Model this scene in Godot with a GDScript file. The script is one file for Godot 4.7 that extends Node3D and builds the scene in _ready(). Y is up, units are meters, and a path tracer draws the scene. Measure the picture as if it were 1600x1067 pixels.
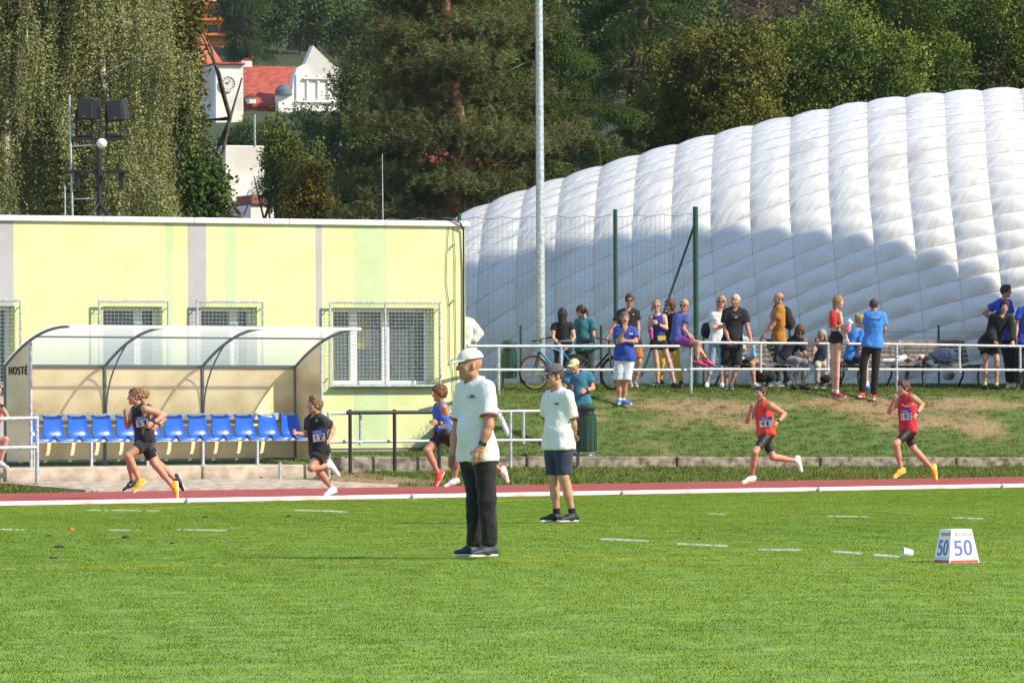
extends Node3D
# Athletics meeting: officials on the pitch, runners on the far straight, a yellow clubhouse, an air dome and trees behind.

const F := 8000.0          # focal length in pixels of the 1600 px wide photograph
const EYE := 1.15          # camera height above the pitch
const TH := deg_to_rad(40.0)
var cam_basis: Basis
var rng := RandomNumberGenerator.new()
var taken := {}
var mats := {}

# ---------- mesh collector ----------
class MB:
	var v := PackedVector3Array()
	var n := PackedVector3Array()
	var uv := PackedVector2Array()
	var c := PackedColorArray()
	var ix := PackedInt32Array()
	var col := Color.WHITE

	func vert(p: Vector3, nn: Vector3, t := Vector2.ZERO) -> int:
		v.append(p); n.append(nn); uv.append(t); c.append(col)
		return v.size() - 1

	func tri_i(a: int, b: int, d: int) -> void:   # counter-clockwise seen from outside
		ix.append(a); ix.append(d); ix.append(b)

	func tri(a: Vector3, b: Vector3, d: Vector3) -> void:
		var nn := (b - a).cross(d - a).normalized()
		tri_i(vert(a, nn), vert(b, nn), vert(d, nn))

	func quad(a: Vector3, b: Vector3, d: Vector3, e: Vector3) -> void:   # counter-clockwise
		var nn := (b - a).cross(e - a).normalized()
		if nn == Vector3.ZERO: nn = (d - b).cross(e - b).normalized()
		var i := vert(a, nn, Vector2(0, 1)); vert(b, nn, Vector2(1, 1)); vert(d, nn, Vector2(1, 0)); vert(e, nn, Vector2(0, 0))
		tri_i(i, i + 1, i + 2); tri_i(i, i + 2, i + 3)

	func box(at: Vector3, size: Vector3, b := Basis.IDENTITY, bev := 0.0) -> void:
		var h := size * 0.5
		var g := minf(bev, minf(h.x, minf(h.y, h.z)) * 0.9)
		if g <= 0.0:
			for ax in 3:
				for s in [-1.0, 1.0]:
					var w := Vector3.ZERO; w[ax] = s
					var p := Vector3.ZERO; p[(ax + 1) % 3] = 1
					var q := w.cross(p)
					var o := at + b * (w * h)
					var P: Vector3 = b * (p * h)
					var Q: Vector3 = b * (q * h)
					quad(o - P - Q, o + P - Q, o + P + Q, o - P + Q)
			return
		var id := {}
		for sx in [-1.0, 1.0]:
			for sy in [-1.0, 1.0]:
				for sz in [-1.0, 1.0]:
					var s := Vector3(sx, sy, sz)
					for ax in 3:
						var p := s * (h - Vector3(g, g, g)); p[ax] = s[ax] * h[ax]
						id[[s, ax]] = at + b * p
		for ax in 3:
			var a1 := (ax + 1) % 3
			var a2 := (ax + 2) % 3
			for s in [-1.0, 1.0]:
				var k := []
				for m in [[-1.0, -1.0], [1.0, -1.0], [1.0, 1.0], [-1.0, 1.0]]:
					var t := Vector3.ZERO
					t[ax] = s; t[a1] = m[0] * s; t[a2] = m[1]
					k.append(id[[t, ax]])
				quad(k[0], k[1], k[2], k[3])
			for s1 in [-1.0, 1.0]:
				for s2 in [-1.0, 1.0]:
					var t := Vector3.ZERO; var t2 := Vector3.ZERO
					t[a1] = s1; t[a2] = s2; t[ax] = -1
					t2 = t; t2[ax] = 1
					var A: Vector3 = id[[t, a1]]; var B: Vector3 = id[[t2, a1]]
					var C: Vector3 = id[[t2, a2]]; var D: Vector3 = id[[t, a2]]
					if (B - A).cross(D - A).dot(b * t) > -(B - A).cross(D - A).dot(b * t): quad(A, B, C, D)
					else: quad(D, C, B, A)
		for sx in [-1.0, 1.0]:
			for sy in [-1.0, 1.0]:
				for sz in [-1.0, 1.0]:
					var s := Vector3(sx, sy, sz)
					var A: Vector3 = id[[s, 0]]; var B: Vector3 = id[[s, 1]]; var C: Vector3 = id[[s, 2]]
					if (B - A).cross(C - A).dot(b * s) > 0: tri(A, B, C)
					else: tri(A, C, B)

	func tube(pts: Array, r, sides := 8, caps := true) -> void:
		var m := pts.size()
		var up := Vector3.UP
		var first := -1
		var prev_x := Vector3.ZERO
		for i in m:
			var p: Vector3 = pts[i]
			var d: Vector3 = (pts[mini(i + 1, m - 1)] - pts[maxi(i - 1, 0)]).normalized()
			var x := prev_x - d * prev_x.dot(d)
			if x.length() < 0.01:
				x = up.cross(d) if absf(d.y) < 0.95 else Vector3.RIGHT.cross(d)
			x = x.normalized()
			prev_x = x
			var y := d.cross(x)
			var rr: float = r[i] if r is Array or r is PackedFloat32Array else r
			for k in sides:
				var a := TAU * k / sides
				var o := x * cos(a) + y * sin(a)
				var id := vert(p + o * rr, o, Vector2(float(k) / sides, i))
				if first < 0: first = id
			if i > 0:
				for k in sides:
					var a := first + (i - 1) * sides + k
					var b := first + (i - 1) * sides + (k + 1) % sides
					tri_i(a, b, b + sides); tri_i(a, b + sides, a + sides)
		if caps:
			for e in [0, m - 1]:
				var d: Vector3 = ((pts[0] - pts[1]) if e == 0 else (pts[m - 1] - pts[m - 2])).normalized()
				var ci := vert(pts[e], d)
				var base := v.size()
				for k in sides: vert(v[first + e * sides + k], d)
				for k in sides:
					if e == 0: tri_i(ci, base + (k + 1) % sides, base + k)
					else: tri_i(ci, base + k, base + (k + 1) % sides)

	func lathe(prof: Array, sides := 16, at := Vector3.ZERO, b := Basis.IDENTITY) -> void:   # prof: Vector2(radius, y), bottom to top
		var m := prof.size()
		for i in m - 1:
			var p: Vector2 = prof[i]; var q: Vector2 = prof[i + 1]
			var e := q - p
			if e.length() < 1e-6: continue
			var nn := Vector2(e.y, -e.x).normalized()
			var s := v.size()
			for k in sides + 1:
				var a := TAU * k / sides
				var o := Vector3(cos(a), 0, -sin(a))
				var N := b * (o * nn.x + Vector3.UP * nn.y)
				vert(at + b * (o * p.x + Vector3.UP * p.y), N, Vector2(float(k) / sides, 0)); vert(at + b * (o * q.x + Vector3.UP * q.y), N, Vector2(float(k) / sides, 1))
			for k in sides:
				var a := s + k * 2
				tri_i(a, a + 2, a + 3); tri_i(a, a + 3, a + 1)

	func ball(at: Vector3, r: Vector3, su := 12, sv := 8, b := Basis.IDENTITY) -> void:
		var s := v.size()
		for j in sv + 1:
			for i in su + 1:
				var a := TAU * i / su; var e := PI * j / sv - PI / 2
				var o := Vector3(cos(a) * cos(e), sin(e), -sin(a) * cos(e))
				vert(at + b * (o * r), (b * (o / r)).normalized(), Vector2(float(i) / su, float(j) / sv))
		for j in sv:
			for i in su:
				var a := s + j * (su + 1) + i
				tri_i(a, a + 1, a + su + 2); tri_i(a, a + su + 2, a + su + 1)

	func prism(poly: Array, dir: Vector3) -> void:   # closed outline, pushed along dir; capped with fans (convex) or ears
		var m := poly.size()
		var nn := Vector3.ZERO
		for i in m: nn += (poly[i] as Vector3).cross(poly[(i + 1) % m])
		var flip := nn.dot(dir) > 0
		for i in m:
			var a: Vector3 = poly[i]; var b: Vector3 = poly[(i + 1) % m]
			if flip: quad(a, b, b + dir, a + dir)
			else: quad(b, a, a + dir, b + dir)
		nn = nn.normalized()
		var x: Vector3 = (poly[1] - poly[0]).normalized(); var y := nn.cross(x)
		var flat := PackedVector2Array()
		for p in poly: flat.append(Vector2((p as Vector3).dot(x), (p as Vector3).dot(y)))
		var t := Geometry2D.triangulate_polygon(flat)
		for k in range(0, t.size(), 3):
			var a: Vector3 = poly[t[k]]; var b: Vector3 = poly[t[k + 1]]; var d: Vector3 = poly[t[k + 2]]
			if (b - a).cross(d - a).dot(dir) > 0:
				var q := b; b = d; d = q
			tri(a, b, d); tri(a + dir, d + dir, b + dir)

	func mesh() -> ArrayMesh:
		var A := []
		A.resize(Mesh.ARRAY_MAX)
		A[Mesh.ARRAY_VERTEX] = v; A[Mesh.ARRAY_NORMAL] = n; A[Mesh.ARRAY_TEX_UV] = uv; A[Mesh.ARRAY_COLOR] = c; A[Mesh.ARRAY_INDEX] = ix
		var m := ArrayMesh.new()
		m.add_surface_from_arrays(Mesh.PRIMITIVE_TRIANGLES, A)
		return m

# ---------- nodes ----------
func numbered(called: String) -> String:
	var k: int = taken.get(called, 0)
	taken[called] = k + 1
	return called if k == 0 else "%s_%03d" % [called, k]

func put(mb, called: String, mat: Material, parent: Node3D = null, at := Vector3.ZERO) -> MeshInstance3D:
	var o := MeshInstance3D.new()
	o.mesh = mb.mesh() if mb is MB else mb
	o.material_override = mat
	o.position = at
	if parent:
		o.name = called
		parent.add_child(o, true)
	else:
		o.name = numbered(called)
		add_child(o)
	return o

func thing(called: String, label: String, category: String, at := Vector3.ZERO, group := "") -> Node3D:
	var o := Node3D.new()
	o.name = numbered(called)
	add_child(o)
	o.position = at
	tag(o, label, category, group)
	return o

func tag(o: Node, label: String, category: String, group := "", kind := "") -> void:
	if label: o.set_meta("label", label)
	if category: o.set_meta("category", category)
	if group: o.set_meta("group", group)
	if kind: o.set_meta("kind", kind)

func struct(mb, called: String, mat: Material, at := Vector3.ZERO) -> MeshInstance3D:
	var o := put(mb, called, mat, null, at)
	o.set_meta("kind", "structure")
	o.set_meta("label", called.replace("_", " ") + " of the athletics ground")
	return o

func copy(o: Node3D, label: String, group := "") -> Node3D:
	var r: Node3D = o.duplicate()
	r.name = numbered(str(o.name).trim_suffix("_001"))
	add_child(r)
	r.set_meta("label", label)
	if group: r.set_meta("group", group)
	return r

# ---------- placing: pixel of the photograph + depth -> world ----------
func pix(u: float, w: float, d: float) -> Vector3:
	var r := cam_basis * Vector3((u - 800.0) / F, -(w - 533.5) / F, -1.0)
	return Vector3(0, EYE, 0) + r * (d / -r.z)

func gpix(u: float, w: float, y := 0.0) -> Vector3:      # where the ray meets height y
	var r := cam_basis * Vector3((u - 800.0) / F, -(w - 533.5) / F, -1.0)
	return Vector3(0, EYE, 0) + r * ((y - EYE) / r.y)

func ab(a: float, b: float, y := 0.0, th := TH) -> Vector3:     # along the straight, across it
	return Vector3(a * cos(th) - b * sin(th), y, -(a * sin(th) + b * cos(th)))

func to_ab(p: Vector3, th := TH) -> Vector2:
	return Vector2(p.x * cos(th) - p.z * sin(th), -p.x * sin(th) - p.z * cos(th))

func dline(u: float, b: float, th := TH) -> float:       # depth of the line b at image column u
	return b / (cos(th) - sin(th) * (u - 800.0) / F)

func lpix(u: float, w: float, b: float, th := TH) -> Vector3:    # on the vertical plane through the line b
	var r := cam_basis * Vector3((u - 800.0) / F, -(w - 533.5) / F, -1.0)
	var k := b / (-r.x * sin(th) - r.z * cos(th))
	return Vector3(0, EYE, 0) + r * k

# ---------- materials ----------
func noise(freq: float, oct := 4, sd := 1, type := FastNoiseLite.TYPE_SIMPLEX_SMOOTH) -> FastNoiseLite:
	var f := FastNoiseLite.new()
	f.noise_type = type; f.frequency = freq; f.seed = sd
	f.fractal_type = FastNoiseLite.FRACTAL_FBM; f.fractal_octaves = oct
	return f

func ntex(freq: float, oct: int, sd: int, cols: Array, pos: Array, size := 512) -> ImageTexture:
	# seamless noise through a colour ramp, as a plain image
	var f := noise(freq, oct, sd)
	var im := f.get_seamless_image(size, size, false, false, 0.1, true)
	var g := Gradient.new()
	g.offsets = PackedFloat32Array(pos)
	g.colors = PackedColorArray(cols)
	var out := Image.create(size, size, false, Image.FORMAT_RGB8)
	for y in size:
		for x in size: out.set_pixel(x, y, g.sample(im.get_pixel(x, y).r))
	return ImageTexture.create_from_image(out)

func htex(freq: float, oct: int, sd: int, size := 512) -> ImageTexture:
	return ImageTexture.create_from_image(noise(freq, oct, sd).get_seamless_image(size, size, false, false, 0.1, true))

func M(key: String, col: Color = Color.WHITE, rough := 0.8, metal := 0.0) -> StandardMaterial3D:
	if mats.has(key): return mats[key]
	var m := StandardMaterial3D.new()
	m.resource_name = key
	m.albedo_color = col
	m.roughness = rough
	m.metallic = metal
	mats[key] = m
	return m

func tri(m: StandardMaterial3D, scale: float, world := true) -> StandardMaterial3D:
	m.uv1_triplanar = true
	m.uv1_world_triplanar = world
	m.uv1_scale = Vector3.ONE * scale
	return m

func relief(m: StandardMaterial3D, t: Texture2D, cm: float) -> StandardMaterial3D:
	m.heightmap_enabled = true
	m.heightmap_texture = t
	m.heightmap_scale = cm
	return m

func rgb(h: int) -> Color:
	return Color8((h >> 16) & 255, (h >> 8) & 255, h & 255)

func lin(h: int) -> Color:
	return rgb(h).srgb_to_linear()

func _ready() -> void:
	rng.seed = 7
	# --- camera, sky, sun, exposure ---
	cam_basis = Basis.from_euler(Vector3(deg_to_rad(0.856), 0, 0)) * Basis(Vector3.BACK, deg_to_rad(-0.3))
	var cam := Camera3D.new()
	cam.name = "camera"
	add_child(cam)
	cam.position = Vector3(0, EYE, 0)
	cam.basis = cam_basis
	cam.fov = rad_to_deg(2.0 * atan(533.5 / F))
	cam.near = 0.5
	cam.far = 3000.0
	cam.current = true
	var we := WorldEnvironment.new()
	we.name = "environment"
	var e := Environment.new()
	e.background_mode = Environment.BG_SKY
	var sky := Sky.new()
	var sm := ProceduralSkyMaterial.new()
	sm.sky_top_color = Color(0.43, 0.53, 0.68)
	sm.sky_horizon_color = Color(0.80, 0.84, 0.87)
	sm.ground_horizon_color = Color(0.45, 0.50, 0.48)
	sm.ground_bottom_color = Color(0.20, 0.24, 0.16)
	sm.sky_curve = 0.16
	sm.sun_angle_max = 12.0
	sm.energy_multiplier = 1.5
	sky.sky_material = sm
	e.sky = sky
	e.background_energy_multiplier = 1.0
	e.tonemap_mode = Environment.TONE_MAPPER_LINEAR
	e.tonemap_exposure = 1.34
	e.sdfgi_enabled = true
	e.ssao_enabled = true
	e.ssil_enabled = true
	e.fog_enabled = FOG
	e.fog_density = 0.00008
	e.fog_light_color = Color(0.74, 0.80, 0.88)
	we.environment = e
	add_child(we)
	var sun := DirectionalLight3D.new()
	sun.name = "sun"
	var az := deg_to_rad(20.0)
	var el := deg_to_rad(38.0)
	var to_sun := Vector3(cos(az) * cos(el), sin(el), sin(az) * cos(el))
	sun.light_energy = 1.6
	sun.light_color = Color(1.0, 0.95, 0.86)
	sun.light_angular_distance = 0.5
	sun.shadow_enabled = true
	add_child(sun)
	sun.basis = Basis.looking_at(-to_sun, Vector3.UP)
	# --- the place ---
	materials()
	ground()
	track()
	clubhouse()
	shelter()
	dome()
	fences()
	if DO_TREES: town(); trees()
	small_things()
	print("places ", Time.get_ticks_msec())
	if DO_PEOPLE: people()
	print("people ", Time.get_ticks_msec())
	if DO_GRASS: grass()
	print("done ", Time.get_ticks_msec())

const FOG := true

const DO_TREES := true
const DO_PEOPLE := true
const DO_GRASS := true

func materials() -> void:
	var g := M("turf", Color.WHITE, 0.95)
	g.albedo_texture = ntex(0.02, 5, 3, [rgb(0x5c7e26), rgb(0x6b8e2e), rgb(0x7b9c38)], [0.2, 0.5, 0.85], 256)
	tri(g, 0.33)
	var t := M("tartan", Color.WHITE, 0.9)
	t.albedo_texture = ntex(0.09, 3, 5, [rgb(0x842e2b), rgb(0x9c3c38), rgb(0xad4a45)], [0.2, 0.5, 0.8], 256)
	tri(t, 0.7)
	var c := M("concrete", Color.WHITE, 0.92)
	c.albedo_texture = ntex(0.012, 6, 9, [rgb(0x8a7f72), rgb(0xa99b8c), rgb(0xc2b5a5)], [0.15, 0.5, 0.8], 512)
	tri(c, 0.5)
	relief(c, htex(0.06, 4, 12, 256), 0.8)
	var k := M("old_concrete", Color.WHITE, 0.95)
	k.albedo_texture = ntex(0.014, 6, 19, [rgb(0x454039), rgb(0x7c7468), rgb(0xa0978a)], [0.22, 0.5, 0.82], 512)
	tri(k, 0.6)
	relief(k, htex(0.05, 5, 22, 256), 1.6)
	var s := M("stucco", Color.WHITE, 0.95)
	s.vertex_color_use_as_albedo = true
	s.albedo_texture = ntex(0.006, 5, 31, [rgb(0xeeece8), rgb(0xf8f7f4), rgb(0xffffff)], [0.1, 0.4, 0.8], 512)
	tri(s, 0.35)
	relief(s, htex(0.25, 2, 33, 256), 0.35)
	var b := M("earth_bank", Color.WHITE, 0.97)
	b.vertex_color_use_as_albedo = true
	b.albedo_texture = ntex(0.05, 5, 41, [rgb(0xc0b8a8), rgb(0xe8e2d8), rgb(0xffffff)], [0.2, 0.5, 0.8], 256)
	tri(b, 0.6)
	relief(b, htex(0.05, 5, 44, 256), 3.0)
	var z := M("galvanised", Color.WHITE, 0.5, 0.35)
	z.albedo_texture = ntex(0.05, 4, 51, [rgb(0x9aa2a6), rgb(0xb8c0c4), rgb(0xcfd6d8)], [0.2, 0.5, 0.8], 256)
	tri(z, 0.8)
	var d := M("dome_skin", Color.WHITE, 0.42)
	M("white_metal", rgb(0xe6e6e2), 0.45)
	M("black_metal", rgb(0x1c1e20), 0.5)
	M("grey_steel", rgb(0x70777c), 0.5, 0.2)
	M("green_metal", rgb(0x1c4a38), 0.5)
	M("blue_plastic", rgb(0x1a5bc4), 0.3)
	M("window_frame", rgb(0xe4e8ea), 0.4)
	M("dark", rgb(0x1a1a1c), 0.7)
	var gl := M("pane", Color(0.62, 0.70, 0.72, 0.25), 0.03)
	gl.transparency = BaseMaterial3D.TRANSPARENCY_ALPHA
	var pc := M("clear_sheet", Color(0.95, 0.95, 0.90, 0.62), 0.35)
	pc.transparency = BaseMaterial3D.TRANSPARENCY_ALPHA
	pc.backlight_enabled = true
	pc.backlight = Color(1.5, 1.5, 1.4)
	var py := M("yellow_sheet", rgb(0xfbf0c8), 0.45)
	py.albedo_texture = ntex(0.008, 5, 71, [rgb(0xc9bfa8), rgb(0xf2ede2), rgb(0xffffff)], [0.1, 0.45, 0.8], 256)
	tri(py, 0.4)
	py.backlight_enabled = true
	py.backlight = Color(0.5, 0.45, 0.3)

# ---------- ground ----------
var nz := noise(0.35, 4, 77)
var nz2 := noise(0.08, 3, 78)

func sst(a: float, b: float, x: float) -> float:
	var t := clampf((x - a) / (b - a), 0, 1)
	return t * t * (3 - 2 * t)

func curb_top(a: float) -> float:
	return lerpf(0.472, 0.355, clampf((a - 57.6) / 11.3, -0.2, 1.3))

func bank_y(a: float, b: float) -> float:
	var s := sst(56.2, 57.6, a - maxf(0.0, b - 69.5) * 0.8)
	var ct := curb_top(a)
	var low := 0.0
	var foot := ct - 0.16
	# yard in front of the clubhouse
	if b < 69.0: low = lerpf(0.0, 0.26 if a > 53.5 else 0.12, (b - 66.9) / 2.1)
	elif a < 53.7 and b < 71.5: low = 0.12
	else: low = lerpf(0.30, 0.52, clampf((b - 69.0) / 2.5, 0, 1))
	var hi := 0.0
	if b < 68.8: hi = foot * sst(66.6, 69.4, b) * 1.06
	elif b < 69.1: hi = foot
	elif b < 72.4: hi = lerpf(ct - 0.06, 1.62, sst(68.4, 73.0, b) * 1.08 - 0.055)
	else: hi = 1.63 + 0.16 * sst(72.3, 76.0, b)
	hi = minf(hi, 1.80)
	return lerpf(low, hi, s)

func bank_bare(a: float, b: float) -> float:    # 1 = trodden earth, 0 = grass
	var p := nz.get_noise_2d(a * 1.1, b * 2.0) * 0.5 + 0.5
	var q := nz2.get_noise_2d(a * 2.2 + 40, b * 3.0) * 0.5 + 0.5
	var worn := 0.0
	worn = maxf(worn, (1.0 - absf(b - 71.7) / 0.75) * sst(61.5, 63.5, a))            # strip below the rail
	var path := absf((b - 69.6) - (a - 59.0) * 0.62)                                   # trodden path up the slope
	worn = maxf(worn, (1.0 - path / 0.5) * 0.95 if a < 64.5 and a > 59.5 else 0.0)
	worn = maxf(worn, 0.72 * (1.0 - absf(b - 70.9) / 1.0) * sst(61.5, 63.5, a) * (1.0 - sst(71.5, 73.5, a)))
	worn = maxf(worn, (1.0 - Vector2(a - 53.9, (b - 67.9) * 1.2).length() / 1.5) * 1.2)
	return clampf((worn * 1.25 + (p - 0.5) * 1.5 + (q - 0.5) * 1.4 - 0.56) * 2.0, 0.0, 1.0)

func ground() -> void:
	var mb := MB.new()
	mb.quad(Vector3(-1500, -0.06, 300), Vector3(1500, -0.06, 300), Vector3(1500, -0.06, -2500), Vector3(-1500, -0.06, -2500))
	struct(mb, "ground", M("turf"))
	mb = MB.new()    # the pitch
	var n := 24
	var P := [ab(-60, 2), ab(170, 2), ab(170, 57.02), ab(-60, 57.02)]
	mb.quad(P[0], P[1], P[2], P[3])
	struct(mb, "pitch", M("turf"))
	mb = MB.new()    # verge, bank, yard
	var na := 200
	var nb := 90
	var a0 := 36.0; var a1 := 96.0; var b0 := 66.9; var b1 := 112.0
	var grassc := lin(0x55702c); var dirt := lin(0x958060)
	for j in nb + 1:
		var fb := float(j) / nb
		var b := b0 + (b1 - b0) * (fb * 0.25 + 0.75 * fb * fb)
		for i in na + 1:
			var a := a0 + (a1 - a0) * i / na
			var h := bank_y(a, b) + nz.get_noise_2d(a * 6, b * 6) * 0.035 * sst(67.0, 67.6, b)
			var hx := bank_y(a + 0.1, b) - bank_y(a - 0.1, b)
			var hz := bank_y(a, b + 0.1) - bank_y(a, b - 0.1)
			var nn := (ab(1, 0) * -hx * 5.0 + ab(0, 1) * -hz * 5.0 + Vector3.UP).normalized()
			mb.col = grassc.lerp(dirt, bank_bare(a, b)) if b < 80 else grassc
			mb.vert(ab(a, b, h - 0.012), nn)
	for j in nb:
		for i in na:
			var q := j * (na + 1) + i
			mb.tri_i(q, q + 1, q + na + 2); mb.tri_i(q, q + na + 2, q + na + 1)
	struct(mb, "grass_bank", M("earth_bank"))
	mb = MB.new()    # the wooded hill behind
	var gx := 40; var gd := 50
	mb.col = lin(0x3c4a26)
	for j in gd + 1:
		for i in gx + 1:
			var x := lerpf(-300, 300, float(i) / gx)
			var d := lerpf(108, 900, pow(float(j) / gd, 1.6))
			var y := 1.6 + maxf(0.0, d - 150) * 0.115 + nz2.get_noise_2d(x * 0.15, d * 0.15) * 4.0 * sst(150, 220, d)
			if d < 112: y = 1.2
			mb.vert(Vector3(x, y, -d), Vector3(0, 0.99, 0.1).normalized())
	for j in gd:
		for i in gx:
			var q := j * (gx + 1) + i
			mb.tri_i(q, q + 1, q + gx + 2); mb.tri_i(q, q + gx + 2, q + gx + 1)
	struct(mb, "hillside", M("earth_bank"))
	# painted lines on the pitch: white dashes and a yellow line
	var white := M("line_paint", rgb(0xdfe4da), 0.9)
	var yellow := M("yellow_paint", rgb(0xc2b830), 0.9)
	for l in [[135, 798, 248, 799], [462, 798, 540, 800.5], [278, 828.5, 352, 830], [940, 843, 1012, 846.5], [1060, 851, 1134, 854], [1186, 859.5, 1250, 860.5], [1304, 863, 1344, 866], [1368, 868, 1402, 871], [1295, 807.5, 1356, 808.5], [1492, 810, 1536, 811.5], [1106, 803.5, 1136, 804.5], [0, 828, 36, 829], [170, 829, 215, 829.5]]:
		var p := gpix(l[0], l[1]); var q := gpix(l[2], l[3])
		var faint: bool = l[0] in [0, 170, 1106]
		var o := put(strip(p, q, 0.05 if not faint else 0.03, 0.012), "painted_line", white)
		tag(o, "", "", "", "structure")
	for l in [[0, 890, 318, 884, .02], [330, 884, 700, 879, .012], [782, 878, 1010, 873.5, .035], [1010, 873.5, 1130, 873, .015], [1526, 870, 1600, 868.5, .025], [300, 793, 330, 792, .03], [600, 783, 700, 781, .02], [776, 783.5, 850, 781, .035], [180, 797, 300, 793, .014]]:
		var o := put(strip(gpix(l[0], l[1]), gpix(l[2], l[3]), l[4] * 0.85, 0.012), "yellow_line", yellow)
		tag(o, "", "", "", "structure")

func strip(p: Vector3, q: Vector3, w: float, _y: float) -> MB:    # paint on the grass blades along a line
	var mb := MB.new()
	var r := RandomNumberGenerator.new(); r.seed = int(absf(p.x) * 1000)
	var s := Vector3.UP.cross(q - p).normalized() * w
	var n := int((q - p).length() * w * 26000.0)
	for i in n:
		var t := r.randf()
		if nz.get_noise_2d(t * (q - p).length() * 14.0, p.x * 20.0) < -0.28: continue
		var a := p.lerp(q, t) + s * r.randf_range(-0.5, 0.5)
		a.y = 0.0
		var h := r.randf_range(0.009, 0.018)
		var ang := r.randf() * TAU
		var d := Vector3(cos(ang), 0, sin(ang)) * 0.0036
		mb.tri(a - d, a + d, a + Vector3(r.randfn(0, 0.3) * h, h, r.randfn(0, 0.3) * h))
	return mb

func track() -> void:
	var mb := MB.new()
	mb.quad(ab(-60, 57.02, 0.004), ab(170, 57.02, 0.004), ab(170, 66.95, 0.004), ab(-60, 66.95, 0.004))
	struct(mb, "running_track", M("tartan"))
	var white := M("lane_paint", rgb(0xc98a84), 0.9)
	for k in range(1, 9):
		mb = MB.new()
		var b := 57.2 + k * 1.2
		mb.quad(ab(-60, b - 0.022, 0.009), ab(170, b - 0.022, 0.009), ab(170, b + 0.022, 0.009), ab(-60, b + 0.022, 0.009))
		var o := struct(mb, "lane_line", white)
		o.set_meta("label", "faded white lane line on the red running track")
	# raised white kerb round the inside of the track, in lengths
	var km := M("kerb_white", Color.WHITE, 0.6)
	km.albedo_texture = ntex(0.02, 5, 91, [rgb(0xb8b0a4), rgb(0xe2ddd4), rgb(0xefebe4)], [0.15, 0.45, 0.8], 256)
	tri(km, 0.4)
	var kerb := thing("track_kerb", "low raised white kerb along the inner edge of the red track", "kerb", ab(57, 57.1))
	var cuts := [14, 1134, 1430]
	var a := 30.0
	var k := 0
	while a < 76.0:
		var len := 4.0
		var m2 := MB.new()
		m2.box(ab(a + len * 0.5, 57.1, 0.032) - ab(57, 57.1), Vector3(len - 0.02, 0.066, 0.06), Basis(Vector3.UP, TH), 0.012)
		put(m2, "kerb_length", km, kerb)
		m2 = MB.new()
		m2.box(ab(a, 57.07, 0.02) - ab(57, 57.1), Vector3(0.05, 0.075, 0.10), Basis(Vector3.UP, TH), 0.008)
		put(m2, "joint", M("galvanised"), kerb)
		a += len
		k += 1
	# concrete: slab by the shelter, step, kerb stones of the bank
	mb = MB.new()
	var sl := [[46.6, 67.0], [47.7, 67.0], [50, 67.0], [52.2, 67.0], [53.7, 67.0], [53.2, 68.0], [52.6, 68.98], [50, 68.98], [46.3, 68.98], [45.3, 68.98]]
	var top := []
	sl[0][0] = 47.3; sl[9][0] = 46.9; sl[8][0] = 47.6
	for p in sl: top.append(ab(p[0], p[1], bank_y(p[0], minf(p[1], 68.95)) + 0.035))
	var ctr := Vector3.ZERO
	for p in top: ctr += p / top.size()
	for i in top.size():
		mb.tri(ctr, top[i], top[(i + 1) % top.size()])
		mb.quad(top[i] - Vector3.UP * 0.1, top[(i + 1) % top.size()] - Vector3.UP * 0.1, top[(i + 1) % top.size()], top[i])
	var o := struct(mb, "concrete_slab", M("concrete"))
	mb = MB.new()
	var sx := -10.0
	var segs := [[42.0, 47.0], [47.03, 51.1], [51.13, 53.6]]
	for s in segs:
		mb = MB.new()
		mb.box(ab((s[0] + s[1]) * 0.5, 70.4, 0.135), Vector3(s[1] - s[0], 0.48, 2.8), Basis(Vector3.UP, TH), 0.02)
		o = struct(mb, "concrete_step", M("concrete"))
	var kt := thing("kerb_wall", "low weathered concrete kerb wall at the foot of the grass bank", "kerb", ab(65, 68.95, 0.2))
	var aa := 53.9
	while aa < 80.0:
		var len := 3.55 if aa > 57 else 2.1
		var am := aa + len * 0.5
		var ct := curb_top(am)
		var m2 := MB.new()
		m2.box(ab(am, 68.95, ct - 0.16 + rng.randf_range(-0.01, 0.01)) - kt.position, Vector3(len - 0.05, 0.32, 0.22), Basis(Vector3.UP, TH) * Basis(Vector3.BACK, -0.0102), 0.02)
		put(m2, "kerb_block", M("old_concrete"), kt)
		aa += len

# ---------- clubhouse ----------
const TB := deg_to_rad(26.0)
const BB := 85.5

func fp(u: float, w: float, out := 0.0) -> Vector3:      # point on the clubhouse front
	return lpix(u, w, BB - out, TB)

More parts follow.
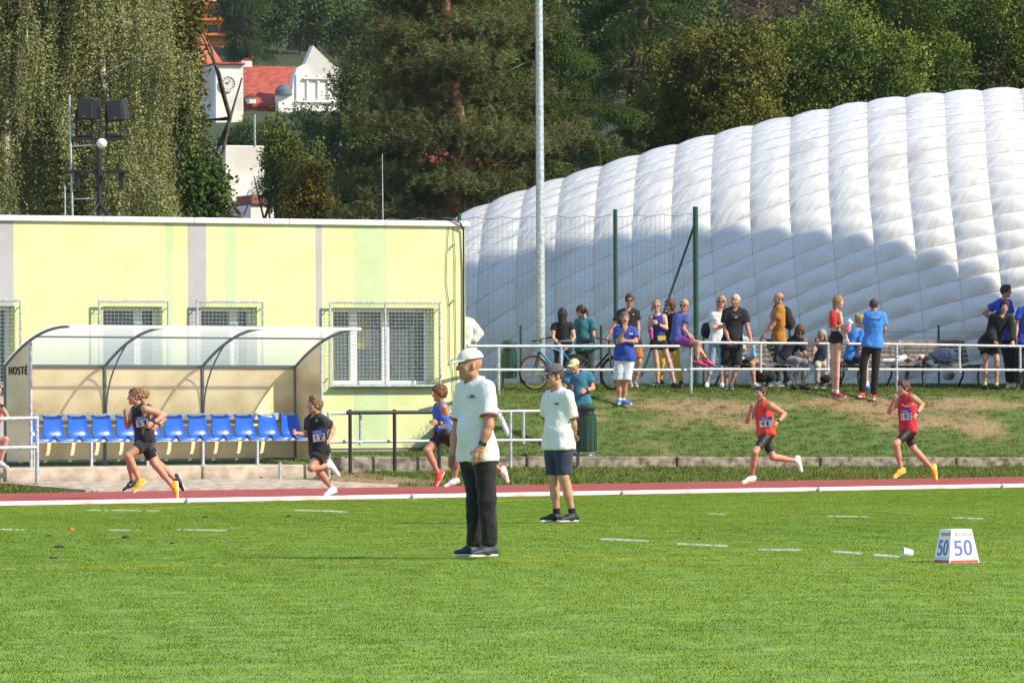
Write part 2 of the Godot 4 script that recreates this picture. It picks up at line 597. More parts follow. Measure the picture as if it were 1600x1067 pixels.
func clubhouse() -> void:
	var org := fp(600, 705)
	var house := thing("clubhouse", "flat-roofed pale yellow clubhouse with grey and green painted stripes", "building", org)
	var y0 := org.y - 0.25
	var y1 := fp(600, 351).y
	var base := fp(600, 700).y
	var A := func(u: float) -> float: return to_ab(fp(u, 500), TB).x
	var ya := fp(600, 481).y        # window head
	var yb := fp(600, 601).y        # window sill
	var wins := [[-62, 22], [160, 253], [313, 401], [520, 678]]
	var yel := Color(0.70, 0.76, 0.40); var gre := Color(0.56, 0.69, 0.40); var gry := Color(0.47, 0.47, 0.50)
	var stripes := [[-40, 20.5, gry], [258.5, 270, gre], [293, 322, gry], [350.5, 369, gre], [493, 503, gry], [552, 605, gre]]
	var edges := [-130.0, 727.0]
	for w in wins: edges.append_array([float(w[0]), float(w[1])])
	for s in stripes: edges.append_array([float(s[0]), float(s[1])])
	edges.sort()
	var mb := MB.new()
	var dep := ab(0, 1, 0, TB)
	var at := func(a: float, y: float, inn: float) -> Vector3: return ab(a, BB + inn, y, TB) - org
	for i in edges.size() - 1:
		var m: float = (edges[i] + edges[i + 1]) * 0.5
		if edges[i + 1] - edges[i] < 0.1: continue
		mb.col = yel
		for s in stripes:
			if m > s[0] and m < s[1]: mb.col = s[2]
		var inside := false
		for w in wins:
			if m > w[0] and m < w[1]: inside = true
		var l: float = A.call(edges[i]); var r: float = A.call(edges[i + 1])
		for row in ([[base, yb], [ya, y1]] if inside else [[base, y1]]):
			mb.quad(at.call(l, row[0], 0.0), at.call(r, row[0], 0.0), at.call(r, row[1], 0.0), at.call(l, row[1], 0.0))
	mb.col = yel
	var L: float = A.call(-130.0); var R: float = A.call(727.0)
	for w in wins:       # reveals
		var l: float = A.call(float(w[0])); var r: float = A.call(float(w[1]))
		mb.quad(at.call(r, yb, 0), at.call(r, yb, 0.4), at.call(r, ya, 0.4), at.call(r, ya, 0))
		mb.quad(at.call(l, yb, 0.4), at.call(l, yb, 0), at.call(l, ya, 0), at.call(l, ya, 0.4))
		mb.quad(at.call(l, ya, 0), at.call(r, ya, 0), at.call(r, ya, 0.4), at.call(l, ya, 0.4))
		mb.quad(at.call(l, yb, 0.4), at.call(r, yb, 0.4), at.call(r, yb, 0), at.call(l, yb, 0))
	mb.quad(at.call(R, y0, 0), at.call(R, y0, 6.0), at.call(R, y1, 6.0), at.call(R, y1, 0))
	mb.quad(at.call(L, y0, 6.0), at.call(L, y0, 0), at.call(L, y1, 0), at.call(L, y1, 6.0))
	mb.quad(at.call(R, y0, 6.0), at.call(L, y0, 6.0), at.call(L, y1, 6.0), at.call(R, y1, 6.0))
	put(mb, "wall", M("stucco"), house)
	mb = MB.new()
	mb.col = Color(0.33, 0.32, 0.31)
	mb.quad(at.call(L, y0, 0.02), at.call(R - 0.02, y0, 0.02), at.call(R - 0.02, base, 0.02), at.call(L, base, 0.02))
	mb.quad(at.call(L, base, 0.02), at.call(R, base, 0.02), at.call(R, base, -0.0), at.call(L, base, 0.0))
	put(mb, "plinth", M("stucco"), house)
	mb = MB.new()
	mb.quad(at.call(L, y1 - 0.1, 0.02), at.call(R - 0.02, y1 - 0.1, 0.02), at.call(R - 0.02, y1 - 0.1, 6), at.call(L, y1 - 0.1, 6))
	mb.quad(at.call(L, y1 - 0.3, 6), at.call(R - 0.02, y1 - 0.3, 6), at.call(R - 0.02, y1 - 0.3, 0.02), at.call(L, y1 - 0.3, 0.02))
	put(mb, "roof", M("roof_felt", rgb(0x55585a), 0.9), house)
	var rot := Basis(Vector3.UP, TB)
	var seg := [-130.0, 160.0, 302.0, 450.0, 600.0, 733.0]
	for i in seg.size() - 1:
		mb = MB.new()
		var l: float = A.call(seg[i]); var r: float = A.call(seg[i + 1])
		mb.box(at.call((l + r) * 0.5, y1 + 0.03, 0.07), Vector3(r - l - 0.006, 0.105, 0.26), rot, 0.012)
		put(mb, "roof_trim", M("white_metal"), house)
	# windows and their wire grilles
	for wi in wins.size():
		var w: Array = wins[wi]
		var l: float = A.call(float(w[0])); var r: float = A.call(float(w[1]))
		var win := Node3D.new(); win.name = "window"; house.add_child(win, true)
		mb = MB.new()
		var cuts := [l, r]
		if wi == 3: cuts = [l, A.call(561.0), A.call(611.0), r]
		elif wi == 0: cuts = [l, (l + r) * 0.5, r]
		else: cuts = [l, lerpf(l, r, 0.68), r]
		var fw := 0.075
		var zin := 0.30
		for y in [ya - fw * 0.5, yb + fw * 0.5]:
			mb.box(at.call((l + r) * 0.5, y, zin), Vector3(r - l, fw, 0.08), rot, 0.008)
		for ci in cuts.size():
			var wd := fw if ci == 0 or ci == cuts.size() - 1 else 0.16
			var x: float = cuts[ci] + (fw * 0.5 if ci == 0 else (-fw * 0.5 if ci == cuts.size() - 1 else 0.0))
			mb.box(at.call(x, (ya + yb) * 0.5, zin - 0.004), Vector3(wd, ya - yb - 2 * fw, 0.085), rot, 0.01)
		put(mb, "frame", M("window_frame"), win)
		for ci in cuts.size() - 1:
			mb = MB.new()
			mb.quad(at.call(cuts[ci], yb, zin), at.call(cuts[ci + 1], yb, zin), at.call(cuts[ci + 1], ya, zin), at.call(cuts[ci], ya, zin))
			put(mb, "pane", M("pane"), win)
		mb = MB.new()
		mb.box(at.call((l + r) * 0.5, yb - 0.02, -0.02), Vector3(r - l + 0.1, 0.05, 0.22), rot * Basis(Vector3.RIGHT, 0.08), 0.01)
		put(mb, "sill", M("grey_steel"), win)
		# grille
		var gl: float = l - 0.12; var gr: float = r + 0.06
		var gt: float = ya + 0.10; var gb: float = yb - 0.02
		var gz := -0.13
		var gn := Node3D.new(); gn.name = "window_grille"; house.add_child(gn, true)
		mb = MB.new()
		for y in [gt, gb]: mb.box(at.call((gl + gr) * 0.5, y, gz), Vector3(gr - gl + 0.04, 0.04, 0.03), rot, 0.006)
		for x in ([gl, gr] if wi in [1, 2] else [gl, (gl + gr) * 0.5, gr]): mb.box(at.call(x, (gt + gb) * 0.5, gz - 0.003), Vector3(0.036, gt - gb - 0.04, 0.03), rot, 0.006)
		put(mb, "grille_frame", M("galvanised"), gn)
		for x in [gl, gr]:
			for y in [gt - 0.13, gb + 0.13]:
				mb = MB.new()
				mb.tube([at.call(x, y, gz), at.call(x, y, 0.02)], 0.014, 6)
				put(mb, "bracket", M("galvanised"), gn)
		mb = MB.new()
		var x := gl + 0.075
		while x < gr - 0.02:
			mb.tube([at.call(x, gb, gz), at.call(x, gt, gz)], 0.0030, 4, false)
			x += 0.073
		var y: float = gb + 0.068
		while y < gt - 0.02:
			mb.tube([at.call(gl, y, gz + 0.008), at.call(gr, y, gz + 0.008)], 0.0030, 4, false)
			y += 0.068
		var wires := put(mb, "wire_mesh", M("galvanised"), gn)
		wires.set_meta("kind", "stuff")
	# rooms behind the glass
	mb = MB.new()
	mb.quad(at.call(L, 1.0, 3.0), at.call(R, 1.0, 3.0), at.call(R, y1 - 0.35, 3.0), at.call(L, y1 - 0.35, 3.0))
	put(mb, "room_wall", M("room", rgb(0x8a8070), 0.9), house)
	mb = MB.new()
	var cl: float = A.call(572.0); var cr: float = A.call(598.0)
	for i in 6:
		var p: float = lerpf(cl, cr, i / 6.0); var q: float = lerpf(cl, cr, (i + 1) / 6.0)
		var dz := 0.03 if i % 2 == 0 else 0.0
		mb.quad(at.call(p, ya - 0.75, 0.50 + dz), at.call(q, ya - 0.75, 0.53 - dz), at.call(q, ya - 0.1, 0.53 - dz), at.call(p, ya - 0.1, 0.5 + dz))
	put(mb, "curtain", M("curtain", rgb(0xb8a838), 0.9), house)
	# cables, downpipe on the right corner
	mb = MB.new()
	mb.tube([fp(676, 346, -0.3) - org, fp(690, 342, 0.02) - org, fp(706, 342, 0.08) - org, fp(719, 348, 0.10) - org, fp(724, 358, 0.05) - org, fp(724.5, 420, 0.03) - org, fp(724.5, 543, 0.03) - org, fp(724.5, 640, 0.03) - org], 0.017, 6)
	put(mb, "cable_duct", M("black_metal"), house)
	mb = MB.new()
	var wire := M("wire", rgb(0x5a5a48), 0.7)
	for L2 in [[[701, 352], [698, 400], [697, 440], [702, 480], [702, 520], [702, 560], [707, 580], [709, 640]], [[708, 352], [711, 400], [711, 470], [712, 540], [713, 600], [714, 660]]]:
		var pts := []
		for p in L2: pts.append(fp(p[0], p[1], 0.02) - org)
		mb.tube(pts, 0.006, 4)
	for y in [383, 470, 562]:
		mb.tube([fp(702, y + 8, 0.02) - org, fp(707, y - 1, 0.05) - org, fp(711, y, 0.03) - org], 0.008, 4)
	put(mb, "loose_wire", wire, house)
	roof_gear(house, org)

func roof_gear(_house: Node3D, _org: Vector3) -> void:
	# loudspeaker mast standing on the roof
	var d := 92.0
	var o := pix(155, 352, d)
	var mast := thing("loudspeaker_mast", "black mast with two square loudspeakers on the clubhouse roof", "mast", o)
	var P := func(u: float, w: float, dz := 0.0) -> Vector3: return pix(u, w, d - dz) - o
	var bm := M("black_metal")
	var mb := MB.new()
	mb.tube([P.call(154.5, 352), P.call(153.5, 218)], 0.05, 4)
	mb.box(P.call(153, 217), Vector3(0.95, 0.06, 0.06))
	put(mb, "pole", bm, mast)
	for s in [-1, 1]:
		mb = MB.new()
		mb.tube([P.call(154, 318, 0.03), P.call(154 + s * 21, 345, 0.25)], 0.028, 6)
		put(mb, "stay", bm, mast)
	var box_at := [[133, 171, 0.06], [178, 174, -0.12]]
	for k in 2:
		var c: Array = box_at[k]
		var bs := Basis(Vector3.BACK, -c[2] * 0.9) * Basis(Vector3.UP, -0.35 + k * 0.1) * Basis(Vector3.RIGHT, 0.12)
		var sp := Node3D.new(); sp.name = "loudspeaker"; mast.add_child(sp, true)
		sp.position = P.call(c[0], c[1], 0.15); sp.basis = bs
		mb = MB.new()
		mb.box(Vector3(0, 0, -0.16), Vector3(0.34, 0.38, 0.30), Basis.IDENTITY, 0.02)
		put(mb, "cabinet", bm, sp)
		mb = MB.new()
		mb.box(Vector3(0, 0, 0.002), Vector3(0.27, 0.31, 0.02), Basis.IDENTITY, 0.004)
		put(mb, "speaker_cloth", M("speaker_cloth", rgb(0x4a4c4e), 0.95), sp)
		mb = MB.new()
		mb.box(Vector3(-0.02 + k * 0.02, -0.12, 0.014), Vector3(0.035, 0.025, 0.006))
		put(mb, "badge", M("badge", rgb(0xc08a60), 0.5), sp)
		mb = MB.new()
		var u0: float = c[0] - (15 - k * 2)
		mb.tube([P.call(u0, c[1]), P.call(u0 + 1, 212)], 0.028, 4)
		mb.tube([P.call(c[0] + 9, c[1] + 15), P.call(c[0] + 10, 212)], 0.024, 4)
		mb.tube([P.call(u0 - 1, 212), P.call(c[0] + 12, 212)], 0.024, 4)
		put(mb, "bracket", bm, mast)
	for k in 2:
		mb = MB.new()
		var uu: float = [118, 184][k]
		mb.box(P.call(uu, 268), Vector3(0.42, 0.05, 0.25), Basis(Vector3.BACK, 0.06 - 0.1 * k), 0.01)
		mb.box(P.call(uu + (1 if k == 0 else 5), 283), Vector3(0.09, 0.28, 0.09), Basis.IDENTITY, 0.01)
		mb.tube([P.call(uu, 268), P.call(154, 269.5)], 0.012, 5)
		put(mb, "horn_arm", bm, mast)
	mb = MB.new()
	mb.ball(P.call(158, 224, 0.2), Vector3.ONE * 0.094, 16, 12)
	put(mb, "globe", M("globe", rgb(0xe9e8e0), 0.35), mast)
	mb = MB.new()
	mb.tube([P.call(156, 228, 0.03), P.call(145, 240, 0.03), P.call(132, 245), P.call(140, 265), P.call(150, 300)], 0.008, 5)
	mb.tube([P.call(158, 273), P.call(161, 290), P.call(166, 310), P.call(172, 322)], 0.008, 5)
	put(mb, "cable", bm, mast)
	var ant := thing("antenna_pole", "thin galvanised antenna pole beside the loudspeaker mast", "pole", pix(113, 350, d))
	mb = MB.new()
	mb.tube([Vector3(0, -0.1, 0), pix(107.5, 148, d) - ant.position], 0.022, 6)
	put(mb, "pole", M("galvanised"), ant)
	for y in [229, 311]:
		mb = MB.new()
		mb.tube([pix(110 + (y - 229) * 0.03, y, d) - ant.position, pix(152, y - (3 if y < 300 else 1), d) - ant.position], 0.01, 5)
		put(mb, "tie_bar", M("galvanised"), ant)
	mb = MB.new()
	mb.tube([pix(101, 352, d), pix(100.5, 288, d)], 0.016, 6)
	tag(put(mb, "vent_pipe", M("galvanised")), "short thin grey pipe left of the antenna pole on the roof", "pipe")
	mb = MB.new()
	mb.tube([pix(598, 352, 95), pix(597, 240, 95)], [0.014, 0.007], 6)
	tag(put(mb, "lightning_rod", M("galvanised")), "thin lightning rod on the clubhouse roof before the pine", "rod")

func roof_curve(t: float) -> float:     # height of the shelter roof, t metres in front of its back wall
	var q := clampf(t / 1.85, -0.1, 1.02)
	return 2.06 + 0.66 * (1.0 - pow(1.0 - q, 2.1)) - 0.03 * q if q >= 0 else 2.06 + q * 1.3

func shelter() -> void:
	var b0 := 71.0
	var a0 := 48.5; var a1 := 54.62
	var org := ab((a0 + a1) * 0.5, b0, 0.375)
	var sh := thing("team_shelter", "curved translucent team shelter with a row of blue seats before the clubhouse", "shelter", org)
	var rot := Basis(Vector3.UP, TH)
	var at := func(a: float, t: float, y: float) -> Vector3: return ab(a, b0 - t, y) - org
	var bays := [a0, a0 + 2.04, a0 + 4.10, a1]
	var st := M("grey_steel")
	# roof sheets
	for i in 3:
		var mb := MB.new()
		var n := 14
		var l: float = bays[i]; var r: float = bays[i + 1]
		if i == 0: l -= 0.04
		for k in n:
			var t := 1.85 * k / n; var t2 := 1.85 * (k + 1) / n
			var y := roof_curve(t) + 0.03; var y2 := roof_curve(t2) + 0.03
			var nn := rot * Vector3(0, t2 - t, -(y2 - y)).normalized()
			mb.quad(at.call(l, t2, y2), at.call(r, t2, y2), at.call(r, t, y), at.call(l, t, y))
		put(mb, "roof_sheet", M("clear_sheet"), sh)
	for a in bays:
		var mb := MB.new()
		var pts := []
		for k in 15: pts.append(at.call(a, 1.85 * k / 14.0, roof_curve(1.85 * k / 14.0)))
		mb.tube(pts, 0.026, 6)
		put(mb, "roof_rib", st, sh)
		mb = MB.new()
		mb.box(at.call(a, 0.0, 1.21), Vector3(0.045, 1.68, 0.045), rot, 0.004)
		put(mb, "post", st, sh)
		if a != a0 and a != a1:
			mb = MB.new()
			pts = []
			for k in 9:
				var q := k / 8.0
				pts.append(at.call(a, 0.04 + 0.62 * pow(q, 2.2), 1.25 + 1.2 * q))
			mb.tube(pts, 0.016, 6)
			put(mb, "strut", st, sh)
	for a in [a0, a1]:
		var mb := MB.new()
		mb.box(at.call(a, 0.75, 1.41), Vector3(0.04, 2.10, 0.045), rot, 0.004)
		put(mb, "post", M("galvanised"), sh)
		mb = MB.new()
		var poly := [at.call(a, 0.03, 0.47), at.call(a, 0.72, 0.47)]
		for k in range(8, -1, -1): poly.append(at.call(a, 0.03 + 0.69 * k / 8.0, roof_curve(0.03 + 0.69 * k / 8.0) - 0.01))
		mb.prism(poly, rot * Vector3(0.012, 0, 0))
		put(mb, "end_panel", M("yellow_sheet"), sh)
	var bars := [[0.0, 2.06, 0.06], [0.0, 0.46, 0.04], [1.85, roof_curve(1.85), 0.05], [0.92, roof_curve(0.92) - 0.01, 0.03]]
	for b in bars:
		var mb := MB.new()
		mb.box(at.call((a0 + a1) * 0.5, b[0], b[1]), Vector3(a1 - a0, b[2], 0.05), rot, 0.006)
		put(mb, "roof_edge" if b[0] > 1.5 else "cross_bar", M("white_metal") if b[0] > 1.5 else st, sh)
	for i in 3:
		var mb := MB.new()
		mb.box(at.call((bays[i] + bays[i + 1]) * 0.5, -0.02, 1.26), Vector3(bays[i + 1] - bays[i] - 0.05, 1.56, 0.012), rot)
		put(mb, "back_panel", M("yellow_sheet"), sh)
	var mb := MB.new()
	mb.box(at.call((a0 + a1) * 0.5, 0.05, 1.20), Vector3(a1 - a0 - 0.1, 0.12, 0.03), rot, 0.004)
	put(mb, "backrest_rail", M("galvanised"), sh)
	mb = MB.new()
	mb.box(at.call((a0 + a1) * 0.5, 0.62, 0.80), Vector3(a1 - a0 - 0.1, 0.05, 0.05), rot, 0.006)
	mb.box(at.call((a0 + a1) * 0.5, 0.30, 0.80), Vector3(a1 - a0 - 0.1, 0.05, 0.05), rot, 0.006)
	put(mb, "seat_rail", M("galvanised"), sh)
	for k in 6:
		mb = MB.new()
		var a := a0 + 0.15 + k * 1.165
		mb.box(at.call(a, 0.62, 0.575), Vector3(0.045, 0.41, 0.045), rot, 0.005)
		mb.box(at.call(a, 0.62, 0.38), Vector3(0.10, 0.012, 0.10), rot)
		put(mb, "leg", M("galvanised"), sh)
	# sign letters on the outside of the left end panel
	var tm := TextMesh.new()
	tm.text = "HOSTÉ"
	var f := SystemFont.new()
	f.font_names = PackedStringArray(["Droid Sans"])
	f.font_weight = 700
	tm.font = f
	tm.font_size = 40
	tm.pixel_size = 0.0046
	tm.depth = 0.004
	var t := put(tm, "lettering", M("dark"), sh)
	t.basis = rot * Basis(Vector3.UP, -PI / 2)
	t.position = at.call(a0 - 0.012, 0.39, 1.98)
	# seats
	var seat := seat_mesh()
	for k in 12:
		var o := put(seat, "seat", M("blue_plastic"), sh)
		o.basis = rot
		o.position = at.call(a0 + 0.30 + k * 0.502, 0.42, 0.83)

func seat_mesh() -> ArrayMesh:
	var prof := [Vector2(0.23, -0.03), Vector2(0.225, 0.005), Vector2(0.19, 0.022), Vector2(0.08, 0.012), Vector2(-0.05, 0.008), Vector2(-0.12, 0.02), Vector2(-0.165, 0.06), Vector2(-0.19, 0.14), Vector2(-0.205, 0.25), Vector2(-0.215, 0.34), Vector2(-0.222, 0.375), Vector2(-0.235, 0.385), Vector2(-0.245, 0.37)]
	var mb := MB.new()
	var nu := 10
	var nv := prof.size()
	for side in 2:
		var s0 := mb.v.size()
		for j in nv:
			var p: Vector2 = prof[j]
			var q: Vector2 = (prof[mini(j + 1, nv - 1)] - prof[maxi(j - 1, 0)]).normalized()
			var nn2 := Vector2(q.y, -q.x) if true else Vector2.ZERO
			var hw := 0.215 - 0.03 * sst(0.1, 0.36, p.y) - (0.02 if j == 0 or j >= nv - 2 else 0.0)
			for i in nu + 1:
				var x := lerpf(-1, 1, float(i) / nu)
				var lift := 0.028 * pow(absf(x), 3.0)
				var pos := Vector3(x * hw, p.y, p.x) + Vector3(0, nn2.y, nn2.x) * (lift - side * 0.012)
				var nn := (Vector3(0, nn2.y, nn2.x) + Vector3(-x * absf(x) * 0.5, 0, 0)).normalized()
				mb.vert(pos, nn if side == 0 else -nn)
		for j in nv - 1:
			for i in nu:
				var a := s0 + j * (nu + 1) + i
				if side == 0: mb.tri_i(a, a + 1, a + nu + 2); mb.tri_i(a, a + nu + 2, a + nu + 1)
				else: mb.tri_i(a + 1, a, a + nu + 1); mb.tri_i(a + 1, a + nu + 1, a + nu + 2)
	# fix normals: seat faces up and forward
	for i in mb.n.size():
		if (mb.n[i].y + mb.n[i].z * 0.8 < 0) != (i >= mb.n.size() / 2): mb.n[i] = -mb.n[i]
	return mb.mesh()

# ---------- air dome ----------
var dome_h := [[0.0, 6.52], [3.1, 6.33], [5.2, 5.97], [7.2, 5.52], [8.8, 5.10], [10.8, 4.50], [11.9, 4.12], [12.9, 3.66], [14.0, 2.95], [15.0, 2.1], [15.8, 1.1], [16.3, 0.05]]

func dome_height(x: float) -> float:
	x = absf(x) / DS
	for i in dome_h.size() - 1:
		if x <= dome_h[i + 1][0]:
			var t: float = (x - dome_h[i][0]) / (dome_h[i + 1][0] - dome_h[i][0])
			var m0: float = dome_slope(i); var m1: float = dome_slope(i + 1)
			var dx: float = dome_h[i + 1][0] - dome_h[i][0]
			var t2 := t * t; var t3 := t2 * t
			return DS * ((2 * t3 - 3 * t2 + 1) * dome_h[i][1] + (t3 - 2 * t2 + t) * m0 * dx + (-2 * t3 + 3 * t2) * dome_h[i + 1][1] + (t3 - t2) * m1 * dx)
	return 0.02

func dome_slope(i: int) -> float:
	if i == 0: return 0.0
	if i == dome_h.size() - 1: return -4.0
	return (dome_h[i + 1][1] - dome_h[i - 1][1]) / (dome_h[i + 1][0] - dome_h[i - 1][0])

const DOME_AT := Vector3(11.9, 1.72, -116.0)
const DS := 1.045
const RIB := 0.86
const ROW := 0.46

var arc_cache := {}

func dome_w(h: float) -> float:
	return 7.3 * pow(h / 6.81, 0.85)

func dome_arc(x: float) -> PackedFloat32Array:     # arc length from the ridge to the angle k/40 of a quarter ellipse
	var key := int(round(clampf(x, -16.97, 16.97) * 40.0))
	if arc_cache.has(key): return arc_cache[key]
	var h := dome_height(key / 40.0)
	var w := dome_w(h)
	var out := PackedFloat32Array([0.0])
	var p := Vector2(0, h)
	for k in range(1, 41):
		var a := PI / 2 * (1.0 - k / 40.0)
		var q := Vector2(w * cos(a), h * sin(a))
		out.append(out[k - 1] + p.distance_to(q))
		p = q
	arc_cache[key] = out
	return out

func dome_pt(x: float, s: float) -> Vector3:
	var h := dome_height(x)
	var w := dome_w(h)
	var arc := dome_arc(x)
	var f := clampf(s, 0.0, arc[40])
	var k := clampi(arc.bsearch(f), 1, 40)
	var t := clampf((f - arc[k - 1]) / maxf(arc[k] - arc[k - 1], 1e-5), 0, 1)
	var a := PI / 2 * (1.0 - (k - 1 + t) / 40.0)
	return Vector3(x, h * sin(a), w * cos(a))

func dome_row(r: float, x: float) -> float:       # arc length where the seam line r crosses x: seams climb towards the middle
	var s := r
	for i in 3: s = r - 0.15 * sst(1.5, 8.0, s) * x
	return s

func dome() -> void:
	var skin: StandardMaterial3D = M("dome_skin")
	var st := noise(0.028, 3, 63).get_seamless_image(512, 110, false, false, 0.1, true)
	st.resize(512, 512, Image.INTERPOLATE_CUBIC)
	skin.vertex_color_use_as_albedo = true
	var dirt := noise(0.35, 5, 64)
	skin.backlight_enabled = true
	skin.backlight = Color(0.36, 0.36, 0.36)
	relief(skin, ImageTexture.create_from_image(st), 1.3)
	var root := thing("air_dome", "large white quilted air-supported sports dome behind the spectators", "dome", DOME_AT)
	root.basis = Basis(Vector3.UP, deg_to_rad(-4.0))
	var off := fposmod(-0.35, RIB)
	var rest := MB.new()
	var first := int(floor((-16.9 - off) / RIB))
	var nu := 9; var nv := 6
	var count := 0
	for k in range(first, 20):
		for j in range(-10, 36):
			var mid := off + (k + 0.5) * RIB
			var sm := dome_row((j + 0.5) * ROW, mid)
			if sm < -ROW or sm > dome_arc(mid)[40] + ROW: continue
			var seen := k <= 1 and k > first + 4 and sm > 2.3 and sm < dome_arc(mid)[40] - 0.1
			var mb: MB = MB.new() if seen else rest
			var base := mb.v.size()
			for i in nu + 1:
				var fu := float(i) / nu
				for q in nv + 1:
					var fv := float(q) / nv
					var x := off + (k + fu) * RIB
					var s := dome_row((j + fv) * ROW, x)
					x = clampf(x + 0.35 * sst(5.0, 11.0, s), -16.9, 16.9)
					var arc := dome_arc(x)
					s = clampf(s, 0.0, arc[40])
					var p := dome_pt(x, s)
					var nn := (dome_pt(x, s + 0.05) - dome_pt(x, s - 0.05)).cross(dome_pt(clampf(x + 0.07, -16.9, 16.9), s) - dome_pt(clampf(x - 0.07, -16.9, 16.9), s)).normalized()
					if nn.dot(Vector3(p.x * 0.1, p.y, p.z)) < 0: nn = -nn
					var bulge := lerpf(0.06, 0.125, sst(2.5, 8.0, s)) * pow(sin(PI * fu), 0.7) * (0.08 + 0.92 * pow(sin(PI * fv), 0.7))
					bulge *= clampf((arc[40] - s) / 0.8, 0.2, 1.0)
					bulge += nz.get_noise_3d(x * 7, s * 7, k * 3.1) * 0.014 * sin(PI * fu)
					var soil := sst(0.18, 0.55, dirt.get_noise_3d(x * 1.5 + s, s * 1.5, 3.0 + k * 0.15)) * 0.75 + sst(0.0, 0.6, dirt.get_noise_3d(x * 0.5, s * 0.5, 40.0)) * 0.35
					mb.col = Color(0.70, 0.695, 0.685).lerp(Color(0.38, 0.34, 0.30), clampf(soil * 0.55, 0, 0.7))
					var X := (k + fu) * RIB; var Y := (j + fv) * ROW
					mb.vert(p + nn * bulge, nn, Vector2(X + Y, Y - X) * 0.26)
			var w := nv + 1
			var acc := PackedVector3Array(); acc.resize(mb.v.size() - base)
			for i in nu:
				for q in nv:
					var a := base + i * w + q
					mb.tri_i(a, a + 1, a + w + 1); mb.tri_i(a, a + w + 1, a + w)
					var nn := (mb.v[a + 1] - mb.v[a]).cross(mb.v[a + w + 1] - mb.v[a]) + (mb.v[a + w + 1] - mb.v[a]).cross(mb.v[a + w] - mb.v[a])
					for id in [a, a + 1, a + w + 1, a + w]: acc[id - base] += nn
			for i in acc.size():
				if acc[i].length() > 1e-9: mb.n[base + i] = acc[i].normalized()
			if seen:
				put(mb, "panel", skin, root)
				count += 1
	# the far half, hidden from here
	for k in range(first, 20):
		var x0 := clampf(off + k * RIB, -16.9, 16.9); var x1 := clampf(off + (k + 1) * RIB, -16.9, 16.9)
		for j in 10:
			var Q := [dome_pt(x0, dome_arc(x0)[40] * j / 10.0), dome_pt(x1, dome_arc(x1)[40] * j / 10.0), dome_pt(x1, dome_arc(x1)[40] * (j + 1) / 10.0), dome_pt(x0, dome_arc(x0)[40] * (j + 1) / 10.0)]
			for i in 4: Q[i].z = -Q[i].z
			rest.quad(Q[0], Q[1], Q[2], Q[3]) if (Q[1] - Q[0]).cross(Q[3] - Q[0]).y > 0 else rest.quad(Q[3], Q[2], Q[1], Q[0])
	var o := put(rest, "far_panels", skin, root)
	o.set_meta("kind", "stuff")
	# cables of the net in the seams
	var cm := M("dome_cable", rgb(0xaaa49a), 0.6)
	for k in range(first + 1, 3):
		var pts := []
		for i in 41:
			var x := off + k * RIB
			var s := dome_arc(x)[40] * i / 40.0
			x += 0.35 * sst(5.0, 11.0, s)
			var p := dome_pt(x, minf(s, dome_arc(x)[40]))
			pts.append(p)
		var mb := MB.new()
		mb.tube(pts, 0.007, 4, false)
		put(mb, "net_cable", cm, root)
	for j in range(-6, 30):
		var pts := []
		var run := []
		for i in 170:
			var x := off + (first + 4) * RIB + i * 0.09
			if x > 2.0: break
			var s := dome_row(j * ROW, x)
			var x2 := clampf(x + 0.35 * sst(5.0, 11.0, s), -16.9, 16.9)
			if s > 1.2 and s < dome_arc(x2)[40] - 0.05:
				var p := dome_pt(x2, s)
				var f := fposmod(x - off, RIB) / RIB
				pts.append(p + Vector3(0, p.y, p.z).normalized() * (lerpf(0.06, 0.125, sst(2.5, 8.0, s)) * pow(sin(PI * f), 0.7) * 0.08 + 0.004))
		if pts.size() < 3: continue
		var mb := MB.new()
		mb.tube(pts, 0.005, 4, false)
		put(mb, "net_cable", cm, root)
	print("dome panels ", count)
	if PROBE: dome_shadow(root)

const PROBE := false

func dome_shadow(root: Node3D) -> void:
	var to_sun := Vector3(cos(deg_to_rad(20.0)) * cos(deg_to_rad(38.0)), sin(deg_to_rad(38.0)), sin(deg_to_rad(20.0)) * cos(deg_to_rad(38.0)))
	for b in [[731, 392], [775, 381], [839, 376], [884, 370], [967, 365], [1056, 360], [1094, 362], [1144, 364], [1205, 368], [1262, 373], [1316, 378], [1357, 383], [1391, 394], [1435, 399], [1462, 410], [1492, 421], [1519, 434], [1540, 450], [1560, 470], [1590, 510]]:
		var best := Vector3.ZERO; var bd := 1e9
		for i in 170:
			var x := -16.5 + i * 0.1
			var S := dome_arc(x)[40]
			for k in 90:
				var p := root.transform * dome_pt(x, S * k / 90.0)
				var c := cam_basis.inverse() * (p - Vector3(0, EYE, 0))
				var e := Vector2(c.x / -c.z * F + 800 - b[0], -c.y / -c.z * F + 533.5 - b[1]).length()
				if e < bd: bd = e; best = p
		var t := (24.0 - best.x) / to_sun.x
		var h := best + to_sun * t
		print(b, " dome ", best.snapped(Vector3.ONE * 0.01), " err ", snappedf(bd, 0.1), " hall z ", snappedf(h.z, 0.01), " y ", snappedf(h.y, 0.01))

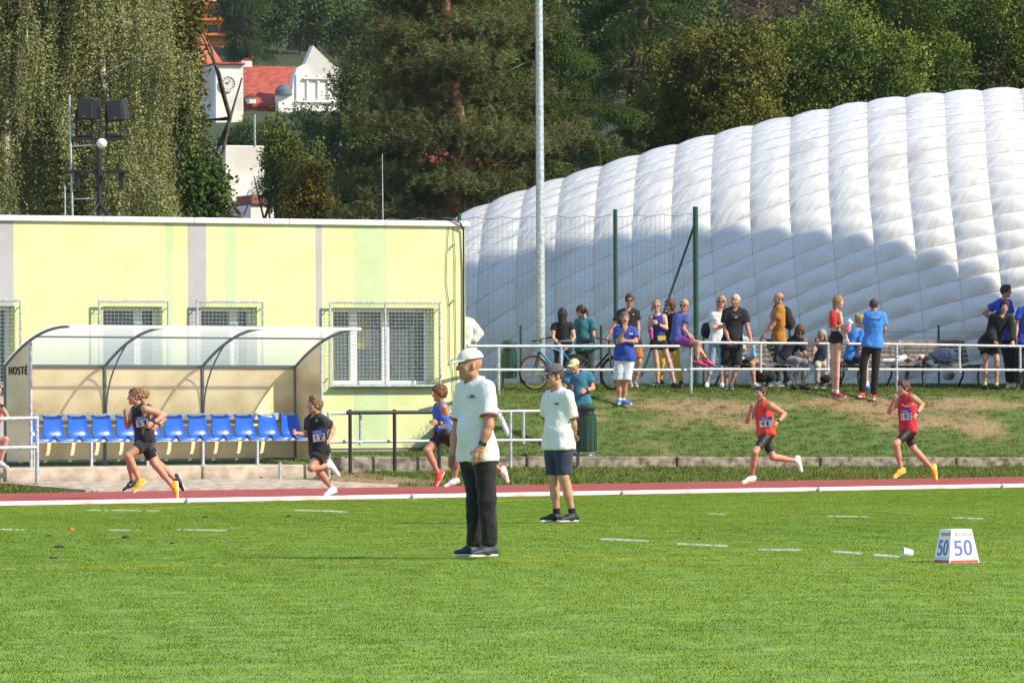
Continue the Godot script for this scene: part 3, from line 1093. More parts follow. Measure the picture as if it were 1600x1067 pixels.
# ---------- rails and fences ----------
func rail(called: String, label: String, us: Array, tops: Array, lows: Array, posts: Array, b: float, mat: Material, r := 0.028) -> Node3D:
	# us: columns where the rail starts and ends; posts: [u, y of foot]
	var o := lpix(us[0], tops[0], b)
	o.y = 0.0
	var root := thing(called, label, "railing", o)
	for k in 2:
		var ys: Array = tops if k == 0 else lows
		var pts := []
		for i in us.size(): pts.append(lpix(us[i], ys[i], b) - o)
		for i in pts.size() - 1:
			var mb := MB.new()
			mb.tube([pts[i], pts[i + 1]], r, 10)
			put(mb, "top_rail" if k == 0 else "lower_rail", mat, root)
	for p in posts:
		var top := lpix(p[0], p[2] if p.size() > 2 else 540, b)
		var foot := lpix(p[0], p[1], b)
		top.x = foot.x; top.z = foot.z
		var mb := MB.new()
		mb.tube([foot - o - Vector3.UP * 0.06, top - o], r * 1.02, 10)
		put(mb, "post", p[3] if p.size() > 3 else mat, root)
	return root

func fences() -> void:
	var g := M("galvanised")
	rail("bank_railing", "galvanised two-bar railing on top of the bank behind the bin", [730, 1078], [541, 541], [578, 578], [[779, 610, 541], [877, 610, 541], [978, 612, 541]], 72.5, g)
	rail("bank_railing", "long galvanised two-bar railing on top of the bank before the benches", [1080, 1402, 1660], [535, 538, 542], [577, 577.5, 578.5], [[1080, 613, 535], [1189, 577, 537], [1294.5, 577, 537], [1402, 607, 538], [1500, 577, 539], [1595, 577, 541]], 72.5, g)
	rail("lower_railing", "galvanised railing with a black section below the clubhouse window", [512, 690, 870], [646, 644, 642], [690.5, 689, 687.5], [[513.5, 742, 646], [563, 690, 646], [798, 727, 643], [818, 688, 643]], 68.62, g)
	var o := lpix(547, 735, 68.5)
	var bl := thing("black_railing", "black painted rail section with three posts before the clubhouse wall", "railing", o)
	for u in [547, 616.5, 686]:
		var mb := MB.new()
		var foot := lpix(u, 735 - (u - 547) * 0.055, 68.5); var top := lpix(u, 644.5 - (u - 547) * 0.003, 68.5)
		top.x = foot.x; top.z = foot.z
		mb.box((foot + top) * 0.5 - o, Vector3(0.05, top.y - foot.y + 0.1, 0.05), Basis(Vector3.UP, TH), 0.006)
		put(mb, "post", M("black_metal"), bl)
	var mb := MB.new()
	mb.tube([lpix(542, 644.5, 68.5) - o, lpix(700, 644, 68.5) - o], 0.032, 8)
	put(mb, "top_rail", M("black_metal"), bl)
	rail("corner_railing", "galvanised railing end in front of the shelter's left side", [-60, 57.5], [656, 653], [701, 699], [[57, 749, 653]], 68.5, g, 0.034)
	mb = MB.new()
	mb.tube([lpix(437, 750, 68.7), lpix(437, 722, 68.7)], 0.028, 8)
	tag(put(mb, "short_post", g), "short cut-off grey post stub in front of the shelter step", "post")
	mb = MB.new()
	mb.tube([pix(776, 640, 90.5), pix(796, 682, 90.2)], 0.045, 8)
	tag(put(mb, "white_beam", M("white_metal")), "slanted white beam leaning behind the lower railing", "beam")
	# tall green ball-catching fence in front of the dome
	var bf := 76.8
	var fo := lpix(1088, 600, bf)
	fo.y = 1.7
	var fen := thing("mesh_fence", "tall green wire mesh fence with green posts before the dome", "fence", fo)
	var post := func(u: float, y0: float, y1: float, r: float, bb: float):
		var m := MB.new()
		var f := lpix(u, y0, bb); var t := lpix(u, y1, bb)
		t.x = f.x; t.z = f.z
		m.tube([f - fo - Vector3.UP * 0.1, t - fo], r, 10)
		put(m, "post", M("green_metal"), fen)
	post.call(1088.5, 598, 323, 0.055, bf)
	post.call(963, 600, 327, 0.042, bf)
	post.call(719, 610, 333, 0.04, bf)
	post.call(566, 610, 338, 0.04, bf)
	post.call(434, 610, 341, 0.04, bf)
	mb = MB.new()
	mb.tube([lpix(1086, 350, bf) - fo, lpix(1044, 470, bf + 0.6) - fo, lpix(1003, 588, bf + 0.9) - fo], 0.026, 8)
	put(mb, "brace", M("green_metal"), fen)
	# wire mesh
	mb = MB.new()
	var wm := M("fence_wire", rgb(0x5d6f68), 0.5, 0.3)
	var pl := to_ab(lpix(420, 500, bf)).x; var pr := to_ab(lpix(1088, 500, bf)).x
	var topy := func(a: float) -> float:
		var t: float = (a - pl) / (pr - pl)
		return lpix(lerpf(420, 1088, t), lerpf(343, 333, t), bf).y - 0.05 * absf(sin(a * 4.5))
	var a := pl
	while a < pr:
		mb.tube([ab(a, bf, 1.75) - fo, ab(a, bf, topy.call(a)) - fo], 0.0024, 3, false)
		a += 0.125
	var y := 1.8
	while y < 4.84:
		mb.tube([ab(pl, bf - 0.004, y) - fo, ab(pr, bf - 0.004, y) - fo], 0.0024, 3, false)
		y += 0.125
	a = pl
	while a < pr:
		mb.tube([ab(a, bf, topy.call(a)) - fo, ab(a + 0.14, bf, topy.call(a + 0.14)) - fo], 0.006, 4, false)
		a += 0.14
	put(mb, "wire_mesh", wm, fen).set_meta("kind", "stuff")
	# low fence at the foot of the dome
	var lo := lpix(860, 600, 75.5)
	lo.y = 1.7
	var low := thing("low_fence", "low green wire fence at the foot of the dome behind the benches", "fence", lo)
	for u in [690, 814, 940, 1100, 1235, 1352, 1468, 1600]:
		var m := MB.new()
		var f := lpix(u, 602, 75.5); var t := lpix(u, 508, 75.5)
		t.x = f.x; t.z = f.z
		m.tube([f - lo - Vector3.UP * 0.1, t - lo], 0.024, 8)
		put(m, "post", M("green_metal"), low)
	mb = MB.new()
	var la := to_ab(lpix(690, 500, 75.5)).x; var lb := to_ab(lpix(1600, 500, 75.5)).x
	var yt := lpix(1000, 512, 75.5).y
	a = la
	while a < lb:
		mb.tube([ab(a, 75.5, 1.75) - lo, ab(a, 75.5, yt) - lo], 0.0025, 3, false)
		a += 0.07
	y = 1.8
	while y < yt:
		mb.tube([ab(la, 75.5, y) - lo, ab(lb, 75.5, y) - lo], 0.0025, 3, false)
		y += 0.12
	put(mb, "wire_mesh", wm, low).set_meta("kind", "stuff")
	# floodlight pole
	var fp0 := pix(845.5, 596, 99.5)
	fp0.y = 1.7
	var fl := thing("floodlight_pole", "tall octagonal galvanised lamp pole in front of the dome", "pole", fp0)
	mb = MB.new()
	mb.tube([Vector3(0, -0.1, 0), Vector3(0, 14, 0)], [0.092, 0.052], 8)
	put(mb, "shaft", M("galvanised"), fl)
	mb = MB.new()
	mb.box(Vector3(0, 14.1, 0), Vector3(1.6, 0.12, 0.12), Basis.IDENTITY, 0.01)
	for s in [-1, 1]: mb.box(Vector3(s * 0.5, 14.3, 0.1), Vector3(0.5, 0.4, 0.25), Basis(Vector3.RIGHT, 0.5), 0.03)
	put(mb, "lamp_head", M("grey_steel"), fl)

# ---------- leaves ----------
func leaf_mesh(n: int, spread: Vector3, lmin: float, lmax: float, wide: float, sd: int, droop := 0.0) -> ArrayMesh:
	var r := RandomNumberGenerator.new()
	r.seed = sd
	var mb := MB.new()
	for i in n:
		var p := Vector3(r.randfn(0, 0.45), r.randfn(0, 0.45), r.randfn(0, 0.45)) * spread
		var ax := Vector3(r.randf_range(-1, 1), r.randf_range(-1, 1) - droop, r.randf_range(-1, 1)).normalized()
		var nn := Vector3(r.randf_range(-1, 1), r.randf_range(-0.2, 1.2), r.randf_range(-0.6, 1)).normalized()
		var sd2 := ax.cross(nn).normalized()
		var l := r.randf_range(lmin, lmax); var w := l * wide * 0.5
		var t := r.randf_range(0.72, 1.25)
		mb.col = Color(t, t * r.randf_range(0.95, 1.05), t * r.randf_range(0.85, 1.1))
		var up := sd2.cross(ax).normalized()
		var a := p; var b := p + ax * l * 0.45 + sd2 * w - up * l * 0.08; var c := p + ax * l; var d := p + ax * l * 0.45 - sd2 * w - up * l * 0.08
		mb.tri(a, b, c); mb.tri(a, c, d)
	return mb.mesh()

func needle_tuft(n: int, len: float, wid: float, sd: int, back: float) -> ArrayMesh:
	var r := RandomNumberGenerator.new()
	r.seed = sd
	var mb := MB.new()
	for i in n:
		var a := r.randf() * TAU
		var z := r.randf_range(-back, 1.0)
		var d := Vector3(cos(a) * sqrt(maxf(0.0, 1 - z * z)), z, sin(a) * sqrt(maxf(0.0, 1 - z * z)))
		var o := Vector3(0, r.randf_range(-1.3, 0.3) * len, 0)
		var s := d.cross(Vector3(r.randf() - 0.5, r.randf() - 0.5, r.randf() - 0.5)).normalized() * wid
		var t := r.randf_range(0.7, 1.3)
		mb.col = Color(t, t, t)
		var l := len * r.randf_range(0.7, 1.1)
		mb.tri(o - s, o + s, o + d * l)
	return mb.mesh()

func spruce_spray(sd: int) -> ArrayMesh:
	var r := RandomNumberGenerator.new()
	r.seed = sd
	var mb := MB.new()
	for k in 9:                       # side twigs hanging from a bough tip (bough along +x)
		var x := k * 0.06
		var drop := r.randf_range(0.14, 0.34)
		for i in 12:
			var t := i / 12.0
			var p := Vector3(x + r.randfn(0, 0.015), -drop * t, (0.04 + 0.10 * (1.0 - t)) * (1 if k % 2 == 0 else -1) * (1.0 - x))
			var d := Vector3(r.randf_range(-1, 1), r.randf_range(-1.2, 0.3), r.randf_range(-1, 1)).normalized() * 0.055
			var s := d.cross(Vector3(r.randf() - 0.5, r.randf() - 0.5, r.randf() - 0.5)).normalized() * 0.008
			var c := r.randf_range(0.7, 1.35)
			mb.col = Color(c, c, c)
			mb.tri(p - s, p + s, p + d)
	return mb.mesh()

func leafmat(key: String, glow: float) -> StandardMaterial3D:
	var m := M(key, Color.WHITE, 0.75)
	m.metallic_specular = 0.25
	m.vertex_color_use_as_albedo = true
	m.backlight_enabled = true
	m.backlight = Color(0.8, 0.9, 0.4) * glow
	return m

func scatter(parent: Node3D, called: String, mesh: Mesh, xf: Array, cols: Array, mat: Material) -> void:
	if xf.is_empty(): return
	var mm := MultiMesh.new()
	mm.transform_format = MultiMesh.TRANSFORM_3D
	mm.use_colors = true
	mm.mesh = mesh
	mm.instance_count = xf.size()
	for i in xf.size():
		mm.set_instance_transform(i, xf[i])
		mm.set_instance_color(i, cols[i])
	var o := MultiMeshInstance3D.new()
	o.name = called
	o.multimesh = mm
	o.material_override = mat
	parent.add_child(o, true)
	o.set_meta("kind", "stuff")

func spin(r: RandomNumberGenerator, s := 1.0) -> Basis:
	return Basis(Vector3(r.randf() - 0.5, r.randf() - 0.5, r.randf() - 0.5).normalized(), r.randf() * TAU).scaled(Vector3.ONE * s)

func bark(key: String, lo: int, hi: int, scl: float) -> StandardMaterial3D:
	if mats.has(key): return mats[key]
	var m := M(key, Color.WHITE, 0.95)
	m.albedo_texture = ntex(0.03, 4, lo & 255, [rgb(lo), rgb(hi)], [0.3, 0.7], 128)
	tri(m, scl)
	return m

func limb(mb: MB, r: RandomNumberGenerator, p: Vector3, d: Vector3, len: float, rad: float, bend: Vector3, n := 6) -> Array:
	var pts := [p]; var rr := [rad]
	for i in n:
		d = (d + bend / n + Vector3(r.randfn(0, 0.10), r.randfn(0, 0.07), r.randfn(0, 0.10))).normalized()
		p += d * len / n
		pts.append(p); rr.append(rad * (1.0 - 0.85 * (i + 1) / n))
	mb.tube(pts, rr, 6, false)
	return pts

var birch_leaf: Array = []
var broad_leaf: Array = []
var tuft: Array = []
var spray: Array = []

func birch(label: String, base: Vector3, h: float, wid: float, lean: float, sd: int, n: int) -> void:
	var r := RandomNumberGenerator.new(); r.seed = sd
	var t := thing("birch_tree", label, "tree", base, "birches behind the clubhouse")
	var mb := MB.new()
	var pts := limb(mb, r, Vector3.ZERO, Vector3(lean, 1, 0.02).normalized(), h, 0.15, Vector3(-lean * 0.3, 0, 0), 14)
	put(mb, "trunk", bark("birch_bark", 0x4a4640, 0xd8d4cc, 1.2), t)
	mb = MB.new()
	var xf := []; var cols := []
	var tips := []
	for k in 34:
		var f := r.randf_range(0.30, 0.97)
		var i := int(f * 14)
		var a := r.randf() * TAU
		var l := wid * r.randf_range(0.5, 1.05) * (1.15 - f * 0.65)
		var lp := limb(mb, r, pts[i], Vector3(cos(a), r.randf_range(0.5, 1.1), sin(a)).normalized(), l * 1.3, 0.055 * (1.2 - f), Vector3(0, -1.3, 0), 7)
		for q in range(2, lp.size()): tips.append([lp[q], q / 7.0])
	put(mb, "branches", bark("birch_limb", 0x8a8076, 0xddd8ce, 1.6), t)
	mb = MB.new()
	for s in n:
		var q: Array = tips[r.randi() % tips.size()]
		var p: Vector3 = q[0] + Vector3(r.randfn(0, 0.28), r.randfn(0, 0.2), r.randfn(0, 0.28))
		var len := r.randf_range(0.5, 2.1)
		var tone := r.randf()
		var base_c := Color(0.245, 0.270, 0.105).lerp(Color(0.36, 0.32, 0.14), tone * tone * 0.8) * r.randf_range(0.7, 1.2)
		var sway := Vector3(r.randfn(0, 0.10), -1, r.randfn(0, 0.10)).normalized()
		if s % 3 == 0: mb.tube([p, p + sway * len], 0.006, 3, false)
		var y := 0.0
		while y < len:
			xf.append(Transform3D(Basis(Vector3.UP, r.randf() * TAU).scaled(Vector3.ONE * r.randf_range(0.8, 1.15)), p + sway * y))
			cols.append(base_c * r.randf_range(0.85, 1.15))
			y += 0.2
	put(mb, "twigs", bark("birch_twig", 0x5b4a40, 0xb9ada0, 2.0), t).set_meta("kind", "stuff")
	scatter(t, "crown", birch_leaf[sd % 2], xf, cols, leafmat("birch_leaves", 0.5))

func broadleaf(label: String, base: Vector3, h: float, rad: Vector3, sd: int, n: int, ca: Color, cb: Color, open := 0.0, group := "trees behind the dome", lsize := 1.0) -> void:
	var r := RandomNumberGenerator.new(); r.seed = sd
	var t := thing("leafy_tree", label, "tree", base, group)
	var mb := MB.new()
	var cy := h - rad.y
	var pts := limb(mb, r, Vector3.ZERO, Vector3(r.randfn(0, 0.05), 1, 0).normalized(), cy + rad.y * 0.3, 0.04 + 0.009 * h, Vector3.ZERO, 8)
	put(mb, "trunk", bark("grey_bark", 0x3a332c, 0x6b6258, 1.5), t)
	var lobes := []
	var m := 15
	mb = MB.new()
	for k in m:
		var d := Vector3(r.randfn(0, 1), r.randfn(0.1, 0.8), r.randfn(0, 1)).normalized()
		var c := Vector3(0, cy, 0) + d * rad * r.randf_range(0.45, 0.78)
		lobes.append([c, rad * r.randf_range(0.30, 0.46)])
		var s: Vector3 = pts[4 + r.randi() % 4]
		limb(mb, r, s, (c - s).normalized(), (c - s).length(), 0.03 + 0.002 * h, Vector3(0, 0.2, 0), 5)
	put(mb, "branches", bark("grey_bark", 0x3a332c, 0x6b6258, 1.5), t)
	var xf := []; var cols := []
	for s in n:
		var L: Array = lobes[r.randi() % m]
		var d := Vector3(r.randfn(0, 1), r.randfn(0.15, 1), r.randfn(0, 1)).normalized()
		var p: Vector3 = L[0] + d * (L[1] as Vector3) * pow(r.randf(), 0.28) * r.randf_range(0.85, 1.12)
		if open > 0.0 and nz.get_noise_3d(p.x * 3.0 + sd, p.y * 3.0, p.z * 3.0) < open - 0.35: continue
		xf.append(Transform3D(spin(r, r.randf_range(0.75, 1.25) * lsize), p))
		var v := clampf(nz.get_noise_3d(p.x * 1.4 + sd, p.y * 1.4, p.z * 1.4) * 0.9 + 0.5 + r.randfn(0, 0.15), 0, 1)
		cols.append(ca.lerp(cb, v) * 1.2 * r.randf_range(0.75, 1.2))
	scatter(t, "crown", broad_leaf[sd % 2], xf, cols, leafmat("broad_leaves", 0.45))

func pine(label: String, base: Vector3, h: float, wid: float, sd: int, n: int, lowest: float, col := Color(0.135, 0.150, 0.050), ts := 1.3) -> void:
	var r := RandomNumberGenerator.new(); r.seed = sd
	var t := thing("pine_tree", label, "tree", base, "tall pines behind the clubhouse")
	var mb := MB.new()
	var pts := limb(mb, r, Vector3.ZERO, Vector3(0.01, 1, 0), h, 0.013 * h, Vector3.ZERO, 16)
	put(mb, "trunk", bark("pine_bark", 0x68493a, 0xa67c60, 1.4), t)
	mb = MB.new()
	var xf := []; var cols := []
	var spots := []
	var nb := 40
	for k in nb:
		var f := lerpf(lowest, 0.98, (k + r.randf()) / nb)
		var i := mini(int(f * 16), 15)
		var a := k * 2.4 + r.randf() * 0.8
		var l := wid * r.randf_range(0.65, 1.1) * (1.0 - 0.72 * pow(maxf(0.0, (f - lowest) / (1 - lowest)), 1.6))
		var lp := limb(mb, r, pts[i].lerp(pts[i + 1], f * 16 - i), Vector3(cos(a), r.randf_range(-0.1, 0.35), sin(a)).normalized(), l, 0.065 * (1.2 - f), Vector3(0, r.randf_range(-0.3, 0.5), 0), 7)
		for q in range(1, 8):
			for z in (2 if q > 2 else 1):
				var d := Vector3(r.randfn(0, 1), r.randfn(0.2, 0.3), r.randfn(0, 1)).normalized()
				var sp := limb(mb, r, lp[q], d, l * r.randf_range(0.15, 0.32), 0.02, Vector3(0, 0.4, 0), 4)
				spots.append([sp[4], l]); spots.append([sp[2], l])
	put(mb, "branches", bark("pine_twig", 0x4a3426, 0x7d5a42, 1.4), t)
	for s in n:
		var q: Array = spots[r.randi() % spots.size()]
		var e: float = 0.13 * float(q[1]) + 0.12
		var p: Vector3 = q[0] + Vector3(r.randfn(0, e), absf(r.randfn(0, e * 0.5)) - 0.05, r.randfn(0, e))
		var up := Vector3(r.randfn(0, 0.6), 1.0, r.randfn(0, 0.6)).normalized()
		var x := up.cross(Vector3(r.randf() - 0.5, 0.1, r.randf() - 0.5)).normalized()
		xf.append(Transform3D(Basis(x, up, x.cross(up)).scaled(Vector3.ONE * r.randf_range(0.8, 1.35) * ts), p))
		var c := col * r.randf_range(0.7, 1.4)
		if r.randf() < 0.16: c = c.lerp(Color(0.17, 0.10, 0.045), r.randf() * 0.8)
		cols.append(c)
	scatter(t, "crown", tuft[sd % 2], xf, cols, leafmat("pine_needles", 0.15))

func spruce(label: String, base: Vector3, h: float, wid: float, sd: int, n: int, col := Color(0.045, 0.080, 0.018), ss := 1.1) -> void:
	var r := RandomNumberGenerator.new(); r.seed = sd
	var t := thing("spruce_tree", label, "tree", base, "dark spruces")
	var mb := MB.new()
	var pts := limb(mb, r, Vector3.ZERO, Vector3.UP, h, 0.017 * h, Vector3.ZERO, 16)
	put(mb, "trunk", bark("grey_bark", 0x3a332c, 0x6b6258, 1.5), t)
	mb = MB.new()
	var xf := []; var cols := []
	var nb := 90
	var boughs := []
	for k in nb:
		var f := lerpf(0.07, 0.97, (k + r.randf()) / nb)
		var i := mini(int(f * 16), 15)
		var a := k * 2.4 + r.randf() * 0.7
		var l := wid * (1.02 - f) * r.randf_range(0.75, 1.12)
		var lp := limb(mb, r, pts[i].lerp(pts[i + 1], f * 16 - i), Vector3(cos(a), 0.05, sin(a)), l, 0.035, Vector3(0, -0.55, 0), 6)
		boughs.append([lp, l])
	put(mb, "branches", bark("grey_bark", 0x3a332c, 0x6b6258, 1.5), t)
	for s in n:
		var q: Array = boughs[r.randi() % nb]
		var lp: Array = q[0]
		var f := pow(r.randf(), 0.6) * 5.99
		var i := int(f)
		var p: Vector3 = lp[i].lerp(lp[i + 1], f - i)
		var d: Vector3 = (lp[i + 1] - lp[i]).normalized()
		var side := d.cross(Vector3.UP).normalized() * r.randfn(0, 0.10 + 0.06 * float(q[1]))
		p += side + Vector3(0, r.randfn(0, 0.05) - side.length() * 0.35, 0)
		var x := (d + side * r.randf_range(0.5, 2.0) + Vector3(0, -0.2, 0)).normalized()
		var z := x.cross(Vector3.UP).normalized()
		xf.append(Transform3D(Basis(x, z.cross(x), z).scaled(Vector3.ONE * r.randf_range(0.7, 1.3) * ss), p))
		cols.append(col.lerp(Color(0.10, 0.135, 0.022), pow(r.randf(), 2.0)) * r.randf_range(0.65, 1.35))
	scatter(t, "crown", spray[sd % 2], xf, cols, leafmat("spruce_needles", 0.2))

func hill_y(x: float, d: float) -> float:
	return 1.6 + maxf(0.0, d - 150) * 0.115 + nz2.get_noise_2d(x * 0.15, d * 0.15) * 4.0 * sst(150, 220, d)

func stand_at(u: float, d: float) -> Vector3:
	var p := pix(u, 600, d)
	return Vector3(p.x, hill_y(p.x, d) - 0.1, -d)

func trees() -> void:
	for k in 2:
		birch_leaf.append(leaf_mesh(17, Vector3(0.13, 0.22, 0.13), 0.045, 0.068, 0.8, 100 + k, 0.7))
		broad_leaf.append(leaf_mesh(20, Vector3(0.27, 0.22, 0.27), 0.07, 0.12, 0.62, 200 + k))
		tuft.append(needle_tuft(46, 0.105, 0.0052, 300 + k, 0.35))
		spray.append(spruce_spray(400 + k))
	birch("weeping birch at the far left edge, drooping in long strands", stand_at(20, 105), 15, 2.6, -0.05, 11, 1500)
	birch("tall weeping birch with white trunk right behind the loudspeaker mast", stand_at(185, 107), 16, 1.75, -0.03, 12, 1500)
	birch("weeping birch leaning right, its strands hanging beside the white clock tower", stand_at(245, 111), 15, 1.2, 0.01, 13, 900)
	birch("weeping birch between the far-left one and the loudspeaker mast", stand_at(105, 113), 16, 2.0, 0.02, 14, 1300)
	var G1 := Color(0.055, 0.085, 0.018); var G2 := Color(0.13, 0.15, 0.030)
	broadleaf("sparse dark-leaved tree reaching in front of the white clock tower", stand_at(275, 117), 10.8, Vector3(0.85, 4.4, 1.0), 21, 1300, Color(0.045, 0.075, 0.018), Color(0.14, 0.12, 0.03), 0.12, "trees near the town")
	broadleaf("dark low tree beside the white block at the clubhouse roof edge", stand_at(312, 109), 5.9, Vector3(0.62, 1.7, 0.7), 22, 420, G1, G1 * 1.4, 0.2, "trees near the town")
	broadleaf("small yellowing tree left of the pine above the clubhouse roof", stand_at(476, 128), 6.3, Vector3(0.9, 2.2, 0.9), 23, 800, Color(0.10, 0.10, 0.02), Color(0.24, 0.15, 0.03), 0.1, "trees near the town")
	broadleaf("rounded green tree below the ornate white gable", stand_at(462, 165), 8.0, Vector3(1.15, 3.0, 1.2), 24, 1700, G1 * 1.1, G2 * 0.9, 0.1, "trees near the town")
	pine("big pine with orange upper trunk left of the floodlight pole", stand_at(676, 124), 18, 2.75, 31, 9000, 0.22)
	pine("darker pine crowding behind the yellowing tree", stand_at(630, 131), 17, 1.75, 32, 5500, 0.2, Color(0.105, 0.120, 0.045))
	pine("pine standing close behind the floodlight pole", stand_at(768, 130), 17, 2.3, 33, 7000, 0.2)
	spruce("broad dark spruce with hanging boughs right of the floodlight pole", stand_at(930, 127), 19, 3.6, 41, 9000)
	spruce("second spruce close behind the broad dark one", stand_at(1010, 143), 20, 4.0, 42, 4200)
	broadleaf("yellow-green tree left above the dome's rising edge", stand_at(1120, 139), 10.6, Vector3(2.7, 3.4, 2.4), 51, 3000, Color(0.075, 0.095, 0.018), Color(0.19, 0.17, 0.035), 0.12)
	broadleaf("rounded bright green tree standing above the middle of the dome", stand_at(1290, 142), 11.9, Vector3(2.9, 3.6, 2.6), 52, 3600, Color(0.060, 0.105, 0.018), Color(0.17, 0.20, 0.035), 0.1)
	broadleaf("large dark leafy tree at the right edge above the dome", stand_at(1470, 146), 14.5, Vector3(3.6, 4.8, 3.0), 53, 5200, Color(0.045, 0.085, 0.014), Color(0.15, 0.19, 0.03), 0.12)
	broadleaf("leafy tree in the top right corner before the pink house", stand_at(1665, 149), 15, Vector3(3.0, 5.2, 3.0), 54, 3400, Color(0.045, 0.080, 0.014), Color(0.12, 0.15, 0.03), 0.2)
	broadleaf("low leafy tree peeping out between the spruce and the dome", stand_at(1050, 150), 9.5, Vector3(2.4, 2.6, 2.2), 55, 1800, Color(0.05, 0.08, 0.016), Color(0.12, 0.13, 0.03), 0.1)
	# farther up the slope
	var far := [[398, 322, 0, 0.3, "narrow dark conifer above the red roofs"], [610, 330, 1, 0.5, "far leafy tree behind the pines' left side"], [1085, 230, 2, 1.0, "far reddish pine right of the spruce"], [1150, 250, 2, 1.0, "far bluish pine above the yellow-green tree"], [1215, 240, 2, 1.0, "far dark pine left above the bright green tree"], [1280, 255, 2, 1.0, "far pine behind the bright green tree"], [1345, 245, 2, 1.0, "far pine between the bright green tree and the dark leafy one"], [1420, 260, 1, 1.0, "far tree behind the large dark leafy tree"], [100, 190, 1, 1.0, "leafy tree behind the birches on the left"], [10, 200, 1, 1.0, "leafy tree at the top left behind the birches"], [190, 220, 0, 1.0, "dark conifer hidden behind the birch strands"], [690, 190, 1, 0.6, "leafy tree low behind the pines"], [730, 200, 1, 1.0, "leafy tree between the pines"], [860, 210, 1, 1.0, "leafy tree behind the floodlight pole"], [980, 220, 1, 1.0, "leafy tree behind the spruces"], [1560, 215, 1, 1.0, "leafy tree behind the top right corner"], [560, 175, 1, 0.5, "low leafy tree in the gap under the pines"], [545, 420, 1, 0.4, "distant tree on the ridge left of the pines"]]
	for i in far.size():
		var f: Array = far[i]
		var b := stand_at(f[0], f[1])
		var s: float = f[1] / 150.0
		var z: float = f[3]
		if f[2] == 0: spruce(f[4], b, 10.5 * s, 2.3 * s * z, 60 + i, 1500, Color(0.045, 0.085, 0.035), 1.5 * s * sqrt(z))
		elif f[2] == 1: broadleaf(f[4], b, 10.5 * s * (0.75 if z < 1 else 1.0), Vector3(3.2 * z, 4.2 * (0.75 if z < 1 else 1.0), 2.6 * z) * s, 60 + i, 1700, Color(0.04, 0.07, 0.018), Color(0.10, 0.13, 0.035), 0.0, "trees on the slope behind", 1.3 * s * sqrt(z))
		else: pine(f[4], b, 11.0 * s, 2.6 * s * z, 60 + i, 1500, 0.2, Color(0.075, 0.10, 0.055) if i != 4 else Color(0.135, 0.12, 0.07), 1.7 * s)

	# bushes and low crowns up the slope between the houses
	var low := [[405, 345, 5.0, "left of the distant grey-roofed house"], [470, 350, 6.5, "right of the ornate gable's cupola"], [437, 380, 4.5, "below the distant grey-roofed house"], [525, 365, 5.5, "beside the pine's left edge"], [375, 430, 6.0, "at the top edge above the clock tower"], [480, 470, 6.0, "right of the distant grey-roofed house"], [398, 255, 3.3, "under the salmon wall left of the green tree"], [478, 240, 3.8, "under the ornate gable"], [520, 235, 4.0, "under the gable's right end"], [355, 240, 2.2, "behind the white annex"], [432, 262, 3.6, "below the red roof"]]
	for i in low.size():
		var f: Array = low[i]
		var b := stand_at(f[0], f[1])
		var s: float = f[2]
		broadleaf("low round tree on the slope " + f[3], b - Vector3(0, 1.0, 0), s * 1.25, Vector3(s * 0.62, s * 0.62, s * 0.5), 90 + i, 1100, Color(0.04, 0.075, 0.02), Color(0.10, 0.13, 0.04), 0.0, "trees on the slope behind", 0.35 * s)

# ---------- town behind the trees ----------
func block(root: Node3D, called: String, u0: float, y0: float, u1: float, y1: float, d: float, deep: float, mat: Material) -> void:
	var mb := MB.new()
	var a := pix(u0, y1, d) - root.position; var b := pix(u1, y0, d) - root.position
	mb.box(Vector3((a.x + b.x) * 0.5, (a.y + b.y) * 0.5, -deep * 0.5 + (a.z + b.z) * 0.5), Vector3(b.x - a.x, b.y - a.y, deep), Basis.IDENTITY, 0.03)
	put(mb, called, mat, root)

func gable(root: Node3D, called: String, pts: Array, d: float, deep: float, mat: Material) -> void:
	var mb := MB.new()
	var poly := []
	for p in pts: poly.append(pix(p[0], p[1], d) - root.position)
	mb.prism(poly, Vector3(0, 0, -deep))
	put(mb, called, mat, root)

func roofslope(root: Node3D, called: String, pts: Array, d0: float, d1: float, mat: Material) -> void:   # lower edge near (d0), ridge far (d1)
	var mb := MB.new()
	var a := pix(pts[0][0], pts[0][1], d0) - root.position; var b := pix(pts[1][0], pts[1][1], d0) - root.position
	var c := pix(pts[2][0], pts[2][1], d1) - root.position; var e := pix(pts[3][0], pts[3][1], d1) - root.position
	var th := Vector3(0, -0.2, 0)
	mb.quad(a, b, c, e); mb.quad(a + th, a, e, e + th); mb.quad(b, b + th, c + th, c); mb.quad(a + th, b + th, b, a); mb.quad(b + th, a + th, e + th, c + th)
	put(mb, called, mat, root)

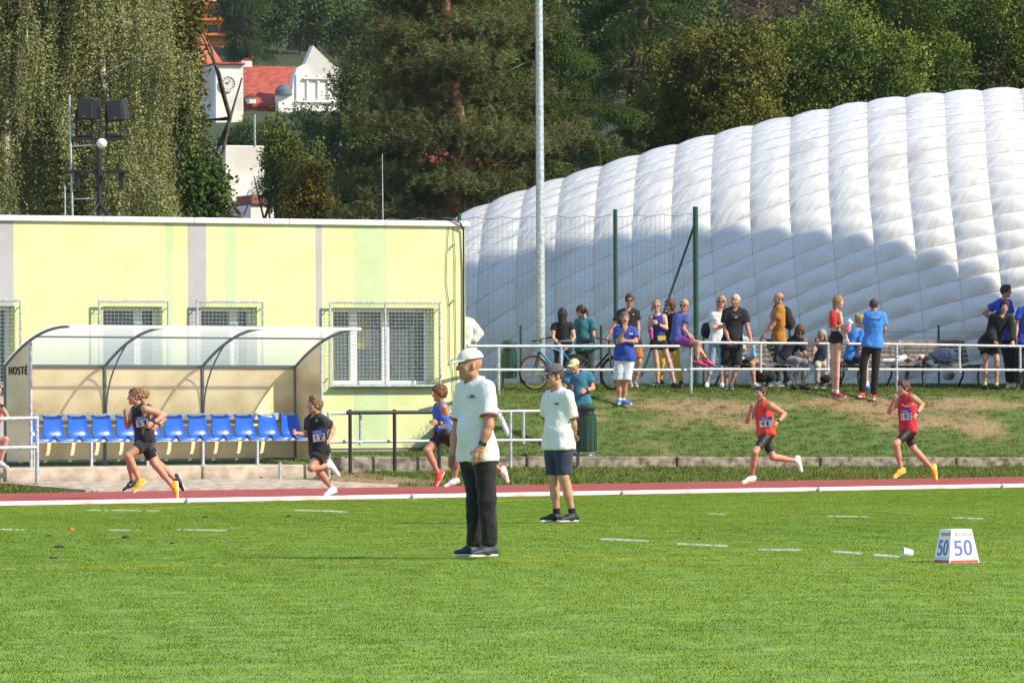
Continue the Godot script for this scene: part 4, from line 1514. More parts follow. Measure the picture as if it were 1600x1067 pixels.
func town() -> void:
	var plaster := M("town_white", Color.WHITE, 0.9)
	plaster.albedo_texture = ntex(0.02, 4, 211, [rgb(0xc9c5bc), rgb(0xe8e5dd), rgb(0xf0ede6)], [0.15, 0.5, 0.85], 128)
	tri(plaster, 0.1)
	var tile := M("roof_tile", Color.WHITE, 0.9)
	tile.albedo_texture = ntex(0.05, 4, 212, [rgb(0x7c3426), rgb(0xa24a36), rgb(0xb55c44)], [0.2, 0.5, 0.8], 128)
	tri(tile, 0.25)
	var salmon := M("town_salmon", rgb(0xd07a58), 0.9)
	var orange := M("town_orange", rgb(0xdb8f4e), 0.9)
	var dark := M("town_window", rgb(0x3d434a), 0.3)
	var slate := M("town_slate", rgb(0x5d6670), 0.8)
	# white clock tower
	var d := 300.0
	var t := thing("clock_tower", "white clock tower half hidden by the birch leaves", "tower", pix(360, 225, d))
	block(t, "wall", 336, 100, 380, 330, d, 4.0, plaster)
	block(t, "cornice", 334, 204, 382, 208, d + 0.2, 4.3, plaster)
	var mb := MB.new()
	var rot := Basis(Vector3.RIGHT, PI / 2)
	mb.lathe([Vector2(0.02, 0.10), Vector2(0.42, 0.10), Vector2(0.42, 0.0)], 28, pix(355, 131, d) - t.position, rot)
	mb.lathe([Vector2(0.42, 0.0), Vector2(0.42, 0.14), Vector2(0.47, 0.14), Vector2(0.47, 0.0)], 28, pix(355, 131, d) - t.position, rot)
	put(mb, "clock_face", M("clock_white", rgb(0xd8d2c4), 0.7), t)
	mb = MB.new()
	for k in 12:
		var a := TAU * k / 12
		mb.box(pix(355, 131, d) - t.position + Vector3(sin(a) * 0.34, cos(a) * 0.34, 0.12), Vector3(0.03, 0.09, 0.02), Basis(Vector3.BACK, -a))
	mb.box(pix(355, 131, d) - t.position + Vector3(0.05, 0.1, 0.13), Vector3(0.035, 0.26, 0.02), Basis(Vector3.BACK, -0.45))
	mb.box(pix(355, 131, d) - t.position + Vector3(-0.07, 0.04, 0.13), Vector3(0.045, 0.18, 0.02), Basis(Vector3.BACK, 1.0))
	put(mb, "clock_hands", M("clock_dark", rgb(0x6b675e), 0.7), t)
	block(t, "tower_roof", 334, 97, 382, 101, d - 0.2, 4.4, tile)
	t.rotation.y = 0.3
	# salmon house with red roof and ornate white gable
	d = 310.0
	t = thing("town_house", "red-roofed house with ornate white gable and dormers", "building", pix(440, 225, d))
	block(t, "wall", 378, 163, 545, 300, d, 8.0, salmon)
	block(t, "cornice", 377, 161, 545, 164, d - 0.3, 8.4, plaster)
	roofslope(t, "roof", [[376, 162], [545, 162], [545, 103], [389, 103]], d - 0.4, d + 7.0, tile)
	gable(t, "gable", [[426, 190], [548, 190], [548, 118], [528, 116], [522, 104], [512, 98], [482, 70], [470, 98], [456, 106], [451, 120], [449, 135], [447, 148], [442, 139], [434, 138], [427, 146]], d - 1.2, 1.0, plaster)
	mb = MB.new()
	mb.lathe([Vector2(0.55, 0), Vector2(0.50, 0.3), Vector2(0.3, 0.55), Vector2(0.02, 0.68)], 16, pix(436, 148, d - 1.0) - t.position)
	put(mb, "cupola", slate, t)
	for k in 4:
		mb = MB.new()
		mb.box(pix(456 + k * 17, 140, d - 1.22) - t.position, Vector3(0.16, 1.9, 0.14), Basis.IDENTITY, 0.03)
		put(mb, "pilaster", plaster, t)
	block(t, "chimney", 395, 95, 412, 106, d + 3, 0.8, plaster)
	gable(t, "chimney_cap", [[393, 96], [414, 96], [404, 91]], d + 3, 0.9, tile)
	for q in [[381, 152, 392, 163], [380, 181, 397, 206]]:
		block(t, "dormer", q[0], q[1], q[2], q[3], d - 1.0, 2.0, plaster if q[1] < 170 else salmon)
		gable(t, "dormer_roof", [[q[0] - 2, q[1]], [q[2] + 2, q[1]], [(q[0] + q[2]) * 0.5, q[1] - 6]], d - 1.1, 2.2, tile)
	for y in [122, 158, 172]:
		mb = MB.new()
		mb.box(pix(490, y, d - 1.25) - t.position, Vector3(2.9 if y > 130 else 1.9, 0.14, 0.2), Basis.IDENTITY, 0.03)
		put(mb, "moulding", plaster, t)
	t.rotation.y = 0.25
	# salmon roofs left of the tower
	t = thing("salmon_house", "salmon-roofed house showing through the birch left of the tower", "building", pix(320, 225, 325))
	block(t, "wall", 240, 100, 345, 260, 325, 8, salmon)
	roofslope(t, "roof", [[236, 101], [350, 101], [312, 47], [262, 47]], 324.6, 332, M("roof_salmon", rgb(0xc9694c), 0.9))
	# orange apartment block
	d = 360.0
	t = thing("orange_block", "orange apartment block with white windows at the top left", "building", pix(330, 60, d))
	block(t, "wall", 296, -60, 364, 80, d, 9, orange)
	for k in 3:
		for j in 3:
			block(t, "window", 300 + k * 24, 3 + j * 24 - 12, 316 + k * 24, 14 + j * 24 - 12, d - 0.06, 0.2, plaster if j == 0 else dark)
	for j in 3: block(t, "balcony", 296, 16 + j * 24 - 12, 364, 20 + j * 24 - 12, d - 0.7, 0.8, orange)
	# white block with railing
	d = 175.0
	t = thing("white_annex", "plain white box-shaped annex with a roof railing below the clock tower", "building", pix(380, 340, d))
	block(t, "wall", 349.5, 227, 415, 360, d, 4.5, plaster)
	block(t, "wall", 338, 236, 349, 360, d + 0.3, 4, M("town_white_shaded", rgb(0xb5b3ae), 0.9))  # left side of the white annex, its shade put into the grey colour
	mb = MB.new()
	mb.tube([pix(399, 228, d) - t.position, pix(398.5, 178, d) - t.position], 0.03, 6)
	put(mb, "antenna", M("galvanised"), t)
	mb = MB.new()
	for k in 16: mb.tube([pix(364 + k * 3, 303, d - 1.5) - t.position, pix(364 + k * 3, 286, d - 1.5) - t.position], 0.012, 4)
	for y in [286, 303]: mb.tube([pix(363, y, d - 1.5) - t.position, pix(411, y, d - 1.5) - t.position], 0.02, 4)
	put(mb, "railing", M("galvanised"), t)
	block(t, "lower_roof", 362, 304, 402, 320, d - 1.6, 1.5, M("town_brick", rgb(0x8e5a4c), 0.9))
	block(t, "lower_wall", 362, 320, 402, 360, d - 1.5, 1.3, plaster)
	t.rotation.y = 0.4
	# far house
	d = 520.0
	t = thing("grey_roofed_house", "distant white house with grey roof at the top edge", "building", pix(440, 40, d))
	block(t, "wall", 412, 20, 462, 60, d, 8, plaster)
	roofslope(t, "roof", [[408, 21], [466, 21], [460, 8], [414, 8]], d - 0.5, d + 5, slate)
	for k in 4: block(t, "window", 417 + k * 11, 23, 423 + k * 11, 29, d - 0.1, 0.2, dark)
	t = thing("pink_roof_house", "distant small house with pinkish roof between the conifers", "building", pix(434, 80, 450))
	block(t, "wall", 420, 70, 446, 100, 450, 6, plaster)
	gable(t, "roof", [[416, 72], [448, 72], [430, 48]], 449.5, 7, M("roof_salmon"))
	# pink house on the right
	d = 205.0
	t = thing("pink_house", "salmon pink house between leaves in the top right corner", "building", pix(1570, 120, d))
	block(t, "wall", 1540, -40, 1600, 140, d, 6, salmon)
	for j in 4: block(t, "window", 1550, 2 + j * 32, 1560, 18 + j * 32, d - 0.06, 0.2, plaster)
	# red roofs seen through the pine's gaps
	t = thing("red_roofed_shed", "low red-roofed house glimpsed through the pine's lower branches", "building", pix(730, 300, 165))
	block(t, "wall", 660, 270, 800, 420, 165, 5, M("town_salmon"))
	roofslope(t, "roof", [[655, 272], [805, 272], [790, 205], [675, 205]], 164.5, 169, tile)
	# added tower, unseen beyond the right edge, shaped to cast the shadow across the dome
	t = thing("added_shadow_tower", "added tall narrow concrete tower, unseen beyond the right edge, shading the dome", "tower", Vector3(24.5, 0, -101.4))
	mb = MB.new()
	mb.box(Vector3(0, 15, 0), Vector3(3.4, 31, 4.0), Basis(Vector3.UP, 0.0), 0.05)
	put(mb, "shaft", M("concrete"), t)
	for k in 9:
		mb = MB.new()
		mb.box(Vector3(-1.71, 2.5 + k * 3.2, 0), Vector3(0.06, 1.4, 1.0))
		put(mb, "window", dark, t)

# ---------- bodies: tapered capsules and ellipsoids joined into one smooth surface ----------
# a shape is [kind, a, b, ra, rb, n, q, flat, color, k]
#   kind 0 capsule from a (radius ra) to b (radius rb), squashed q times along n; flat: cut square at b
#   kind 1 ellipsoid at a with axes basis b (Basis), radii n
#   kind 2 ellipsoid taken away; kind 3 half-space taken away (point a, outward normal n)
static func cap(a: Vector3, b: Vector3, ra: float, rb: float, col: Color, n := Vector3.ZERO, q := 1.0, flat := false, k := 0.03) -> Array:
	return [0, a, b, ra, rb, n, q, flat, col, k]

static func ell(a: Vector3, b: Basis, rad: Vector3, col: Color, k := 0.02) -> Array:
	return [1, a, b, 0.0, 0.0, rad, 1.0, false, col, k]

static func cut_ell(a: Vector3, b: Basis, rad: Vector3) -> Array:
	return [2, a, b, 0.0, 0.0, rad, 1.0, false, Color.WHITE, 0.0]

static func cut_half(a: Vector3, n: Vector3) -> Array:
	return [3, a, Basis.IDENTITY, 0.0, 0.0, n, 1.0, false, Color.WHITE, 0.0]

static func solid(shapes: Array, cell: float) -> MB:
	var lo := Vector3.ONE * 1e9; var hi := -Vector3.ONE * 1e9
	for s in shapes:
		if s[0] == 0:
			var r := Vector3.ONE * (maxf(s[3], s[4]) * 1.02)
			lo = lo.min(s[1] - r).min(s[2] - r); hi = hi.max(s[1] + r).max(s[2] + r)
		elif s[0] == 1:
			var m := maxf(s[5].x, maxf(s[5].y, s[5].z))
			var bb: Basis = s[2]
			var ex := Vector3(sqrt(pow(bb.x.x * s[5].x, 2) + pow(bb.y.x * s[5].y, 2) + pow(bb.z.x * s[5].z, 2)), sqrt(pow(bb.x.y * s[5].x, 2) + pow(bb.y.y * s[5].y, 2) + pow(bb.z.y * s[5].z, 2)), sqrt(pow(bb.x.z * s[5].x, 2) + pow(bb.y.z * s[5].y, 2) + pow(bb.z.z * s[5].z, 2)))
			lo = lo.min(s[1] - ex); hi = hi.max(s[1] + ex)
	lo -= Vector3.ONE * cell * 3.0; hi += Vector3.ONE * cell * 3.0
	var nx := int(ceil((hi.x - lo.x) / cell)) + 1; var ny := int(ceil((hi.y - lo.y) / cell)) + 1; var nz2 := int(ceil((hi.z - lo.z) / cell)) + 1
	var n := nx * ny * nz2
	var D := PackedFloat32Array(); D.resize(n); D.fill(0.2)
	var W := PackedInt32Array(); W.resize(n); W.fill(-1)
	for si in shapes.size():
		var s: Array = shapes[si]
		var kind: int = s[0]
		var a: Vector3 = s[1]
		var k: float = s[9]
		var mg := maxf(cell * 2.5, k)
		var l2 := lo; var h2 := hi
		var b := Vector3.ZERO; var ra: float = s[3]; var rb: float = s[4]
		var nn: Vector3 = s[5]; var q: float = s[6]; var flat: bool = s[7]
		var bi := Basis.IDENTITY
		if kind == 0:
			b = s[2]
			var r := Vector3.ONE * (maxf(ra, rb) + mg)
			l2 = (a - r).min(b - r); h2 = (a + r).max(b + r)
		elif kind == 1 or kind == 2:
			bi = (s[2] as Basis).inverse()
			var r := Vector3.ONE * (maxf(nn.x, maxf(nn.y, nn.z)) + mg)
			l2 = a - r; h2 = a + r
		var x0 := clampi(int(floor((l2.x - lo.x) / cell)), 0, nx - 1); var x1 := clampi(int(ceil((h2.x - lo.x) / cell)), 0, nx - 1)
		var y0 := clampi(int(floor((l2.y - lo.y) / cell)), 0, ny - 1); var y1 := clampi(int(ceil((h2.y - lo.y) / cell)), 0, ny - 1)
		var z0 := clampi(int(floor((l2.z - lo.z) / cell)), 0, nz2 - 1); var z1 := clampi(int(ceil((h2.z - lo.z) / cell)), 0, nz2 - 1)
		var ba := b - a
		if q != 1.0: ba += nn * (nn.dot(ba) * (q - 1.0))
		var inv := 1.0 / maxf(ba.length_squared(), 1e-9)
		var bl := ba.length()
		var rinv := Vector3.ONE
		if kind == 1 or kind == 2: rinv = Vector3(1.0 / nn.x, 1.0 / nn.y, 1.0 / nn.z)
		var k4 := 0.25 / maxf(k, 1e-6)
		for z in range(z0, z1 + 1):
			for y in range(y0, y1 + 1):
				var i := (z * ny + y) * nx + x0
				var p := Vector3(lo.x + x0 * cell, lo.y + y * cell, lo.z + z * cell) - a
				for x in range(x0, x1 + 1):
					var d := 0.0
					if kind == 0:
						var e := p
						if q != 1.0: e += nn * (nn.dot(p) * (q - 1.0))
						var t := e.dot(ba) * inv
						var tc := clampf(t, 0.0, 1.0)
						d = (e - ba * tc).length() - (ra + (rb - ra) * tc)
						if flat: d = maxf(d, (t - 1.0) * bl)
					elif kind == 3:
						d = p.dot(nn)
					else:
						var e: Vector3 = (bi * p) * rinv
						var k0 := e.length()
						var k1 := (e * rinv).length()
						d = k0 * (k0 - 1.0) / maxf(k1, 1e-6)
					var o := D[i]
					if kind == 2: D[i] = maxf(o, -d)
					elif kind == 3: D[i] = maxf(o, d)
					else:
						if d < o: W[i] = si
						var h := k - absf(o - d)
						D[i] = minf(o, d) - (h * h * k4 if h > 0.0 else 0.0)
					i += 1
					p.x += cell
	# surface nets
	var mb := MB.new()
	var id := PackedInt32Array(); id.resize(n); id.fill(-1)
	var sy := nx; var sz := nx * ny
	for z in nz2 - 1:
		for y in ny - 1:
			var i := (z * ny + y) * nx
			for x in nx - 1:
				var c0 := D[i]; var c1 := D[i + 1]; var c2 := D[i + sy]; var c3 := D[i + sy + 1]
				var c4 := D[i + sz]; var c5 := D[i + sz + 1]; var c6 := D[i + sz + sy]; var c7 := D[i + sz + sy + 1]
				var m := int(c0 < 0) + int(c1 < 0) + int(c2 < 0) + int(c3 < 0) + int(c4 < 0) + int(c5 < 0) + int(c6 < 0) + int(c7 < 0)
				if m != 0 and m != 8:
					var g := Vector3(c1 - c0 + c3 - c2 + c5 - c4 + c7 - c6, c2 - c0 + c3 - c1 + c6 - c4 + c7 - c5, c4 - c0 + c5 - c1 + c6 - c2 + c7 - c3) * 0.25
					var f := (c0 + c1 + c2 + c3 + c4 + c5 + c6 + c7) * 0.125
					var off := Vector3.ZERO
					var gl := g.length_squared()
					if gl > 1e-12: off = (-g * (f / gl)).clamp(Vector3.ONE * -0.5, Vector3.ONE * 0.5)
					var p := Vector3(x + 0.5, y + 0.5, z + 0.5) + off
					var best := i; var bv := c0
					for e in [i + 1, i + sy, i + sy + 1, i + sz, i + sz + 1, i + sz + sy, i + sz + sy + 1]:
						if D[e] < bv and W[e] >= 0: bv = D[e]; best = e
					mb.col = shapes[W[best]][8] if W[best] >= 0 else Color.WHITE
					id[i] = mb.vert(lo + p * cell, g.normalized())
				i += 1
	for z in range(1, nz2 - 1):
		for y in range(1, ny - 1):
			var i := (z * ny + y) * nx + 1
			for x in range(1, nx - 1):
				var s0 := D[i] < 0.0
				if id[i] >= 0 or id[i - 1] >= 0:
					if s0 != (D[i + 1] < 0.0):
						face(mb, id[i], id[i - sy], id[i - sy - sz], id[i - sz], s0)
				if s0 != (D[i + sy] < 0.0):
					face(mb, id[i], id[i - sz], id[i - sz - 1], id[i - 1], s0)
				if s0 != (D[i + sz] < 0.0):
					face(mb, id[i], id[i - 1], id[i - 1 - sy], id[i - sy], s0)
				i += 1
	return mb

static func face(mb: MB, a: int, b: int, c: int, d: int, fwd: bool) -> void:
	if a < 0 or b < 0 or c < 0 or d < 0: return
	if fwd: mb.tri_i(a, b, c); mb.tri_i(a, c, d)
	else: mb.tri_i(a, c, b); mb.tri_i(a, d, c)

static func add_to(mb: MB, o: MB) -> void:
	var s := mb.v.size()
	mb.v.append_array(o.v); mb.n.append_array(o.n); mb.uv.append_array(o.uv); mb.c.append_array(o.c)
	for i in o.ix: mb.ix.append(i + s)

static func folds(mb: MB, nzz: FastNoiseLite, amp: float, sc: Vector3, off: float) -> void:
	# soft cloth folds: push the surface in and out, then take the normals again
	for i in mb.v.size():
		var p := mb.v[i] * sc
		mb.v[i] += mb.n[i] * (nzz.get_noise_3d(p.x + off, p.y, p.z) * amp)
	var acc := PackedVector3Array(); acc.resize(mb.v.size())
	for t in range(0, mb.ix.size(), 3):
		var a := mb.ix[t]; var b := mb.ix[t + 1]; var c := mb.ix[t + 2]
		var nn := (mb.v[c] - mb.v[a]).cross(mb.v[b] - mb.v[a])
		acc[a] += nn; acc[b] += nn; acc[c] += nn
	for i in acc.size():
		if acc[i].length_squared() > 1e-18: mb.n[i] = acc[i].normalized()

static func dist(shapes: Array, p: Vector3) -> float:
	var best := 1.0
	for s in shapes:
		var d := 1.0
		var e: Vector3 = p - (s[1] as Vector3)
		if s[0] == 0:
			var nn: Vector3 = s[5]; var q: float = s[6]
			var ba: Vector3 = s[2] - s[1]
			if q != 1.0:
				e += nn * (nn.dot(e) * (q - 1.0)); ba += nn * (nn.dot(ba) * (q - 1.0))
			var t := clampf(e.dot(ba) / maxf(ba.length_squared(), 1e-9), 0, 1)
			d = (e - ba * t).length() - lerpf(s[3], s[4], t)
		elif s[0] == 1:
			e = (s[2] as Basis).inverse() * e
			var r: Vector3 = s[5]
			d = (e / r).length() * ((e / r).length() - 1.0) / maxf((e / (r * r)).length(), 1e-6)
		best = minf(best, d)
	return best

static func patch(on: MB, c: Vector3, right: Vector3, up: Vector3, w: float, h: float, lift: float, cell: float) -> MB:
	# a small sheet laid on the cloth: every point rests on the outermost cloth under it
	var nn := right.cross(up).normalized()
	var mb := MB.new()
	var nu := 8; var nv := 6
	var near := PackedVector3Array()          # x, y on the sheet, height
	for p in on.v:
		var e := p - c
		var x := e.dot(right); var y := e.dot(up)
		if absf(x) < w * 0.5 + cell * 1.5 and absf(y) < h * 0.5 + cell * 1.5: near.append(Vector3(x, y, e.dot(nn)))
	var hs := PackedFloat32Array()
	for j in nv + 1:
		for i in nu + 1:
			var x := (float(i) / nu - 0.5) * w; var y := (float(j) / nv - 0.5) * h
			var top := -1.0
			for p in near:
				if absf(p.x - x) < cell * 1.1 and absf(p.y - y) < cell * 1.1: top = maxf(top, p.z)
			hs.append(top)
	var mean := -1.0
	for x in hs: mean = maxf(mean, x)
	for j in nv + 1:
		for i in nu + 1:
			var k := j * (nu + 1) + i
			var z := hs[k]
			if z < mean - 0.10: z = mean - 0.10
			mb.vert(c + right * (float(i) / nu - 0.5) * w + up * (float(j) / nv - 0.5) * h + nn * (z + lift), nn, Vector2(float(i) / nu, 1.0 - float(j) / nv))
	for j in nv:
		for i in nu:
			var a := j * (nu + 1) + i
			mb.tri_i(a, a + 1, a + nu + 2); mb.tri_i(a, a + nu + 2, a + nu + 1)
	return mb

# ---------- a hand: palm and five bent fingers ----------
static func hand(w: Vector3, dir: Vector3, palm: Vector3, side: float, curl: float, col: Color, cell: float, s := 1.0) -> MB:
	dir = dir.normalized()
	palm = (palm - dir * palm.dot(dir)).normalized()
	var across := dir.cross(palm) * side          # towards the thumb
	var sh := []
	sh.append(cap(w - dir * 0.02 * s, w + dir * 0.015 * s, 0.027 * s, 0.027 * s, col, palm, 1.25, false, 0.015))
	sh.append(cap(w + dir * 0.02 * s + across * 0.014 * s, w + dir * 0.078 * s + across * 0.022 * s, 0.022 * s, 0.019 * s, col, palm, 1.35, false, 0.014))
	sh.append(cap(w + dir * 0.02 * s - across * 0.012 * s, w + dir * 0.072 * s - across * 0.022 * s, 0.022 * s, 0.018 * s, col, palm, 1.35, false, 0.014))
	var lens := [0.070, 0.080, 0.074, 0.058]
	for k in 4:
		var x := (0.031 - 0.0205 * k) * s
		var base := w + dir * (0.084 - 0.004 * absf(k - 1.2)) * s + across * x
		var d := dir
		var p := base
		var l: float = lens[k] * s
		var r := (0.0092 - 0.0006 * k) * s
		for seg in 3:
			var ang := curl * (0.55 + 0.35 * seg) + 0.05 * k
			d = (d * cos(ang) + palm * sin(ang) * 1.0).normalized() if seg == 0 else (dir * cos(ang * (1.0 + seg * 0.75)) + palm * sin(ang * (1.0 + seg * 0.75))).normalized()
			var e: Vector3 = p + d * l * float([0.45, 0.32, 0.23][seg])
			sh.append(cap(p, e, r, r * 0.9, col, Vector3.ZERO, 1.0, false, 0.003))
			p = e; r *= 0.92
	var tb := w + dir * 0.022 * s + across * 0.030 * s
	var td := (dir * 0.75 + across * 0.75 + palm * (0.15 + 0.5 * curl)).normalized()
	var t1 := tb + td * 0.036 * s
	var t2 := t1 + (dir * (0.95 - 0.3 * curl) + across * (0.25 - 0.35 * curl) + palm * (0.1 + 0.55 * curl)).normalized() * 0.032 * s
	sh.append(cap(tb, t1, 0.0135 * s, 0.0105 * s, col, Vector3.ZERO, 1.0, false, 0.008))
	sh.append(cap(t1, t2, 0.0105 * s, 0.0085 * s, col, Vector3.ZERO, 1.0, false, 0.004))
	return solid(sh, cell)

# ---------- a head with face; f forward, u up ----------
static func head_shapes(c: Vector3, f: Vector3, u: Vector3, skin: Color, s: float, female: bool) -> Array:
	var r := u.cross(f).normalized()      # r: the person's left
	var b := Basis(r, u, f)
	var P := func(x: float, y: float, z: float) -> Vector3: return c + (r * x + u * y + f * z) * s
	var lips := Color(skin.r * 0.72, skin.g * 0.55, skin.b * 0.55)
	var sh := []
	sh.append(ell(P.call(0, 0.028, -0.012), b, Vector3(0.074, 0.088, 0.096) * s, skin, 0.02 * s))          # skull
	sh.append(ell(P.call(0, -0.030, 0.026), b, Vector3(0.060, 0.078, 0.062) * s, skin, 0.03 * s))           # face
	sh.append(cap(P.call(-0.040, -0.066, 0.008), P.call(0.0, -0.090, 0.062), 0.026 * s, 0.021 * s, skin, Vector3.ZERO, 1.0, false, 0.02 * s))   # jaw
	sh.append(cap(P.call(0.040, -0.066, 0.008), P.call(0.0, -0.090, 0.062), 0.026 * s, 0.021 * s, skin, Vector3.ZERO, 1.0, false, 0.02 * s))
	sh.append(cap(P.call(-0.034, 0.024, 0.074), P.call(0.034, 0.024, 0.074), 0.013 * s, 0.013 * s, skin, Vector3.ZERO, 1.0, false, 0.018 * s))   # brow
	for x in [-0.031, 0.031]:
		sh.append(cut_ell(P.call(x, 0.004, 0.092), b, Vector3(0.018, 0.011, 0.013) * s))
		sh.append(ell(P.call(x, 0.003, 0.076), b, Vector3(0.0125, 0.0125, 0.0125) * s, Color(0.62, 0.58, 0.55), 0.001))
		sh.append(ell(P.call(x, 0.003, 0.0875), b, Vector3(0.0058, 0.0058, 0.0030) * s, Color(0.05, 0.035, 0.03), 0.0005))
		sh.append(cap(P.call(x * 0.55, 0.023, 0.087), P.call(x * 1.5, 0.024, 0.075), 0.0042 * s, 0.003 * s, Color(skin.r * 0.35, skin.g * 0.28, skin.b * 0.25), Vector3.ZERO, 1.0, false, 0.002))
		sh.append(ell(P.call(signf(x) * 0.077, -0.008, -0.012), b * Basis(Vector3.UP, signf(x) * 0.4), Vector3(0.009, 0.031, 0.019) * s, skin * Color(1, 0.93, 0.9), 0.006 * s))   # ears
		sh.append(ell(P.call(signf(x) * 0.042, -0.028, 0.052), b, Vector3(0.020, 0.022, 0.022) * s, skin, 0.02 * s))   # cheeks
	sh.append(cap(P.call(0, 0.012, 0.084), P.call(0, -0.026, 0.107), 0.0085 * s, 0.0125 * s, skin, Vector3.ZERO, 1.0, false, 0.010 * s))       # nose
	sh.append(cap(P.call(-0.010, -0.031, 0.094), P.call(0.010, -0.031, 0.094), 0.009 * s, 0.009 * s, skin, Vector3.ZERO, 1.0, false, 0.006 * s))
	sh.append(cap(P.call(-0.019, -0.058, 0.078), P.call(0.019, -0.058, 0.078), 0.0075 * s, 0.0075 * s, lips, Vector3.ZERO, 1.0, false, 0.005 * s))
	sh.append(cap(P.call(-0.012, -0.067, 0.080), P.call(0.012, -0.067, 0.080), 0.007 * s, 0.007 * s, lips, Vector3.ZERO, 1.0, false, 0.005 * s))
	return sh

# ---------- a person from joints ----------
var cloth_noise := noise(1.0, 2, 500)

func jt(p: Dictionary, o: Vector3, j: Array) -> Vector3:
	var z: Array = p.zm
	return pix(z[0] + j[0] / z[2], z[1] + j[1] / z[2], p.d - (j[2] if j.size() > 2 else 0.0)) - o

func make_person(p: Dictionary) -> Array:
	# returns [[name, MB, material key, parent index], ...]; all in metres about the person's foot point
	var o: Vector3 = p.org
	var out := []
	var fine: bool = p.get("fine", false)
	var cb: float = p.get("cell", 0.0125 if fine else 0.023)
	var ch := 0.0056 if fine else 0.0098
	var q: float = p.get("q", 1.0)
	var fem: bool = p.get("fem", false)
	var skin: Color = lin(p.get("skin", 0xc49376))
	var lum := skin.get_luminance()
	skin = skin.lerp(Color(lum, lum, lum), 0.14)
	var S := []; var E := []; var Wr := []; var H := []; var K := []; var A := []; var T := []
	for i in 2:
		S.append(jt(p, o, p.s[i])); E.append(jt(p, o, p.e[i])); Wr.append(jt(p, o, p.w[i]))
		H.append(jt(p, o, p.h[i])); K.append(jt(p, o, p.k[i])); A.append(jt(p, o, p.a[i]))
	var face_d: Vector3 = (p.face as Vector3).normalized()
	var front: Vector3 = p.get("front", Vector3(face_d.x, 0, face_d.z)).normalized()
	# feet that stand: soles on the ground below them
	var free: Array = p.get("free", [false, false])
	for i in 2:
		if free[i]: continue
		var wp: Vector3 = o + A[i]
		var g := 0.0
		var ql := to_ab(wp)
		if ql.y > 67.0: g = bank_y(ql.x, ql.y) + 0.015
		else: g = 0.015
		A[i].y = g + 0.086 * q - o.y
	for i in 2:
		if p.has("t"): T.append(jt(p, o, p.t[i]))
		else: T.append(A[i] + front * 0.17 + Vector3(0, -0.075, 0))
	var hd := jt(p, o, p.hd)
	var sc: Vector3 = (S[0] + S[1]) * 0.5
	var pc: Vector3 = (H[0] + H[1]) * 0.5
	var up: Vector3 = (sc - pc).normalized()
	var n := (front - up * front.dot(up)).normalized()
	var bw: float = (1.0 if not fem else 0.88) * q * p.get("wide", 1.0)
	var hu := (Vector3.UP - face_d * face_d.y).normalized()
	if p.has("tilt"): hu = (hu + p.tilt).normalized(); 
	var fd := (face_d - hu * face_d.dot(hu)).normalized()
	var hs: float = p.get("head", 1.0) * (0.96 if fem else 1.0) * lerpf(1.0, q, 0.5)
	# --- skin body ---
	var B := []
	var P0: Vector3 = H[0].lerp(pc, 0.3); var P1: Vector3 = H[1].lerp(pc, 0.3)
	B.append(cap(P0, P1, 0.098 * bw, 0.098 * bw, skin, n, 1.0, false, 0.05))
	B.append(cap(pc + up * 0.04, pc.lerp(sc, 0.42), 0.132 * bw, 0.118 * bw, skin, n, 1.35, false, 0.05))
	B.append(cap(pc.lerp(sc, 0.42), sc - up * 0.09, 0.122 * bw, 0.150 * bw, skin, n, 1.42, false, 0.05))
	var sx: Vector3 = (S[1] - S[0]).normalized()
	B.append(cap(S[0] + sx * 0.035, S[1] - sx * 0.035, 0.058 * bw, 0.058 * bw, skin, Vector3.ZERO, 1.0, false, 0.05))
	var nb := sc + up * 0.015 - n * 0.01
	B.append(cap(nb, hd - hu * 0.055 * hs - fd * 0.018, 0.060 * bw, 0.052 * bw, skin, Vector3.ZERO, 1.0, false, 0.035))
	for i in 2:
		B.append(cap(S[i], S[i].lerp(E[i], 0.5), 0.057 * bw, 0.050 * bw, skin, Vector3.ZERO, 1.0, false, 0.03))
		B.append(cap(S[i].lerp(E[i], 0.4), E[i], 0.051 * bw, 0.039 * bw, skin, Vector3.ZERO, 1.0, false, 0.02))
		B.append(cap(E[i], E[i].lerp(Wr[i], 0.4), 0.039 * bw, 0.041 * bw, skin, Vector3.ZERO, 1.0, false, 0.02))
		B.append(cap(E[i].lerp(Wr[i], 0.35), Wr[i], 0.041 * bw, 0.027 * bw, skin, Vector3.ZERO, 1.0, false, 0.02))
		B.append(cap(H[i], K[i], 0.088 * bw, 0.056 * bw, skin, Vector3.ZERO, 1.0, false, 0.03))
		var sh: Vector3 = (A[i] - K[i])
		var back := sh.cross(n.cross(sh)).normalized()
		if back.dot(front) > 0: back = -back
		B.append(cap(K[i], K[i] + sh * 0.5, 0.054 * q, 0.046 * q, skin, Vector3.ZERO, 1.0, false, 0.025))
		B.append(cap(K[i] + sh * 0.18 + back * 0.018, K[i] + sh * 0.5 + back * 0.012, 0.048 * q, 0.043 * q, skin, Vector3.ZERO, 1.0, false, 0.025))
		B.append(cap(K[i] + sh * 0.45, A[i], 0.044 * q, 0.034 * q, skin, Vector3.ZERO, 1.0, false, 0.025))
	var body := solid(B, cb)
	var hsh := head_shapes(hd, fd, hu, skin, hs, fem)
	hsh.append(cap(nb, hd - hu * 0.05 * hs - fd * 0.018, 0.056 * bw, 0.051 * bw, skin, Vector3.ZERO, 1.0, false, 0.02))
	add_to(body, solid(hsh, ch))
